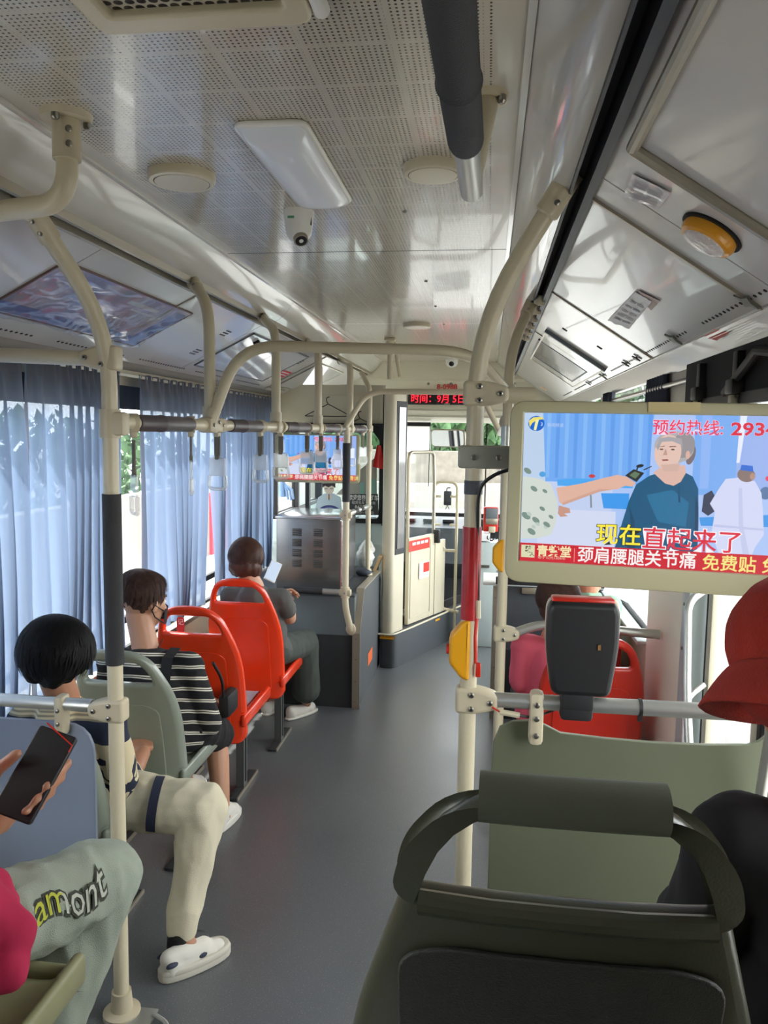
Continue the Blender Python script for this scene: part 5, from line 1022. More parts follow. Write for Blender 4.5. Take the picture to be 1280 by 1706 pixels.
    pg((12, 84, 122), [(500, 748), (530, 620), (560, 500), (590, 420), (650, 375), (690, 360), (760, 384), (815, 354), (850, 372), (878, 430), (886, 560), (890, 660), (888, 748)]); pg((8, 66, 100), [(560, 748), (575, 620), (560, 520), (590, 600), (600, 748)]); pg((28, 108, 150), [(640, 470), (760, 440), (840, 500), (830, 620), (700, 600)]); pg((10, 62, 96), [(868, 460), (884, 520), (888, 700), (872, 620)]); pg((10, 70, 106), [(786, 425), (794, 425), (800, 500), (790, 500)])
    pg((216, 178, 164), [(668, 360), (700, 330), (812, 318), (818, 356), (796, 400), (764, 420), (724, 410)]); el((222, 190, 176), 730, 258, 62, 86, .08); pg((206, 172, 160), [(700, 320), (790, 310), (780, 350), (716, 352)]); el((214, 172, 158), 822, 268, 10, 20)
    pg((164, 162, 166), [(672, 232), (690, 192), (730, 182), (790, 190), (800, 250), (788, 220), (748, 204), (700, 208), (684, 250)])
    for x in (700, 752): pg((116, 92, 88), [(x - 16, 228 + (4 if x < 720 else 0)), (x + 14, 226), (x + 14, 230), (x - 16, 233)]); el((84, 66, 66), x, 244, 9, 3.6)
    pg((190, 150, 138), [(716, 244), (722, 244), (728, 272), (708, 272)]); pg((150, 84, 84), [(704, 293), (732, 291), (734, 299), (708, 301)])
    # captions
    pg((200, 24, 44), [(35, 738), (1377, 738), (1377, 831), (35, 831)])
    el((16, 100, 200), 96, 130, 40, 38); pg((232, 220, 110), [(58, 118), (80, 100), (120, 96), (134, 108), (100, 112), (76, 128), (64, 150)]); pg((236, 236, 170), [(92, 112), (108, 110), (96, 166), (84, 162)]); tx('3', 116, 134, 26, (220, 232, 250))
    tx('新闻频道', 150, 138, 20, (190, 206, 240))
    tx('预约热线:', 652, 142, 77, (232, 60, 96), (240, 214, 236), 2.5, bold=.8); tx('29343', 1008, 142, 84, (214, 24, 60), (246, 220, 236), 3, bold=2.2, sx=1.22)
    tx('现在', 408, 680, 110, (246, 228, 60), (40, 40, 30), 4.5, bold=1.6); tx('直起来了', 628, 690, 116, (216, 40, 62), (246, 240, 244), 5.5, bold=1.2)
    pg((214, 214, 176), [(42, 748), (110, 748), (110, 812), (42, 812)]); tx('骏', 62, 772, 34, (60, 40, 40), bold=1.5); tx('人', 84, 796, 26, (60, 40, 40))
    tx('青紫堂', 120, 778, 60, (238, 226, 176), bold=1.6, sx=.96); tx('始于公元1606年', 126, 808, 20, (232, 196, 170)); pg((236, 150, 140), [(306, 752), (309, 752), (309, 822), (306, 822)])
    tx('颈肩腰腿关节痛', 322, 788, 86, (244, 238, 236), bold=1.2, sx=.94); tx('免费贴 免费试', 912, 792, 82, (240, 226, 130), bold=1.2)
    return b
def television(loc, ex, W, H, body, label, name='television', mount=None):
    ex = V(ex).normalized(); ez = V((0, 0, 1)); n = ez.cross(ex).normalized(); n = n if n.y < 0 else -n
    t = empty(name, loc, label, 'television', None); O = V(loc)      # loc: top-left of the bezel front
    bw, bh = W, H; mx = frame(O, ex, ez)
    lp = fillet2([(0, -bh), (bw, -bh), (bw, 0), (0, 0)], [.035 * body] * 4, 6)
    l_, r_, t_, bo = .030 * body, .030 * body, .020 * body, .045 * body
    sw = bw - l_ - r_; sh = sw * SCRY / SCRX; t_ = (bh - sh) * .34; hole = [(l_, -t_ - sh), (l_ + sw, -t_ - sh), (l_ + sw, -t_), (l_, -t_)]
    hx0, hx1, hz0, hz1 = l_, l_ + sw, -t_ - sh, -t_; pad = .006; N_ = len(lp); cx_, cy_ = bw / 2, -bh / 2; rows = []
    cl = lambda x, y, e=0: (min(max(x, hx0 - e), hx1 + e), min(max(y, hz0 - e), hz1 + e)); dens = []
    for i_ in range(N_):
        a_, c_ = lp[i_], lp[(i_ + 1) % N_]; k_ = 12 if math.hypot(a_[0] - c_[0], a_[1] - c_[1]) > .05 else 1
        dens += [(a_[0] + (c_[0] - a_[0]) * j_ / k_, a_[1] + (c_[1] - a_[1]) * j_ / k_) for j_ in range(k_)]
    sc2 = lambda x, y, f: (cx_ + (x - cx_) * (1 - f / cx_), cy_ + (y - cy_) * (1 - f / -cy_))
    prof = [lambda x, y: (x, y, -.03), lambda x, y: (x, y, -.007), lambda x, y: sc2(x, y, .002) + (-.002,), lambda x, y: sc2(x, y, .007) + (0,), lambda x, y: cl(x, y, .003) + (0,), lambda x, y: cl(x, y) + (-.003,), lambda x, y: cl(x, y) + (-.012,)]
    b = MB(); b.mat(M['tv']); sgn = 1 if (mx.to_3x3() @ V((0, 0, 1))).dot(n) > 0 else -1
    b.grid(lambda s, u: mx @ (lambda q: V((q[0], q[1], q[2] * sgn)))(prof[int(round(u * 6))](*dens[int(round(s * len(dens))) % len(dens)])), len(dens), 6, closeu=True); b.build('bezel', parent=t, smooth=40)
    b = MB(); b.mat(M['tv']).addmesh(plate([[(x * .94 + .03 * bw, y * .92 - .04 * bh) for x, y in lp]], .04, .012), Matrix.Translation(-n * .045) @ mx); b.build('back_shell', parent=t)
    pb = picture(O + ex * l_ - ez * t_ - n * .006, ex, ez, sw); pb.build('screen', parent=t, smooth=0, recalc=False, label='lit screen')
    return t, mx, n
TV0 = PY(851, 667, 1.70); exv = V((.62, -.065, -.004))
t, mx, n = television(TV0, exv, .625, .392, 1.0, 'large television in a cream bezel showing an advertisement, right of the poles')
b = MB(); b.mat(pbr('yellowed_tape', (196, 178, 130), .5)).box(TV0 + exv.normalized() * .33 + n * .001 + V((0, 0, -.010)), (.10, .003, .02), rot=(0, 0, math.atan2(exv.y, exv.x))); b.build('tape', parent=t, label='yellowed tape')
br = empty('television_bracket', (Q1.x, Q1.y, zq(761)), 'grey clamp bracket holding the large television to the pole', 'bracket')
b = MB(); b.mat(pbr('grey_cast_bracket', (150, 151, 140), .4)).box((Q1.x + .026, Q1.y - .0, zq(761)), (.125, .052, .052), bev=.008); b.build('clamp', parent=br)
for dx in (.0, .055): b = MB(); bolts(b.mat(M['bolt']), [(Q1.x + dx, Q1.y - .026, zq(761))], (0, -1, 0), .007, .007); b.build('bolt', parent=br)
b = MB(); b.mat(M['black']).box((Q1.x + .105, Q1.y - .012, zq(762)), (.05, .03, .045), bev=.003); b.build('arm', parent=br)
b = MB(); b.mat(M['black']).tube([PY(850, 782, 1.76), PY(825, 790, 1.76), PY(803, 806, 1.77), PY(797, 830, 1.775), PY(796, 900, 1.79), PY(797, 980, 1.79), PY(796, 1010, 1.79)], .0042, 8, .04)
cb = tag(b.build('television_cable'), 'black cable running from the television down the red-sleeved pole', 'cable')
b = MB(); b.mat(M['redd']).tube([PY(795, 1025, 1.785), PY(792, 1060, 1.785), PY(793, 1105, 1.785)], .004, 8); b.box(PY(797, 1116, 1.78), (.012, .012, .034), bev=.003); b.build('red_fuse_lead', parent=cb, label='red fuse lead')
b = MB(); b.mat(M['clamp']).tube([PY(797, 1000, 1.785), PY(797, 1030, 1.785)], .006, 8); b.build('connector', parent=cb)
b = MB(); b.mat(M['clamp']).tube([PY(833, 1186, 1.77), PY(866, 1192, 1.77)], .007, 8); b.mat(M['black']).tube([PY(866, 1192, 1.77), PY(890, 1196, 1.78), PY(910, 1188, 1.8), PY(930, 1180, 1.8)], .003, 8, .02); b.mat(M['redd']).tube([PY(820, 1178, 1.77), PY(833, 1186, 1.77)], .002, 6); tag(b.build('reader_wire'), 'thin wire with pale connector hanging below the right rail', 'wire')
T2 = PY(458, 722, 4.95); t2, mx, n = television(T2, (1, 0, 0), PY(600, 722, 4.95).x - T2.x, .315, .8, 'small far television showing the same advertisement behind the hanging straps')
b = MB(); b.mat(M['black']).cyl((T2.x + .28, 5.02, T2.z - .02), (T2.x + .28, 5.02, 2.02), .018); b.build('ceiling_arm', parent=t2)
# card reader on the right rail
t = empty('card_reader', ra.lerp(rb, .29), 'black-backed card reader with red and cream shell strapped on the right rail', 'card reader')
c0, c1 = PY(911, 999, 1.76), PY(1026, 1158, 1.76); w_, h_ = c1.x - c0.x, c0.z - c1.z; cx_ = (c0.x + c1.x) / 2
lp = fillet2([(-w_ * .40, -h_ / 2), (w_ * .40, -h_ / 2), (w_ * .5, h_ * .05), (w_ * .49, h_ * .42), (w_ * .44, h_ / 2), (-w_ * .44, h_ / 2), (-w_ * .49, h_ * .42), (-w_ * .5, h_ * .05)], [.02, .02, .05, .02, .02, .02, .02, .05])
b = MB(); b.mat(M['black']).addmesh(plate([lp], .05, .012), Matrix.Translation((cx_, 1.755, (c0.z + c1.z) / 2)) @ XZ); b.build('back_shell', parent=t)
b = MB(); b.mat(M['beige']).addmesh(plate([[(x * 1.05 + .004, z * 1.02) for x, z in lp]], .022, .008), Matrix.Translation((cx_, 1.79, (c0.z + c1.z) / 2)) @ XZ); b.build('front_shell', parent=t, label='cream front shell')
b = MB(); b.mat(M['redd']).box((cx_, 1.772, c0.z + .001), (w_ * .86, .045, .012), bev=.005); b.build('top_rim', parent=t, label='red top rim')
b = MB(); q = ra.lerp(rb, .285); b.mat(M['rubber']).box(q + V((0, -.004, -.004)), (.072, .052, .056), bev=.010); b.box(q + V((0, -.024, .02)), (.07, .02, .05), bev=.005); b.build('strap', parent=t)
b = MB(); b.mat(pbr('brass_dot', (150, 110, 70), .4, .5)).box((cx_ + .035, 1.728, (c0.z + c1.z) / 2 + .01), (.006, .004, .012)); b.build('key_lock', parent=t)
# ------------------------------------------------------------ seats
def cutgrid(me, xs, ys):
    bm = bmesh.new(); bm.from_mesh(me)
    for x in xs: bmesh.ops.bisect_plane(bm, geom=bm.verts[:] + bm.edges[:] + bm.faces[:], plane_co=(x, 0, 0), plane_no=(1, 0, 0))
    for y in ys: bmesh.ops.bisect_plane(bm, geom=bm.verts[:] + bm.edges[:] + bm.faces[:], plane_co=(0, y, 0), plane_no=(0, 1, 0))
    bm.to_mesh(me); bm.free(); return me
def seat(x, y, z0, w, label, shell, group=None, pad=None, legz=0, rz=0, top=.875, detail=False, legs=True, bottom=.27, grip=None, tw_=.62):
    """forward facing moulded shell seat; y is the back plane at its foot"""
    t = empty('bus_seat', (x, y, z0), label, 'seat', group, rz); R_ = Matrix.Translation((x, y, z0)) @ Matrix.Rotation(rz, 4, 'Z'); h = w / 2
    def fin(b, name, parent=t, **k): bmesh.ops.transform(b.bm, matrix=R_, verts=b.bm.verts); return b.build(name, parent=parent, **k)
    bt = .031 if detail else .042
    outer = fillet2([(-h * .88, bottom), (h * .88, bottom), (h, bottom + .03), (h, .60), (h * .93, .70), (h * tw_, top), (-h * tw_, top), (-h * .93, .70), (-h, .60), (-h, bottom + .03)], [.02, .02, .02, .08, .12, .10, .10, .12, .08, .02], 6)
    inner = fillet2([(-h * .66, top - .125), (h * .66, top - .125), (h * .62, top - .085), (h * min(.46, tw_ - .06), top - bt), (-h * min(.46, tw_ - .06), top - bt), (-h * .62, top - .085)], [.012, .012, .03, .035, .035, .03], 6)
    me = cutgrid(plate([outer, inner], .034 if detail else .042, .014, 4), [h * k for k in (-.9, -.75, -.5, -.25, 0, .25, .5, .75, .9)], [bottom + i * (top - bottom) / 12 for i in range(1, 12)])
    def bend(p): # p in XZ space -> local 3D
        xx, yy, z = p; k = (z - bottom) / (top - bottom)
        return V((xx, yy - .13 * k * k * .9 - .035 * k + .045 * (abs(xx) / h) ** 3 * (1 - .3 * k) + .008, z))
    b = MB(); b.mat(shell).addmesh(me, XZ)
    for v in b.bm.verts: v.co = bend(v.co)
    fin(b, 'backrest', smooth=50)
    # back panel (raised inset seen from behind)
    ins = fillet2([(-h * .70, bottom + .04), (h * .70, bottom + .04), (h * .70, top - (.20 if detail else .23)), (h * .5, top - (.178 if detail else .205)), (-h * .5, top - (.178 if detail else .205)), (-h * .70, top - (.20 if detail else .23))], .03, 4)
    me = cutgrid(plate([ins], .006, .002, 1), [h * k for k in (-.5, -.25, 0, .25, .5)], [bottom + i * (top - bottom) / 12 for i in range(1, 12)])
    b = MB(); b.mat(M['olived'] if detail else shell).addmesh(me, Matrix.Translation((0, -.0215, 0)) @ XZ)
    for v in b.bm.verts: v.co = bend(v.co)
    fin(b, 'back_panel', smooth=50)
    if detail:
        b = MB(); b.mat(shell)
        pts = [bend(V((h * .60 * k, 0, top - .135 + .004))) + V((0, -.02, 0)) for k in (-1, -.5, 0, .5, 1)]; b.tube(pts, .011, 10); fin(b, 'ledge')
        pts = [bend(V((h * .36 * k, 0, top - .0155))) for k in (-1, -.6, -.3, 0, .3, .6, 1)]; b = MB(); b.mat(grip).tube([q + V((0, 0, -.0)) for q in pts], .0215, 20, sy=1.0); fin(b, 'handle_grip')
    # pan
    zp = .385
    def pan(s, u):
        xx = (s * 2 - 1); yy = u * .40 + .0; edge = abs(xx) ** 6
        return V((xx * h * .98, yy, zp - .035 * math.cos(u * PI * .5 + .0) * 0 + .014 * edge - .018 * (1 - edge) * math.sin(PI * u) - (.055 * max(0, u - .82) / .18) ** 1.0 * (1 if u > .82 else 0)))
    b = MB(); b.mat(shell).grid(pan, 16, 14); bot = lambda s, u: pan(s, u) + V((0, 0, -.03)); b.grid(bot, 16, 14)
    for xs in (-1, 1): b.box((xs * h * .97, .2, zp - .022), (.022, .40, .055), bev=.009)
    b.box((0, .39, zp - .045), (w * .96, .025, .05), bev=.01); fin(b, 'seat_pan', smooth=50)
    if pad:
        b = MB(); b.mat(pad).grid(lambda s, u: pan(.08 + s * .84, .06 + u * .84) + V((0, 0, .006)), 12, 12); b.box((0, .2, zp - .012), (w * .8, .3, .01)); fin(b, 'seat_pad')
    if legs:
        for sx in (-1, 1):
            b = MB(); b.mat(M['post']); xx = sx * h * .70; b.box((xx, .14, (zp - .03 + legz) / 2), (.035, .05, zp - .03 - legz)); b.mat(M['hole']).box((xx + .0185, .14, (zp - .03 + legz) / 2), (.002, .015, zp - .1 - legz)); fin(b, 'leg')
            b = MB(); b.mat(M['carpet']).box((xx, .16, legz + .006), (.045, .30, .012), bev=.002); b.mat(M['alu']).box((xx + .022, .16, legz + .008), (.006, .30, .014)); fin(b, 'foot_rail')
    return t
seat(-1.165, 3.66, 0, .375, 'orange red seat occupied by the bob-haired passenger', M['red'], 'orange red seats on the left', top=.905)
seat(-1.19, 3.12, 0, .375, 'empty orange red seat with a grey pad', M['red'], 'orange red seats on the left', pad=M['padgrey'], top=.89, bottom=.255)
seat(-1.235, 2.56, 0, .375, 'grey green seat behind the striped-shirt passenger', M['sage'], None, top=.86, bottom=.24)
seat(-1.28, 2.12, 0, .33, 'grey green seat under the passenger in beige trousers', M['sage'], None, top=.76)
seat(.078, .785, .302, .43, 'dark olive seat back filling the lower right foreground', M['olive'], None, top=1.005, tw_=.50, detail=True, bottom=.24, legz=0, grip=pbr('olive_grey_grip', (92, 94, 80), .5, bump=.04, bscale=300))
seat(.50, .80, .302, .36, 'dark olive seat under the passenger in black at the right edge', M['olive'], None, top=.80, detail=False)
seat(-.875, .80, .302, .40, 'olive seat under the passenger in the pink top', pbr('olive_seat_pan', (146, 144, 108), .4, var=.04), None, top=.80, legz=0)
seat(.41, 2.98, 0, .40, 'red seat behind the passenger in the pink shirt', M['redd'], 'red seats on the right', top=.88)
seat(.44, 3.62, 0, .38, 'red seat under the passenger in the green shirt', M['redd'], 'red seats on the right', top=.855)
b = MB(); b.mat(pbr('red_tag', (196, 36, 44), .4)).addmesh(plate([fillet2([(-.018, -.04), (.018, -.04), (.018, .035), (-.018, .035)], .015)], .004, .001), Matrix.Translation(PY(301, 1040, 3.35)) @ XZ)
b.mat(M['paper']).addmesh(textmesh('记', .03), frame(PY(301, 1037, 3.345), (1, 0, 0), (0, 0, 1))); tag(b.build('priority_tag'), 'red tag with white marks seen through the empty seat handle opening', 'tag')
# ------------------------------------------------------------ figures
def cap_items(bm, p0, r0, p1, r1, seg=14):
    p0, p1 = V(p0), V(p1); d = p1 - p0; Ln = max(d.length, 1e-4); q = V((0, 0, 1)).rotation_difference(d.normalized()).to_matrix().to_4x4(); q.translation = p0
    prof = [(0, -r0)] + [(r0 * math.cos(a), r0 * math.sin(a)) for a in [-PI / 2 + PI / 2 * k / 4 for k in range(1, 5)]] + [(r1 * math.cos(a), Ln + r1 * math.sin(a)) for a in [PI / 2 * k / 4 for k in range(0, 4)]] + [(0, Ln + r1)]
    mb = MB(); mb.bm.free(); mb.bm = bm; mb.mats = [0]; mb.lathe(prof, q, seg)
def ell_item(bm, c, r, rot=None):
    mb = MB(); mb.bm.free(); mb.bm = bm; mb.mats = [0]; mb.ell(c, r, rot, 20)
def blob(items, voxel=.008, smooth=4, wr=None, holes=None):
    bm = bmesh.new()
    for it in items:
        if len(it) == 4 and not isinstance(it[1], (tuple, list)): cap_items(bm, *it)
        elif len(it) == 4 and isinstance(it[1], (int, float)): cap_items(bm, *it)
        else: ell_item(bm, *it)
    bmesh.ops.recalc_face_normals(bm, faces=bm.faces[:])
    me = bpy.data.meshes.new('b'); bm.to_mesh(me); bm.free(); o = bpy.data.objects.new('b', me); C.objects.link(o)
    m = o.modifiers.new('r', 'REMESH'); m.mode = 'VOXEL'; m.voxel_size = voxel
    if smooth: s = o.modifiers.new('s', 'SMOOTH'); s.iterations = smooth; s.factor = .5
    me2 = evalmesh(o); bpy.data.meshes.remove(me); me2.materials.clear()
    if wr:
        amp, f = wr; vs = me2.vertices; ns = [v.normal.copy() for v in vs]
        for v, n in zip(vs, ns):
            p = v.co; a = noise.noise(V((p.x * f, p.y * f, p.z * f * .55))); c = noise.noise(V((p.x * f * 2.3 + 5, p.y * f * 2.3, p.z * f * 1.1)))
            v.co = p + n * amp * ((1 - 2 * abs(a)) * .8 + c * .5 - .3)
    return me2
def blobpart(name, items, mat, parent, voxel=.008, smooth=4, wr=None, label=None):
    b = MB(); b.mat(mat).addmesh(blob(items, voxel, smooth, wr)); return b.build(name, parent=parent, smooth=180, label=label)
def Mh(c, yaw, pitch=0, roll=0): return Matrix.Translation(c) @ Matrix.Rotation(yaw, 4, 'Z') @ Matrix.Rotation(pitch, 4, 'X') @ Matrix.Rotation(roll, 4, 'Y')
def head_items(mx, s=1.0):
    R3 = mx.to_3x3(); P = lambda x, y, z: mx @ (V((x, y, z)) * s)
    return [(P(0, -.008, .022), (.073 * s, .090 * s, .082 * s), R3), (P(0, .022, -.03), (.056 * s, .062 * s, .078 * s), R3), (P(0, .045, -.078), .022 * s, P(0, .05, -.080), .020 * s),
            (P(0, .082, .004), .007 * s, P(0, .098, -.028), .012 * s), (P(.012, .088, -.03), .008 * s, P(-.012, .088, -.03), .008 * s), (P(.016, .078, -.056), .007 * s, P(-.016, .078, -.056), .007 * s), (P(.03, .074, .022), .008 * s, P(-.03, .074, .022), .008 * s),
            (P(.074, -.006, -.008), (.008 * s, .018 * s, .030 * s), R3), (P(-.074, -.006, -.008), (.008 * s, .018 * s, .030 * s), R3), (P(.04, .055, -.02), (.02 * s, .02 * s, .02 * s), R3), (P(-.04, .055, -.02), (.02 * s, .02 * s, .02 * s), R3)]
def face_parts(mx, s, body, lipm):
    P = lambda x, y, z: mx @ (V((x, y, z)) * s)
    for sx in (-1, 1):
        b = MB(); b.mat(M['white']).ell(P(sx * .03, .069, .004), (.011 * s,) * 3, None, 12); b.mat(M['black']).ell(P(sx * .03, .076, .004), (.0055 * s,) * 3, None, 10); b.build('eye', parent=body)
        b = MB(); b.mat(M['black']).tube([P(sx * .045, .070, .026), P(sx * .03, .080, .030), P(sx * .014, .083, .026)], .003 * s, 6); b.build('eyebrow', parent=body)
    b = MB(); b.mat(lipm).tube([P(.022, .076, -.057), P(0, .086, -.056), P(-.022, .076, -.057)], .0035 * s, 8); b.build('lips', parent=body)
def hair(mx, s, mat, body, rx, ry, rz, cz, cy, down, front, seed, n=1500, spread=.006, extra=(), label=None, crown=(0, -.02), vox=.008):
    """ellipsoidal hair mass; strands run over it from the crown. down/front: polar limit at back / front (radians)"""
    R3 = mx.to_3x3(); P = lambda x, y, z: mx @ (V((x, y, z)) * s); rnd = random.Random(seed)
    b = MB(); b.mat(mat); items = [(P(0, cy, cz), (rx * s * .97, ry * s * .97, rz * s * .97), R3)] + [(P(*e[0]), tuple(q * s for q in e[1]), R3) for e in extra]
    me = blob(items, vox, 2)
    for v in me.vertices:
        q_ = v.co; k_ = noise.noise(q_ * 17) * .008 + noise.noise(V((q_.x * 38, q_.y * 38, q_.z * 11))) * .006 + noise.noise(V((q_.x * 90, q_.y * 90, q_.z * 20))) * .003; v.co = q_ + (q_ - mx.translation).normalized() * k_ * (1 + spread * 60)
    bmh = bmesh.new(); bmh.from_mesh(me); inv = mx.inverted()
    kill = []
    for v in bmh.verts:
        q = (inv @ v.co) / s
        if q.y > .052 and q.z < .050 - .0 * front and abs(q.x) < .075: kill.append(v)
        elif q.z < cz - rz * .0 - down and q.y < .06: pass
    bmesh.ops.delete(bmh, geom=kill, context='VERTS'); bmh.to_mesh(me); bmh.free()
    b.addmesh(me)
    k0 = len(b.bm.faces)
    for i in range(n):
        az = rnd.random() * 2 * PI; fr = max(0, math.sin(az)); lim = (1 - fr ** .8) * (down_ang(down, cz, rz)) + fr ** .8 * front
        t0 = rnd.random() * .5 * lim if rnd.random() < .6 else .02 + rnd.random() * .2; t1 = min(lim, t0 + .5 + rnd.random() * .9) + rnd.gauss(0, .05); k = 6; lift = 1.0 + rnd.random() * spread * 8; az2 = az + rnd.gauss(0, .14); wdt = .0016 + rnd.random() * .0022
        pts = []
        for j in range(k + 1):
            th = t0 + (t1 - t0) * j / k; a = az + (az2 - az) * j / k; u_ = lift + spread * 6 * (j / k) ** 2 * (rnd.random() * .3 + .3)
            pts.append(P(crown[0] * (1 - math.sin(min(th, PI / 2))) + rx * u_ * math.sin(th) * math.cos(a), cy + crown[1] * (1 - math.sin(min(th, PI / 2))) + ry * u_ * math.sin(th) * math.sin(a), cz + rz * u_ * math.cos(th)))
        sd = (pts[-1] - pts[0]).cross(pts[k // 2] - mx.translation).normalized() * wdt
        vs = [(b.bm.verts.new(p - sd * (1 - .7 * j / k)), b.bm.verts.new(p + sd * (1 - .7 * j / k))) for j, p in enumerate(pts)]
        for q0, q1 in zip(vs, vs[1:]): b.bm.faces.new((q0[0], q0[1], q1[1], q1[0]))
    b._new(k0)
    return b.build('hair', parent=body, smooth=180, recalc=False, label=label)
def down_ang(d, cz, rz): return math.acos(max(-1, min(1, -d / rz)))
def hand_items(w, fd, bn, curl=.5, side=1, s=.92, spread=.06, thumb=.5):
    fd = V(fd).normalized(); bn = V(bn); bn = (bn - fd * bn.dot(fd)).normalized(); x = fd.cross(bn) * side
    P = lambda a, b_, c: w + (x * a + fd * b_ + bn * c) * s
    it = [(P(-.022, .025, 0), .015 * s, P(-.028, .078, .0), .0125 * s), (P(-.004, .025, .002), .016 * s, P(-.009, .084, .002), .0125 * s), (P(.012, .025, .0), .015 * s, P(.010, .082, .001), .0125 * s), (P(.024, .025, -.004), .014 * s, P(.028, .074, -.002), .0115 * s), (P(0, -.02, 0), .020 * s, P(0, .02, 0), .022 * s)]
    fl = [(-.029, .080, .042, .026, .021, .0088), (-.0095, .086, .046, .030, .022, .0092), (.0105, .084, .042, .028, .021, .0088), (.029, .074, .034, .021, .018, .0078)]
    tips = []
    for i, (fx, fy, l1, l2, l3, r) in enumerate(fl):
        p = P(fx, fy, 0); c = 0; d = None; sp = (i - 1.5) * spread
        for l, k, rr in ((l1, .75, r), (l2, 1.15, r * .93), (l3, .8, r * .86)):
            c += curl * k; d = (fd * math.cos(c) - bn * math.sin(c) + x * sp * math.cos(c)).normalized(); q = p + d * l * s; it.append((p, rr * s, q, rr * .93 * s)); p = q
        tips.append((p, d))
    t0 = P(-.026, .022, -.006); t1 = t0 + (x * -.030 + fd * .022 - bn * .014 * (1 + thumb)) * s; t2 = t1 + (x * -.012 + fd * .030 - bn * .012 * (1 + thumb)) * s; t3 = t2 + (x * (.004) + fd * .024 - bn * .008) * s
    it += [(t0, .0145 * s, t1, .0115 * s), (t1, .0110 * s, t2, .0100 * s), (t2, .0098 * s, t3, .0085 * s)]
    return it, tips
def torso(pel, che, nk, shL, shR, k=1.0, depth=1.0):
    up = (che - pel).normalized(); x = (shR - shL).normalized(); y = up.cross(x).normalized(); R3 = Matrix((x, y, up)).transposed()
    sw = (shR - shL).length / 2
    return [(pel, (.150 * k, .105 * k * depth, .10 * k), R3), ((pel + che) / 2, (.135 * k, .098 * k * depth, .15 * k), R3), (che, (sw * .80 * k, .105 * k * depth, .15 * k), R3), (shL, .050 * k, che.lerp(nk, .55), .055 * k), (shR, .050 * k, che.lerp(nk, .55), .055 * k), (shL, .046 * k, che, .06 * k), (shR, .046 * k, che, .06 * k)]
def shoe(heel, toe, z, parent, style='sneaker', mat=None, solem=None, w=.042, label=None):
    d = V((toe[0] - heel[0], toe[1] - heel[1], 0)); Ln = d.length; d.normalize(); x = V((d.y, -d.x, 0)); P = lambda a, b_, c: V((heel[0], heel[1], z)) + x * a + d * b_ * Ln + V((0, 0, c))
    flat_ = style == 'flat'; hh = .6 if flat_ else 1
    it = [(P(0, .16, .045 * hh), .033, P(0, .16, .028), .035), (P(0, .16, .04), .034, P(0, .55, .040 * hh), .034), (P(0, .5, .038 * hh), .034, P(.004, .82, .030), .028), (P(-.012, .72, .028), .026, P(.012, .72, .028), .026)]
    if not flat_: it += [(P(0, .12, .060), .027, P(0, .28, .058), .030), (P(0, .3, .056), .032, P(0, .62, .045), .034)]
    s = blobpart('shoe', it, mat or M['white'], parent, .005, 3, label=label)
    lp = []
    for k in range(24):
        a = 2 * PI * k / 24; yy = .5 + .53 * math.cos(a); ww = w * (1 + .14 * math.cos(a) - .12 * (1 if .2 < abs(math.cos(a)) < -.1 else 0)) * abs(math.sin(a)) ** .65 * (1 if math.sin(a) >= 0 else -1); lp.append((ww, yy * Ln))
    b = MB(); b.mat(solem or mat or M['white']).addmesh(plate([lp], .03 if not flat_ else .014, .006), frame(P(0, 0, .015 if not flat_ else .007), x, d)); b.build('sole', parent=s)
    if style == 'sneaker':
        b = MB(); b.mat(solem or mat).addmesh(plate([[(x_ * 1.03, y_) for x_, y_ in lp]], .022, .008), frame(P(0, 0, .028), x, d)); b.build('midsole', parent=s)
        nv = M['navyp']; b = MB(); b.mat(nv)
        for sx in (1, -1):
            for yy, zz_, ry_, rz_ in ((.10, .056, .024, .008), (.55, .046, .020, .009)):
                b.ell(P(sx * .0285 if yy != .88 else sx * .014, yy, zz_), (.009, ry_ * .8, rz_), Matrix((x, d, V((0, 0, 1)))).transposed(), 12)
        b.build('side_patch', parent=s, label='navy side patches')
        b = MB(); b.mat(M['paper'])
        for k in range(4): yy = .34 + k * .08; b.tube([P(-.018, yy, .070 - k * .004), P(0, yy + .02, .079 - k * .005), P(.018, yy, .070 - k * .004)], .0028, 6)
        b.build('laces', parent=s)
    return s
def sm(name, c, **k): M[name] = pbr(name, c, **k); return M[name]
sm('navyp', (44, 50, 72), rough=.6); sm('hairblack', (15, 13, 13), rough=.62, spec=.22); sm('hairbrown', (74, 46, 36), rough=.5, var=.25, vscale=40, spec=.3); sm('hairdark', (70, 48, 40), rough=.6, var=.3, vscale=60, spec=.25)
sm('greytee', (92, 92, 88), rough=.9, bump=.2, bscale=300); sm('greytrouser', (70, 76, 70), rough=.9); sm('blacktrouser', (40, 40, 42), rough=.9); sm('khaki', (212, 203, 176), rough=.9, var=.03, bump=.2, bscale=400)
sm('jean', (158, 166, 150), rough=.9, var=.06, bump=.3, bscale=500); sm('pinktop', (178, 32, 72), rough=.9, var=.15); sm('rose', (214, 92, 112), rough=.9, var=.06); sm('green', (112, 146, 122), rough=.9); sm('blackcloth', (26, 24, 26), rough=.95); sm('capred', (150, 38, 24), rough=.95, var=.12, vscale=14, bump=.3, bscale=300); sm('lip', (176, 106, 96), rough=.5); sm('cloth_white', (222, 218, 206), rough=.8)
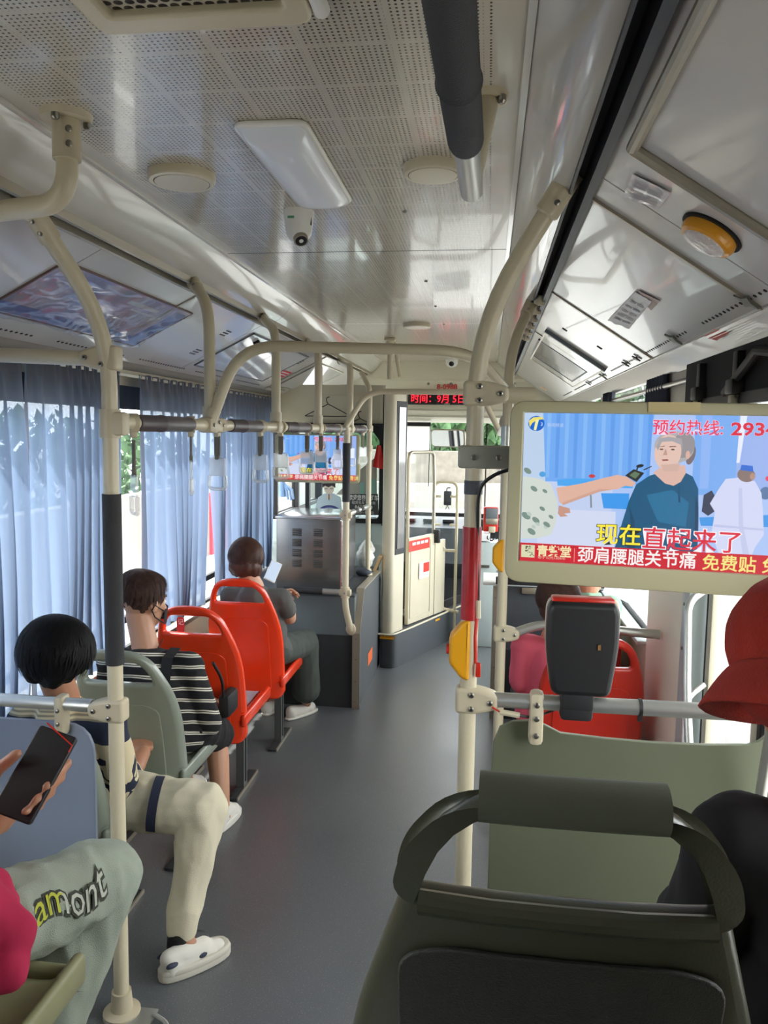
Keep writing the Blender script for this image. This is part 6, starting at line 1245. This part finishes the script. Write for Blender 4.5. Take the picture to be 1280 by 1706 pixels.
def mk_stripes(name, base, line, pitch, duty, dist, dbl=True):
    m, t, b = nt(name); tc, o = xyz(t); n = t.nodes.new('ShaderNodeTexNoise'); n.inputs['Scale'].default_value = 5; L(t, tc.outputs['Object'], n.inputs[0])
    zc = math_n(t, 'ADD', math_n(t, 'ADD', o[2], math_n(t, 'MULTIPLY', o[1], .28)), math_n(t, 'MULTIPLY', n.outputs[0], dist)); f = math_n(t, 'FRACT', math_n(t, 'DIVIDE', math_n(t, 'ADD', zc, 5.0), pitch))
    a = math_n(t, 'LESS_THAN', f, duty)
    if dbl: a = math_n(t, 'MULTIPLY', a, math_n(t, 'GREATER_THAN', math_n(t, 'ABSOLUTE', math_n(t, 'SUBTRACT', f, duty / 2)), duty * .12))
    L(t, mixc(t, a, rgb(base), rgb(line)), b.inputs['Base Color']); b.inputs['Roughness'].default_value = .9; return m
M['stripe'] = mk_stripes('black_white_striped_knit', (24, 22, 26), (214, 208, 190), .042, .30, .03)
def mk_patch():
    m, t, b = nt('cream_navy_pattern_knit'); tc, o = xyz(t); n = t.nodes.new('ShaderNodeTexNoise'); n.inputs['Scale'].default_value = 7; n.inputs['Distortion'].default_value = 1.5; L(t, tc.outputs['Object'], n.inputs[0])
    z = o[2]; fine = math_n(t, 'LESS_THAN', math_n(t, 'FRACT', math_n(t, 'DIVIDE', math_n(t, 'ADD', z, 5.0), .011)), .45)
    top = math_n(t, 'GREATER_THAN', z, .72); band = math_n(t, 'MULTIPLY', math_n(t, 'GREATER_THAN', z, .65), math_n(t, 'LESS_THAN', z, .72)); patt = math_n(t, 'MULTIPLY', math_n(t, 'LESS_THAN', z, .60), math_n(t, 'GREATER_THAN', n.outputs[0], .52))
    f = math_n(t, 'MAXIMUM', math_n(t, 'MULTIPLY', top, math_n(t, 'MULTIPLY', fine, .55)), math_n(t, 'MAXIMUM', band, patt))
    L(t, mixc(t, f, rgb((206, 192, 156)), rgb((34, 40, 58))), b.inputs['Base Color']); b.inputs['Roughness'].default_value = .9; return m
M['patch'] = mk_patch()
def person(root, label, pel, che, nk, hc, hyaw, hpitch, shL, shR, arms, legs, skin, shirt, sleeve, trous, tlen, hs=.95, tw=(.072, .055, .045), wr=(.006, 12), depth=1.0, kshirt=1.06, hroll=0, vox=.007, extra=(), hold=()):
    t = empty('person', root, label, 'person'); mx = Mh(hc, hyaw, hpitch, hroll)
    it = head_items(mx, hs); it += [(hc + (mx.to_3x3() @ V((0, -.02, -.05))) * hs, .048, nk, .050)]
    it += torso(pel, che, nk, shL, shR, .92, depth * .92)
    for (sh, el, wrp, fd, bn, curl, side) in arms:
        it += [(sh, .040, el, .033), (el, .033, wrp, .024)]
        if fd is None: it += hold; continue
        h, tips = hand_items(wrp + V(fd).normalized() * .012, fd, bn, curl, side); it += h
    legs = [(h_, k_, a_, a_ + (V(to_) - a_) * .45) for (h_, k_, a_, to_) in legs]
    for (hip, kn, an, toe) in legs: it += [(hip, .065, kn, .046), (kn, .044, kn.lerp(an, .35), .046), (kn.lerp(an, .35), .046, an, .032), (an, .030, V(toe), .020)]
    body = blobpart('body', it, skin, t, .0055, 3, label=None); face_parts(mx, hs, body, M['lip'])
    st = torso(pel, che, nk, shL, shR, kshirt, depth * kshirt)
    for (sh, el, *_), sl in zip(arms, sleeve):
        e = sh.lerp(el, min(sl, 1)); st += [(sh, .052, e, .050 if sl < 1 else .045)]
        if sl > 1: st += [(el, .045, el.lerp(_[0], sl - 1), .042)]
    st += list(extra); b = blobpart('shirt', st, shirt, t, vox, 4, wr)
    pt = [(pel + V((0, 0, -.01)), (.16, .13, .10), None)]
    for (hip, kn, an, toe) in legs:
        pt += [(hip, tw[0] * 1.15, kn, tw[0])]
        if tlen > .1: pt += [(kn, tw[0] * .98, kn.lerp(an, min(tlen, 1) * .5), tw[1]), (kn.lerp(an, min(tlen, 1) * .5), tw[1], kn.lerp(an, tlen), tw[2])]
    blobpart('trousers' if tlen > .1 else 'shorts', pt, trous, t, vox, 4, wr)
    return t, body, mx
# --- bob-haired passenger on the first red seat
hc = PY(411, 932, 3.80); sR, sL_ = V((-1.02, 3.80, .755)), V((-1.29, 3.80, .755)); pel = V((-1.14, 3.86, .47)); che = V((-1.15, 3.80, .68)); nk = V((-1.16, 3.79, .81))
eR = PY(483, 1030, 3.86); wR = V((-1.04, 4.07, .66)); eL = V((-1.33, 3.90, .55)); wL = V((-1.16, 4.09, .68))
ph = PY(455, 952, 4.14)
footR = PZ(478, 1200, 0); toeR = PZ(516, 1188, 0)
t, body, mx = person(V((-1.14, 3.86, 0)), 'person with brown bob and grey T-shirt holding a phone on the front red seat', pel, che, nk, hc, -.1, -.45, sL_, sR,
    [(sL_, eL, wL, (.6, .4, .3), (-.5, .5, .6), .6, -1), (sR, eR, wR, (-.4, .5, .35), (.6, .5, .5), .6, 1)],
    [(V((-1.07, 3.90, .45)), V((-.985, 4.17, .43)), V((-.985, 4.20, .09)), V((toeR.x, toeR.y, .03))), (V((-1.22, 3.90, .45)), V((-1.22, 4.2, .44)), V((-1.2, 4.2, .1)), V((-1.18, 4.32, .03)))],
    M['skin'], M['greytee'], (.55, .55), M['greytrouser'], .82, tw=(.075, .078, .08))
hair(mx, .95, M['hairbrown'], body, .094, .104, .100, .012, -.012, .085, 1.0, 5, 1600, .004, extra=(((0, -.035, -.05), (.082, .060, .055)), ((.045, .0, -.045), (.045, .055, .05)), ((-.045, .0, -.045), (.045, .055, .05))))
shoe((footR.x, footR.y), (toeR.x + .02, toeR.y + .06), 0, t, 'flat', M['cloth_white']); shoe((-1.21, 4.14), (-1.18, 4.33), 0, t, 'flat', M['cloth_white'])
b = MB(); b.mat(M['white']).box(ph, (.066, .009, .135), rot=(-.75, .45, .25), bev=.004, seg=2); ph_o = tag(b.build('mobile_phone'), 'pale phone held by the bob-haired passenger beside the steel cabinet', 'phone')
b = MB(); b.mat(em((190, 206, 226), .3)).box(ph + Euler((-.75, .45, .25)).to_matrix() @ V((0, -.005, 0)), (.058, .001, .12), rot=(-.75, .45, .25)); b.build('phone_screen', parent=ph_o)
# --- striped shirt passenger
hc = PY(240, 1003, 2.78); sR, sL_ = V((-1.09, 2.74, .715)), V((-1.40, 2.74, .715)); pel = V((-1.2, 2.78, .46)); che = V((-1.23, 2.73, .63)); nk = V((-1.265, 2.74, .78))
eR = PY(350, 1205, 2.78); wR = V((-1.10, 3.02, .46)); eL = V((-1.45, 2.80, .5)); wL = V((-1.24, 3.02, .5)); kR = PY(372, 1238, 3.04); aR = PY(370, 1352, 2.93)
t, body, mx = person(V((-1.2, 2.78, 0)), 'person in striped black and white shirt, black shorts and dark face mask', pel, che, nk, hc, -.5, -.12, sL_, sR,
    [(sL_, eL, wL, (.7, .5, .1), (0, 0, 1), .7, -1), (sR, eR, wR, (-.5, .8, .1), (0, 0, 1), .7, 1)],
    [(V((-1.10, 2.80, .46)), kR + V((-.03, 0, .04)), aR, PZ(385, 1370, .03)), (V((-1.26, 2.8, .46)), V((-1.27, 3.08, .45)), V((-1.26, 3.1, .1)), V((-1.25, 3.2, .03)))],
    M['skin'], M['stripe'], (1.0, 1.0), M['blackcloth'], 0, tw=(.075, .06, .05), kshirt=1.12, hs=.98)
hair(mx, .98, M['hairdark'], body, .079, .096, .086, .032, -.012, .030, .85, 9, 4200, .020)
P_ = lambda x, y, z: mx @ (V((x, y, z)) * .98)
b = MB(); b.mat(M['black']).grid(lambda s, u: P_(.062 * math.sin((s - .5) * 2.6), .035 + .062 * math.cos((s - .5) * 2.6) ** 1 + .004, -.022 - .062 * u + .012 * (1 - abs(2 * s - 1))), 16, 8)
for sx in (1, -1): b.tube([P_(sx * .058, .055, -.03), P_(sx * .076, .012, -.012), P_(sx * .083, -.012, .0), P_(sx * .080, -.022, -.02), P_(sx * .074, .0, -.048), P_(sx * .056, .055, -.075)], .0028, 6)
b.build('face_mask', parent=t, label='dark face mask with ear loops')
b = MB(); b.mat(M['hairdark']).tube([nk + V((-.05, .02, .03)), nk + V((-.058, -.035, -.02)), nk + V((-.01, -.068, -.06)), nk + V((.05, -.045, -.02)), nk + V((.06, .02, .03))], .0022, 6, .04); b.tube([nk + V((-.01, -.068, -.06)), nk + V((-.008, -.10, -.17))], .0022, 6); b.build('necklace_cord', parent=t, label='thin dark cord')
b = MB(); b.mat(M['rubber'])
A = sR + V((-.055, -.055, .03)); pts = [A + V((0, .06, .04)), A + V((.0, -.02, .022)), A + V((.0, -.045, -.05)), A + V((-.05, -.062, -.15)), A + V((-.12, -.055, -.26))]
b.grid(lambda s, u: (lambda q: q + V(((s - .5) * .042, -.004, 0)))(pts[min(int(u * 4), 3)].lerp(pts[min(int(u * 4), 3) + 1], u * 4 - min(int(u * 4), 3))), 2, 20); b.build('bag_strap', parent=t, label='black shoulder strap')
b = MB(); b.mat(M['rubber']).box((-1.03, 3.0, .49), (.05, .13, .10), bev=.02); b.tube([(-1.03, 2.94, .53), (-1.02, 2.9, .62), (-1.04, 2.85, .7)], .006, 8, .04); tag(b.build('small_bag'), 'small black bag on the lap of the striped-shirt passenger', 'bag')
f0, f1 = PZ(356, 1392, 0), PZ(388, 1362, 0); shoe((f0.x, f0.y - .0), (f1.x + .0, f1.y + .05), 0, t, 'plain', M['cloth_white'], M['cloth_white'], .038); shoe((-1.27, 3.06), (-1.25, 3.27), 0, t, 'plain', M['cloth_white'])
# --- passenger in beige trousers
hc = PY(96, 1092, 2.16); sR, sL_ = V((-1.13, 2.19, .69)), V((-1.41, 2.19, .69)); pel = V((-1.22, 2.26, .47)); che = V((-1.26, 2.22, .62)); nk = V((-1.28, 2.19, .77)); kR = V((-.845, 2.22, .435)); aR = PY(300, 1560, 2.10)
t, body, mx = person(V((-1.2, 2.3, 0)), 'person with thick black hair, patterned cream shirt and beige trousers, one leg in the aisle', pel, che, nk, hc, .12, -.25, sL_, sR,
    [(sL_, V((-1.42, 2.3, .5)), V((-1.3, 2.48, .52)), (.6, .6, .1), (0, 0, 1), .6, -1), (sR, V((-1.09, 2.2, .48)), V((-1.14, 2.44, .50)), (-.4, .8, .1), (0, 0, 1), .6, 1)],
    [(V((-1.10, 2.24, .43)), kR, aR, PZ(350, 1600, .03)), (V((-1.3, 2.3, .44)), V((-1.32, 2.48, .45)), V((-1.3, 2.42, .1)), V((-1.3, 2.46, .03)))],
    M['skin2'], M['patch'], (1.0, 1.0), M['khaki'], .93, tw=(.078, .058, .046), hs=1.0, wr=(.010, 11), kshirt=1.08)
hair(mx, 1.0, M['hairblack'], body, .104, .108, .104, .012, -.012, .075, .95, 11, 4200, .011, extra=(((0, -.04, -.040), (.076, .058, .056)),))
h0, h1 = PZ(266, 1640, 0), PZ(374, 1590, 0); shoe((h0.x, h0.y + .01), (h1.x, h1.y + .02), 0, t, 'sneaker', M['cloth_white'], sm('soleg', (206, 200, 184), rough=.7), .044, label='cream trainer with navy patches')
fd_ = V((h1.x - h0.x, h1.y - h0.y, 0)).normalized(); blobpart('sock', [(aR + V((0, 0, .012)), .037, aR + V((-.002, 0, -.03)), .038), (aR + V((-.002, 0, -.02)), .037, aR + fd_ * .06 + V((0, 0, -.045)), .035)], M['black'], t, .006, 2, label='black sock')
b = MB(); b.mat(M['navyp']); q0 = V((-1.0, 2.225, .435))
b.grid(lambda s, u: q0 + V((.03 * u + .012 * math.sin(s * 3.1), -.094 * math.cos(s * 2.2 - .6) * 1.0, .090 * math.sin(s * 2.2 - .6) * 1.0)), 14, 2); b.build('trouser_stripe', parent=t, label='navy stripe on the thigh')
# --- passenger in pink top, near left
hold = [(PY(-35, 1395, 1.25), .026, PY(12, 1345, 1.285), .024), (PY(12, 1345, 1.285), .022, PY(45, 1300, 1.30), .018), (PY(0, 1370, 1.285), .022, PY(25, 1340, 1.29), .02)]
for (bu, bv, ku, kv, tu, tv_, r_) in ((48, 1285, 112, 1272, 92, 1290, .0098), (38, 1308, 100, 1296, 78, 1311, .0100), (25, 1330, 84, 1320, 60, 1333, .0098), (12, 1350, 66, 1342, 42, 1352, .0088)):
    yk_ = 1.275 - (bv - 1285) / 65 * .055; pb_, pk_, pt_ = PY(bu, bv, yk_ + .025), PY(ku, kv, yk_), PY(tu, tv_, yk_ - .038); hold += [(pb_, r_ * 1.1, pk_, r_ * 1.05), (pk_, r_ * 1.02, pt_, r_ * .9)]
hold += [(PY(-25, 1330, 1.27), .014, PY(-8, 1285, 1.22), .0125), (PY(-8, 1285, 1.22), .0122, PY(28, 1256, 1.225), .0100)]
hip = V((-.87, 1.02, .765)); kn = PY(168, 1462, 1.40); pel = V((-.93, 1.0, .79)); che = V((-.99, .95, 1.02)); nk = V((-1.0, .95, 1.17)); hc = V((-1.0, .98, 1.31)); sR, sL_ = V((-.84, .95, 1.12)), V((-1.15, .96, 1.12)); wR = PY(-45, 1405, 1.24); eR = V((-.83, 1.02, .90))
t, body, mx = person(V((-.93, 1.0, .302)), 'person in a pink top and pale jeans holding a dark phone at the lower left', pel, che, nk, hc, -.1, -.3, sL_, sR,
    [(sL_, V((-1.2, 1.05, .92)), V((-1.05, 1.22, .88)), (.5, .7, .2), (0, 0, 1), .5, -1), (sR, eR, wR, None, None, 0, 1)],
    [(hip, kn, V((-.80, 1.24, .42)), V((-.78, 1.32, .34))), (V((-1.02, 1.04, .765)), V((-1.08, 1.40, .75)), V((-1.08, 1.36, .42)), V((-1.07, 1.44, .34)))],
    M['skin2'], M['pinktop'], (.6, .6), M['jean'], .9, tw=(.078, .068, .062), hs=.98, wr=(.009, 15), kshirt=1.18, depth=1.1, hold=hold, extra=[(V((-.86, 1.0, .93)), .11, PY(6, 1560, 1.04), .045), (PY(-15, 1480, 1.08), .03, PY(4, 1610, 1.02), .04)])
hair(mx, .98, M['hairblack'], body, .088, .10, .092, .03, -.012, .05, .9, 21, 700, .008)
shoe((-.80, 1.2), (-.78, 1.38), .302, t, 'plain', M['cloth_white']); shoe((-1.08, 1.32), (-1.07, 1.5), .302, t, 'plain', M['cloth_white'])
pm = M['black']; pc = PY(62, 1268, 1.245); rx_ = lookray(1, 1); A, B_, D_ = PY(76, 1198, 1.29), PY(123, 1240, 1.27), PY(-6, 1340, 1.19); ex = (B_ - A); ey = (D_ - A)
mxp = frame(A.lerp(D_, .5) + ex * .5, ey, ex); b = MB(); me = plate([fillet2([(-ey.length / 2, -ex.length / 2), (ey.length / 2, -ex.length / 2), (ey.length / 2, ex.length / 2), (-ey.length / 2, ex.length / 2)], .008)], .010, .003); b.mat(pm).addmesh(me, mxp)
po = tag(b.build('mobile_phone'), 'dark phone with a red edge held up at the lower left', 'phone')
b = MB(); b.mat(M['redd']).tube([A + ex * .12 - V((0, .0055, 0)), A + ex - V((0, .0055, 0)), A + ex + ey * .08 - V((0, .0055, 0))], .0016, 6); b.build('phone_edge', parent=po, label='red edge')
# lettering on the jeans, wrapped round the thigh
inkm = sm('jean_ink', (64, 66, 56), rough=.9); yel = sm('jean_yellow', (186, 190, 70), rough=.9); whi = sm('jean_white', (190, 192, 178), rough=.9)
ax = (kn - hip); AL = ax.length; ax.normalize(); vw = (CAM - kn); vw = (vw - ax * vw.dot(ax)).normalized(); sd = ax.cross(vw)
if sd.z < 0: sd = -sd
b = MB()
def wraptext(s, mat, off, bold, lift):
    me = textmesh(s, .066, bold=bold, sx=.95); xs = [v.co.x for v in me.vertices]
    for v in me.vertices:
        x, y = v.co.x, v.co.y; fr = (x - min(xs)) / (max(xs) - min(xs)); y = y * (1.1 + .35 * fr) + off + .012 * math.sin(fr * 7); rr = .0855 + lift; a = y / rr - .12; v.co = hip + ax * (AL * .62 + x) + (vw * math.cos(a) + sd * math.sin(a)) * rr
    b.mat(mat).addmesh(me)
    if mat is whi:
        b.mats.append(yel)
        for f_ in b.bm.faces:
            if f_.material_index == b.mats.index(whi) and (f_.calc_center_median() - hip).dot(ax) < AL * .62 - .02: f_.material_index = b.mats.index(yel)
wraptext('amont', inkm, 0, .004, .0015); wraptext('amont', whi, 0, .0, .0026)
b.build('trouser_lettering', parent=t, smooth=0, recalc=False, label='outlined lettering on the thigh')
b = MB(); b.mat(sm('green_trim', (40, 96, 78), rough=.8)).tube([PY(0, 1452, 1.17), PY(20, 1480, 1.165), PY(42, 1512, 1.165), PY(50, 1530, 1.17)], .004, 8, .02); b.build('hem_trim', parent=t, label='dark green hem trim')
# --- passenger in rose shirt on the right
hc = PY(930, 1003, 3.12); sL_, sR = V((.165, 3.12, .755)), V((.42, 3.14, .755)); pel = V((.30, 3.16, .47)); che = V((.285, 3.13, .63)); nk = V((.285, 3.13, .80))
t, body, mx = person(V((.3, 3.16, 0)), 'person in a rose pink shirt with short dark brown hair behind the card reader', pel, che, nk, hc, -.15, -.3, sL_, sR,
    [(sL_, PY(868, 1135, 3.10), V((.22, 3.36, .50)), (.2, .8, .1), (0, 0, 1), .6, -1), (sR, V((.48, 3.2, .53)), V((.38, 3.4, .5)), (-.3, .8, .1), (0, 0, 1), .6, 1)],
    [(V((.22, 3.2, .46)), V((.20, 3.45, .46)), V((.2, 3.46, .1)), V((.2, 3.56, .03))), (V((.38, 3.2, .46)), V((.38, 3.45, .46)), V((.38, 3.44, .1)), V((.38, 3.50, .03)))],
    M['skin'], M['rose'], (1.4, 1.4), M['blacktrouser'], .9, kshirt=1.10)
hair(mx, .95, M['hairdark'], body, .092, .102, .095, .02, -.012, .07, .95, 15, 1500, .004, extra=(((0, -.035, -.045), (.075, .055, .05)),))
# --- passenger in green shirt
hc = PY(985, 955, 3.80); sL_, sR = V((.37, 3.78, .79)), V((.60, 3.78, .79)); pel = V((.47, 3.82, .47)); che = V((.49, 3.79, .66)); nk = V((.49, 3.79, .83))
t, body, mx = person(V((.47, 3.82, 0)), 'person with close-cropped head in a green collared shirt beyond the rose shirt', pel, che, nk, hc, -.5, -.15, sL_, sR,
    [(sL_, V((.33, 3.86, .56)), V((.42, 4.05, .52)), (.3, .8, .1), (0, 0, 1), .6, -1), (sR, V((.61, 3.86, .56)), V((.54, 4.05, .58)), (-.3, .8, .2), (0, 0, 1), .6, 1)],
    [(V((.40, 3.86, .46)), V((.40, 4.1, .46)), V((.4, 4.1, .1)), V((.4, 4.2, .03))), (V((.55, 3.86, .46)), V((.56, 4.1, .46)), V((.56, 4.1, .1)), V((.56, 4.2, .03)))],
    M['skin2'], M['green'], (.8, .8), M['blacktrouser'], .9, kshirt=1.10)
blobpart('collar', [(nk + V((-.05, -.02, .012)), .018, nk + V((.0, -.058, .016)), .018), (nk + V((.05, -.02, .012)), .018, nk + V((.0, -.058, .016)), .018), (nk + V((.05, -.02, .012)), .018, nk + V((.045, .04, .0)), .016), (nk + V((-.05, -.02, .012)), .018, nk + V((-.045, .04, .0)), .016)], M['green'], t, .006, 2)
hair(mx, .95, sm('hairgrey', (150, 120, 104), rough=.7), body, .076, .092, .084, .030, -.010, .0, .7, 25, 300, .001)
b = MB(); q = PY(1028, 980, 3.95); b.mat(M['paper']).box(q, (.11, .004, .09), rot=(-.5, .3, -.3)); b.box(q + V((.02, .01, -.01)), (.12, .004, .09), rot=(-.6, .4, -.2)); tag(b.build('newspaper'), 'pale newspaper held up beside the passenger in green', 'newspaper')
# --- passenger in red cap and black clothes at the right edge
hc = PY(1350, 1122, .97); sL_, sR = V((.30, .92, 1.135)), V((.57, .92, 1.14)); pel = V((.45, .98, .78)); che = V((.44, .94, 1.02)); nk = V((.42, .92, 1.18))
t, body, mx = person(V((.46, .98, .302)), 'person in a red hat and black clothes cut off by the right edge', pel, che, nk, hc, .15, -.42, sL_, sR,
    [(sL_, V((.27, 1.0, .90)), V((.36, 1.2, .85)), (.3, .8, .1), (0, 0, 1), .6, -1), (sR, V((.61, 1.0, .92)), V((.54, 1.2, .85)), (-.3, .8, .1), (0, 0, 1), .6, 1)],
    [(V((.38, 1.02, .765)), V((.38, 1.34, .76)), V((.38, 1.36, .42)), V((.38, 1.46, .34))), (V((.55, 1.02, .765)), V((.55, 1.34, .76)), V((.55, 1.36, .42)), V((.55, 1.46, .34)))],
    M['skin2'], M['blackcloth'], (1.7, 1.7), M['blackcloth'], .9, hs=.95, kshirt=1.05)
P_ = lambda x, y, z: mx @ (V((x, y, z)) * .98); R3 = mx.to_3x3()
cap_ = blobpart('hat', [(P_(0, -.01, .035), (.092, .108, .088), R3), (P_(0, -.02, -.01), (.092, .104, .07), R3)], M['capred'], t, .007, 5, (.004, 14), label='red hat')
def brimf(s, u):
    a = 2 * PI * s; r = .088 + .040 * u + .006 * math.sin(a * 3 + 1) * u; return P_(r * math.cos(a), -.01 + r * 1.1 * math.sin(a), .01 - .055 * u ** 1.2 + .010 * math.sin(a * 2 + 2) * u)
b = MB(); b.mat(M['capred']).grid(brimf, 48, 8, closeu=True); bo = b.build('brim', parent=cap_, recalc=False); sm_ = bo.modifiers.new('thick', 'SOLIDIFY'); sm_.thickness = .004
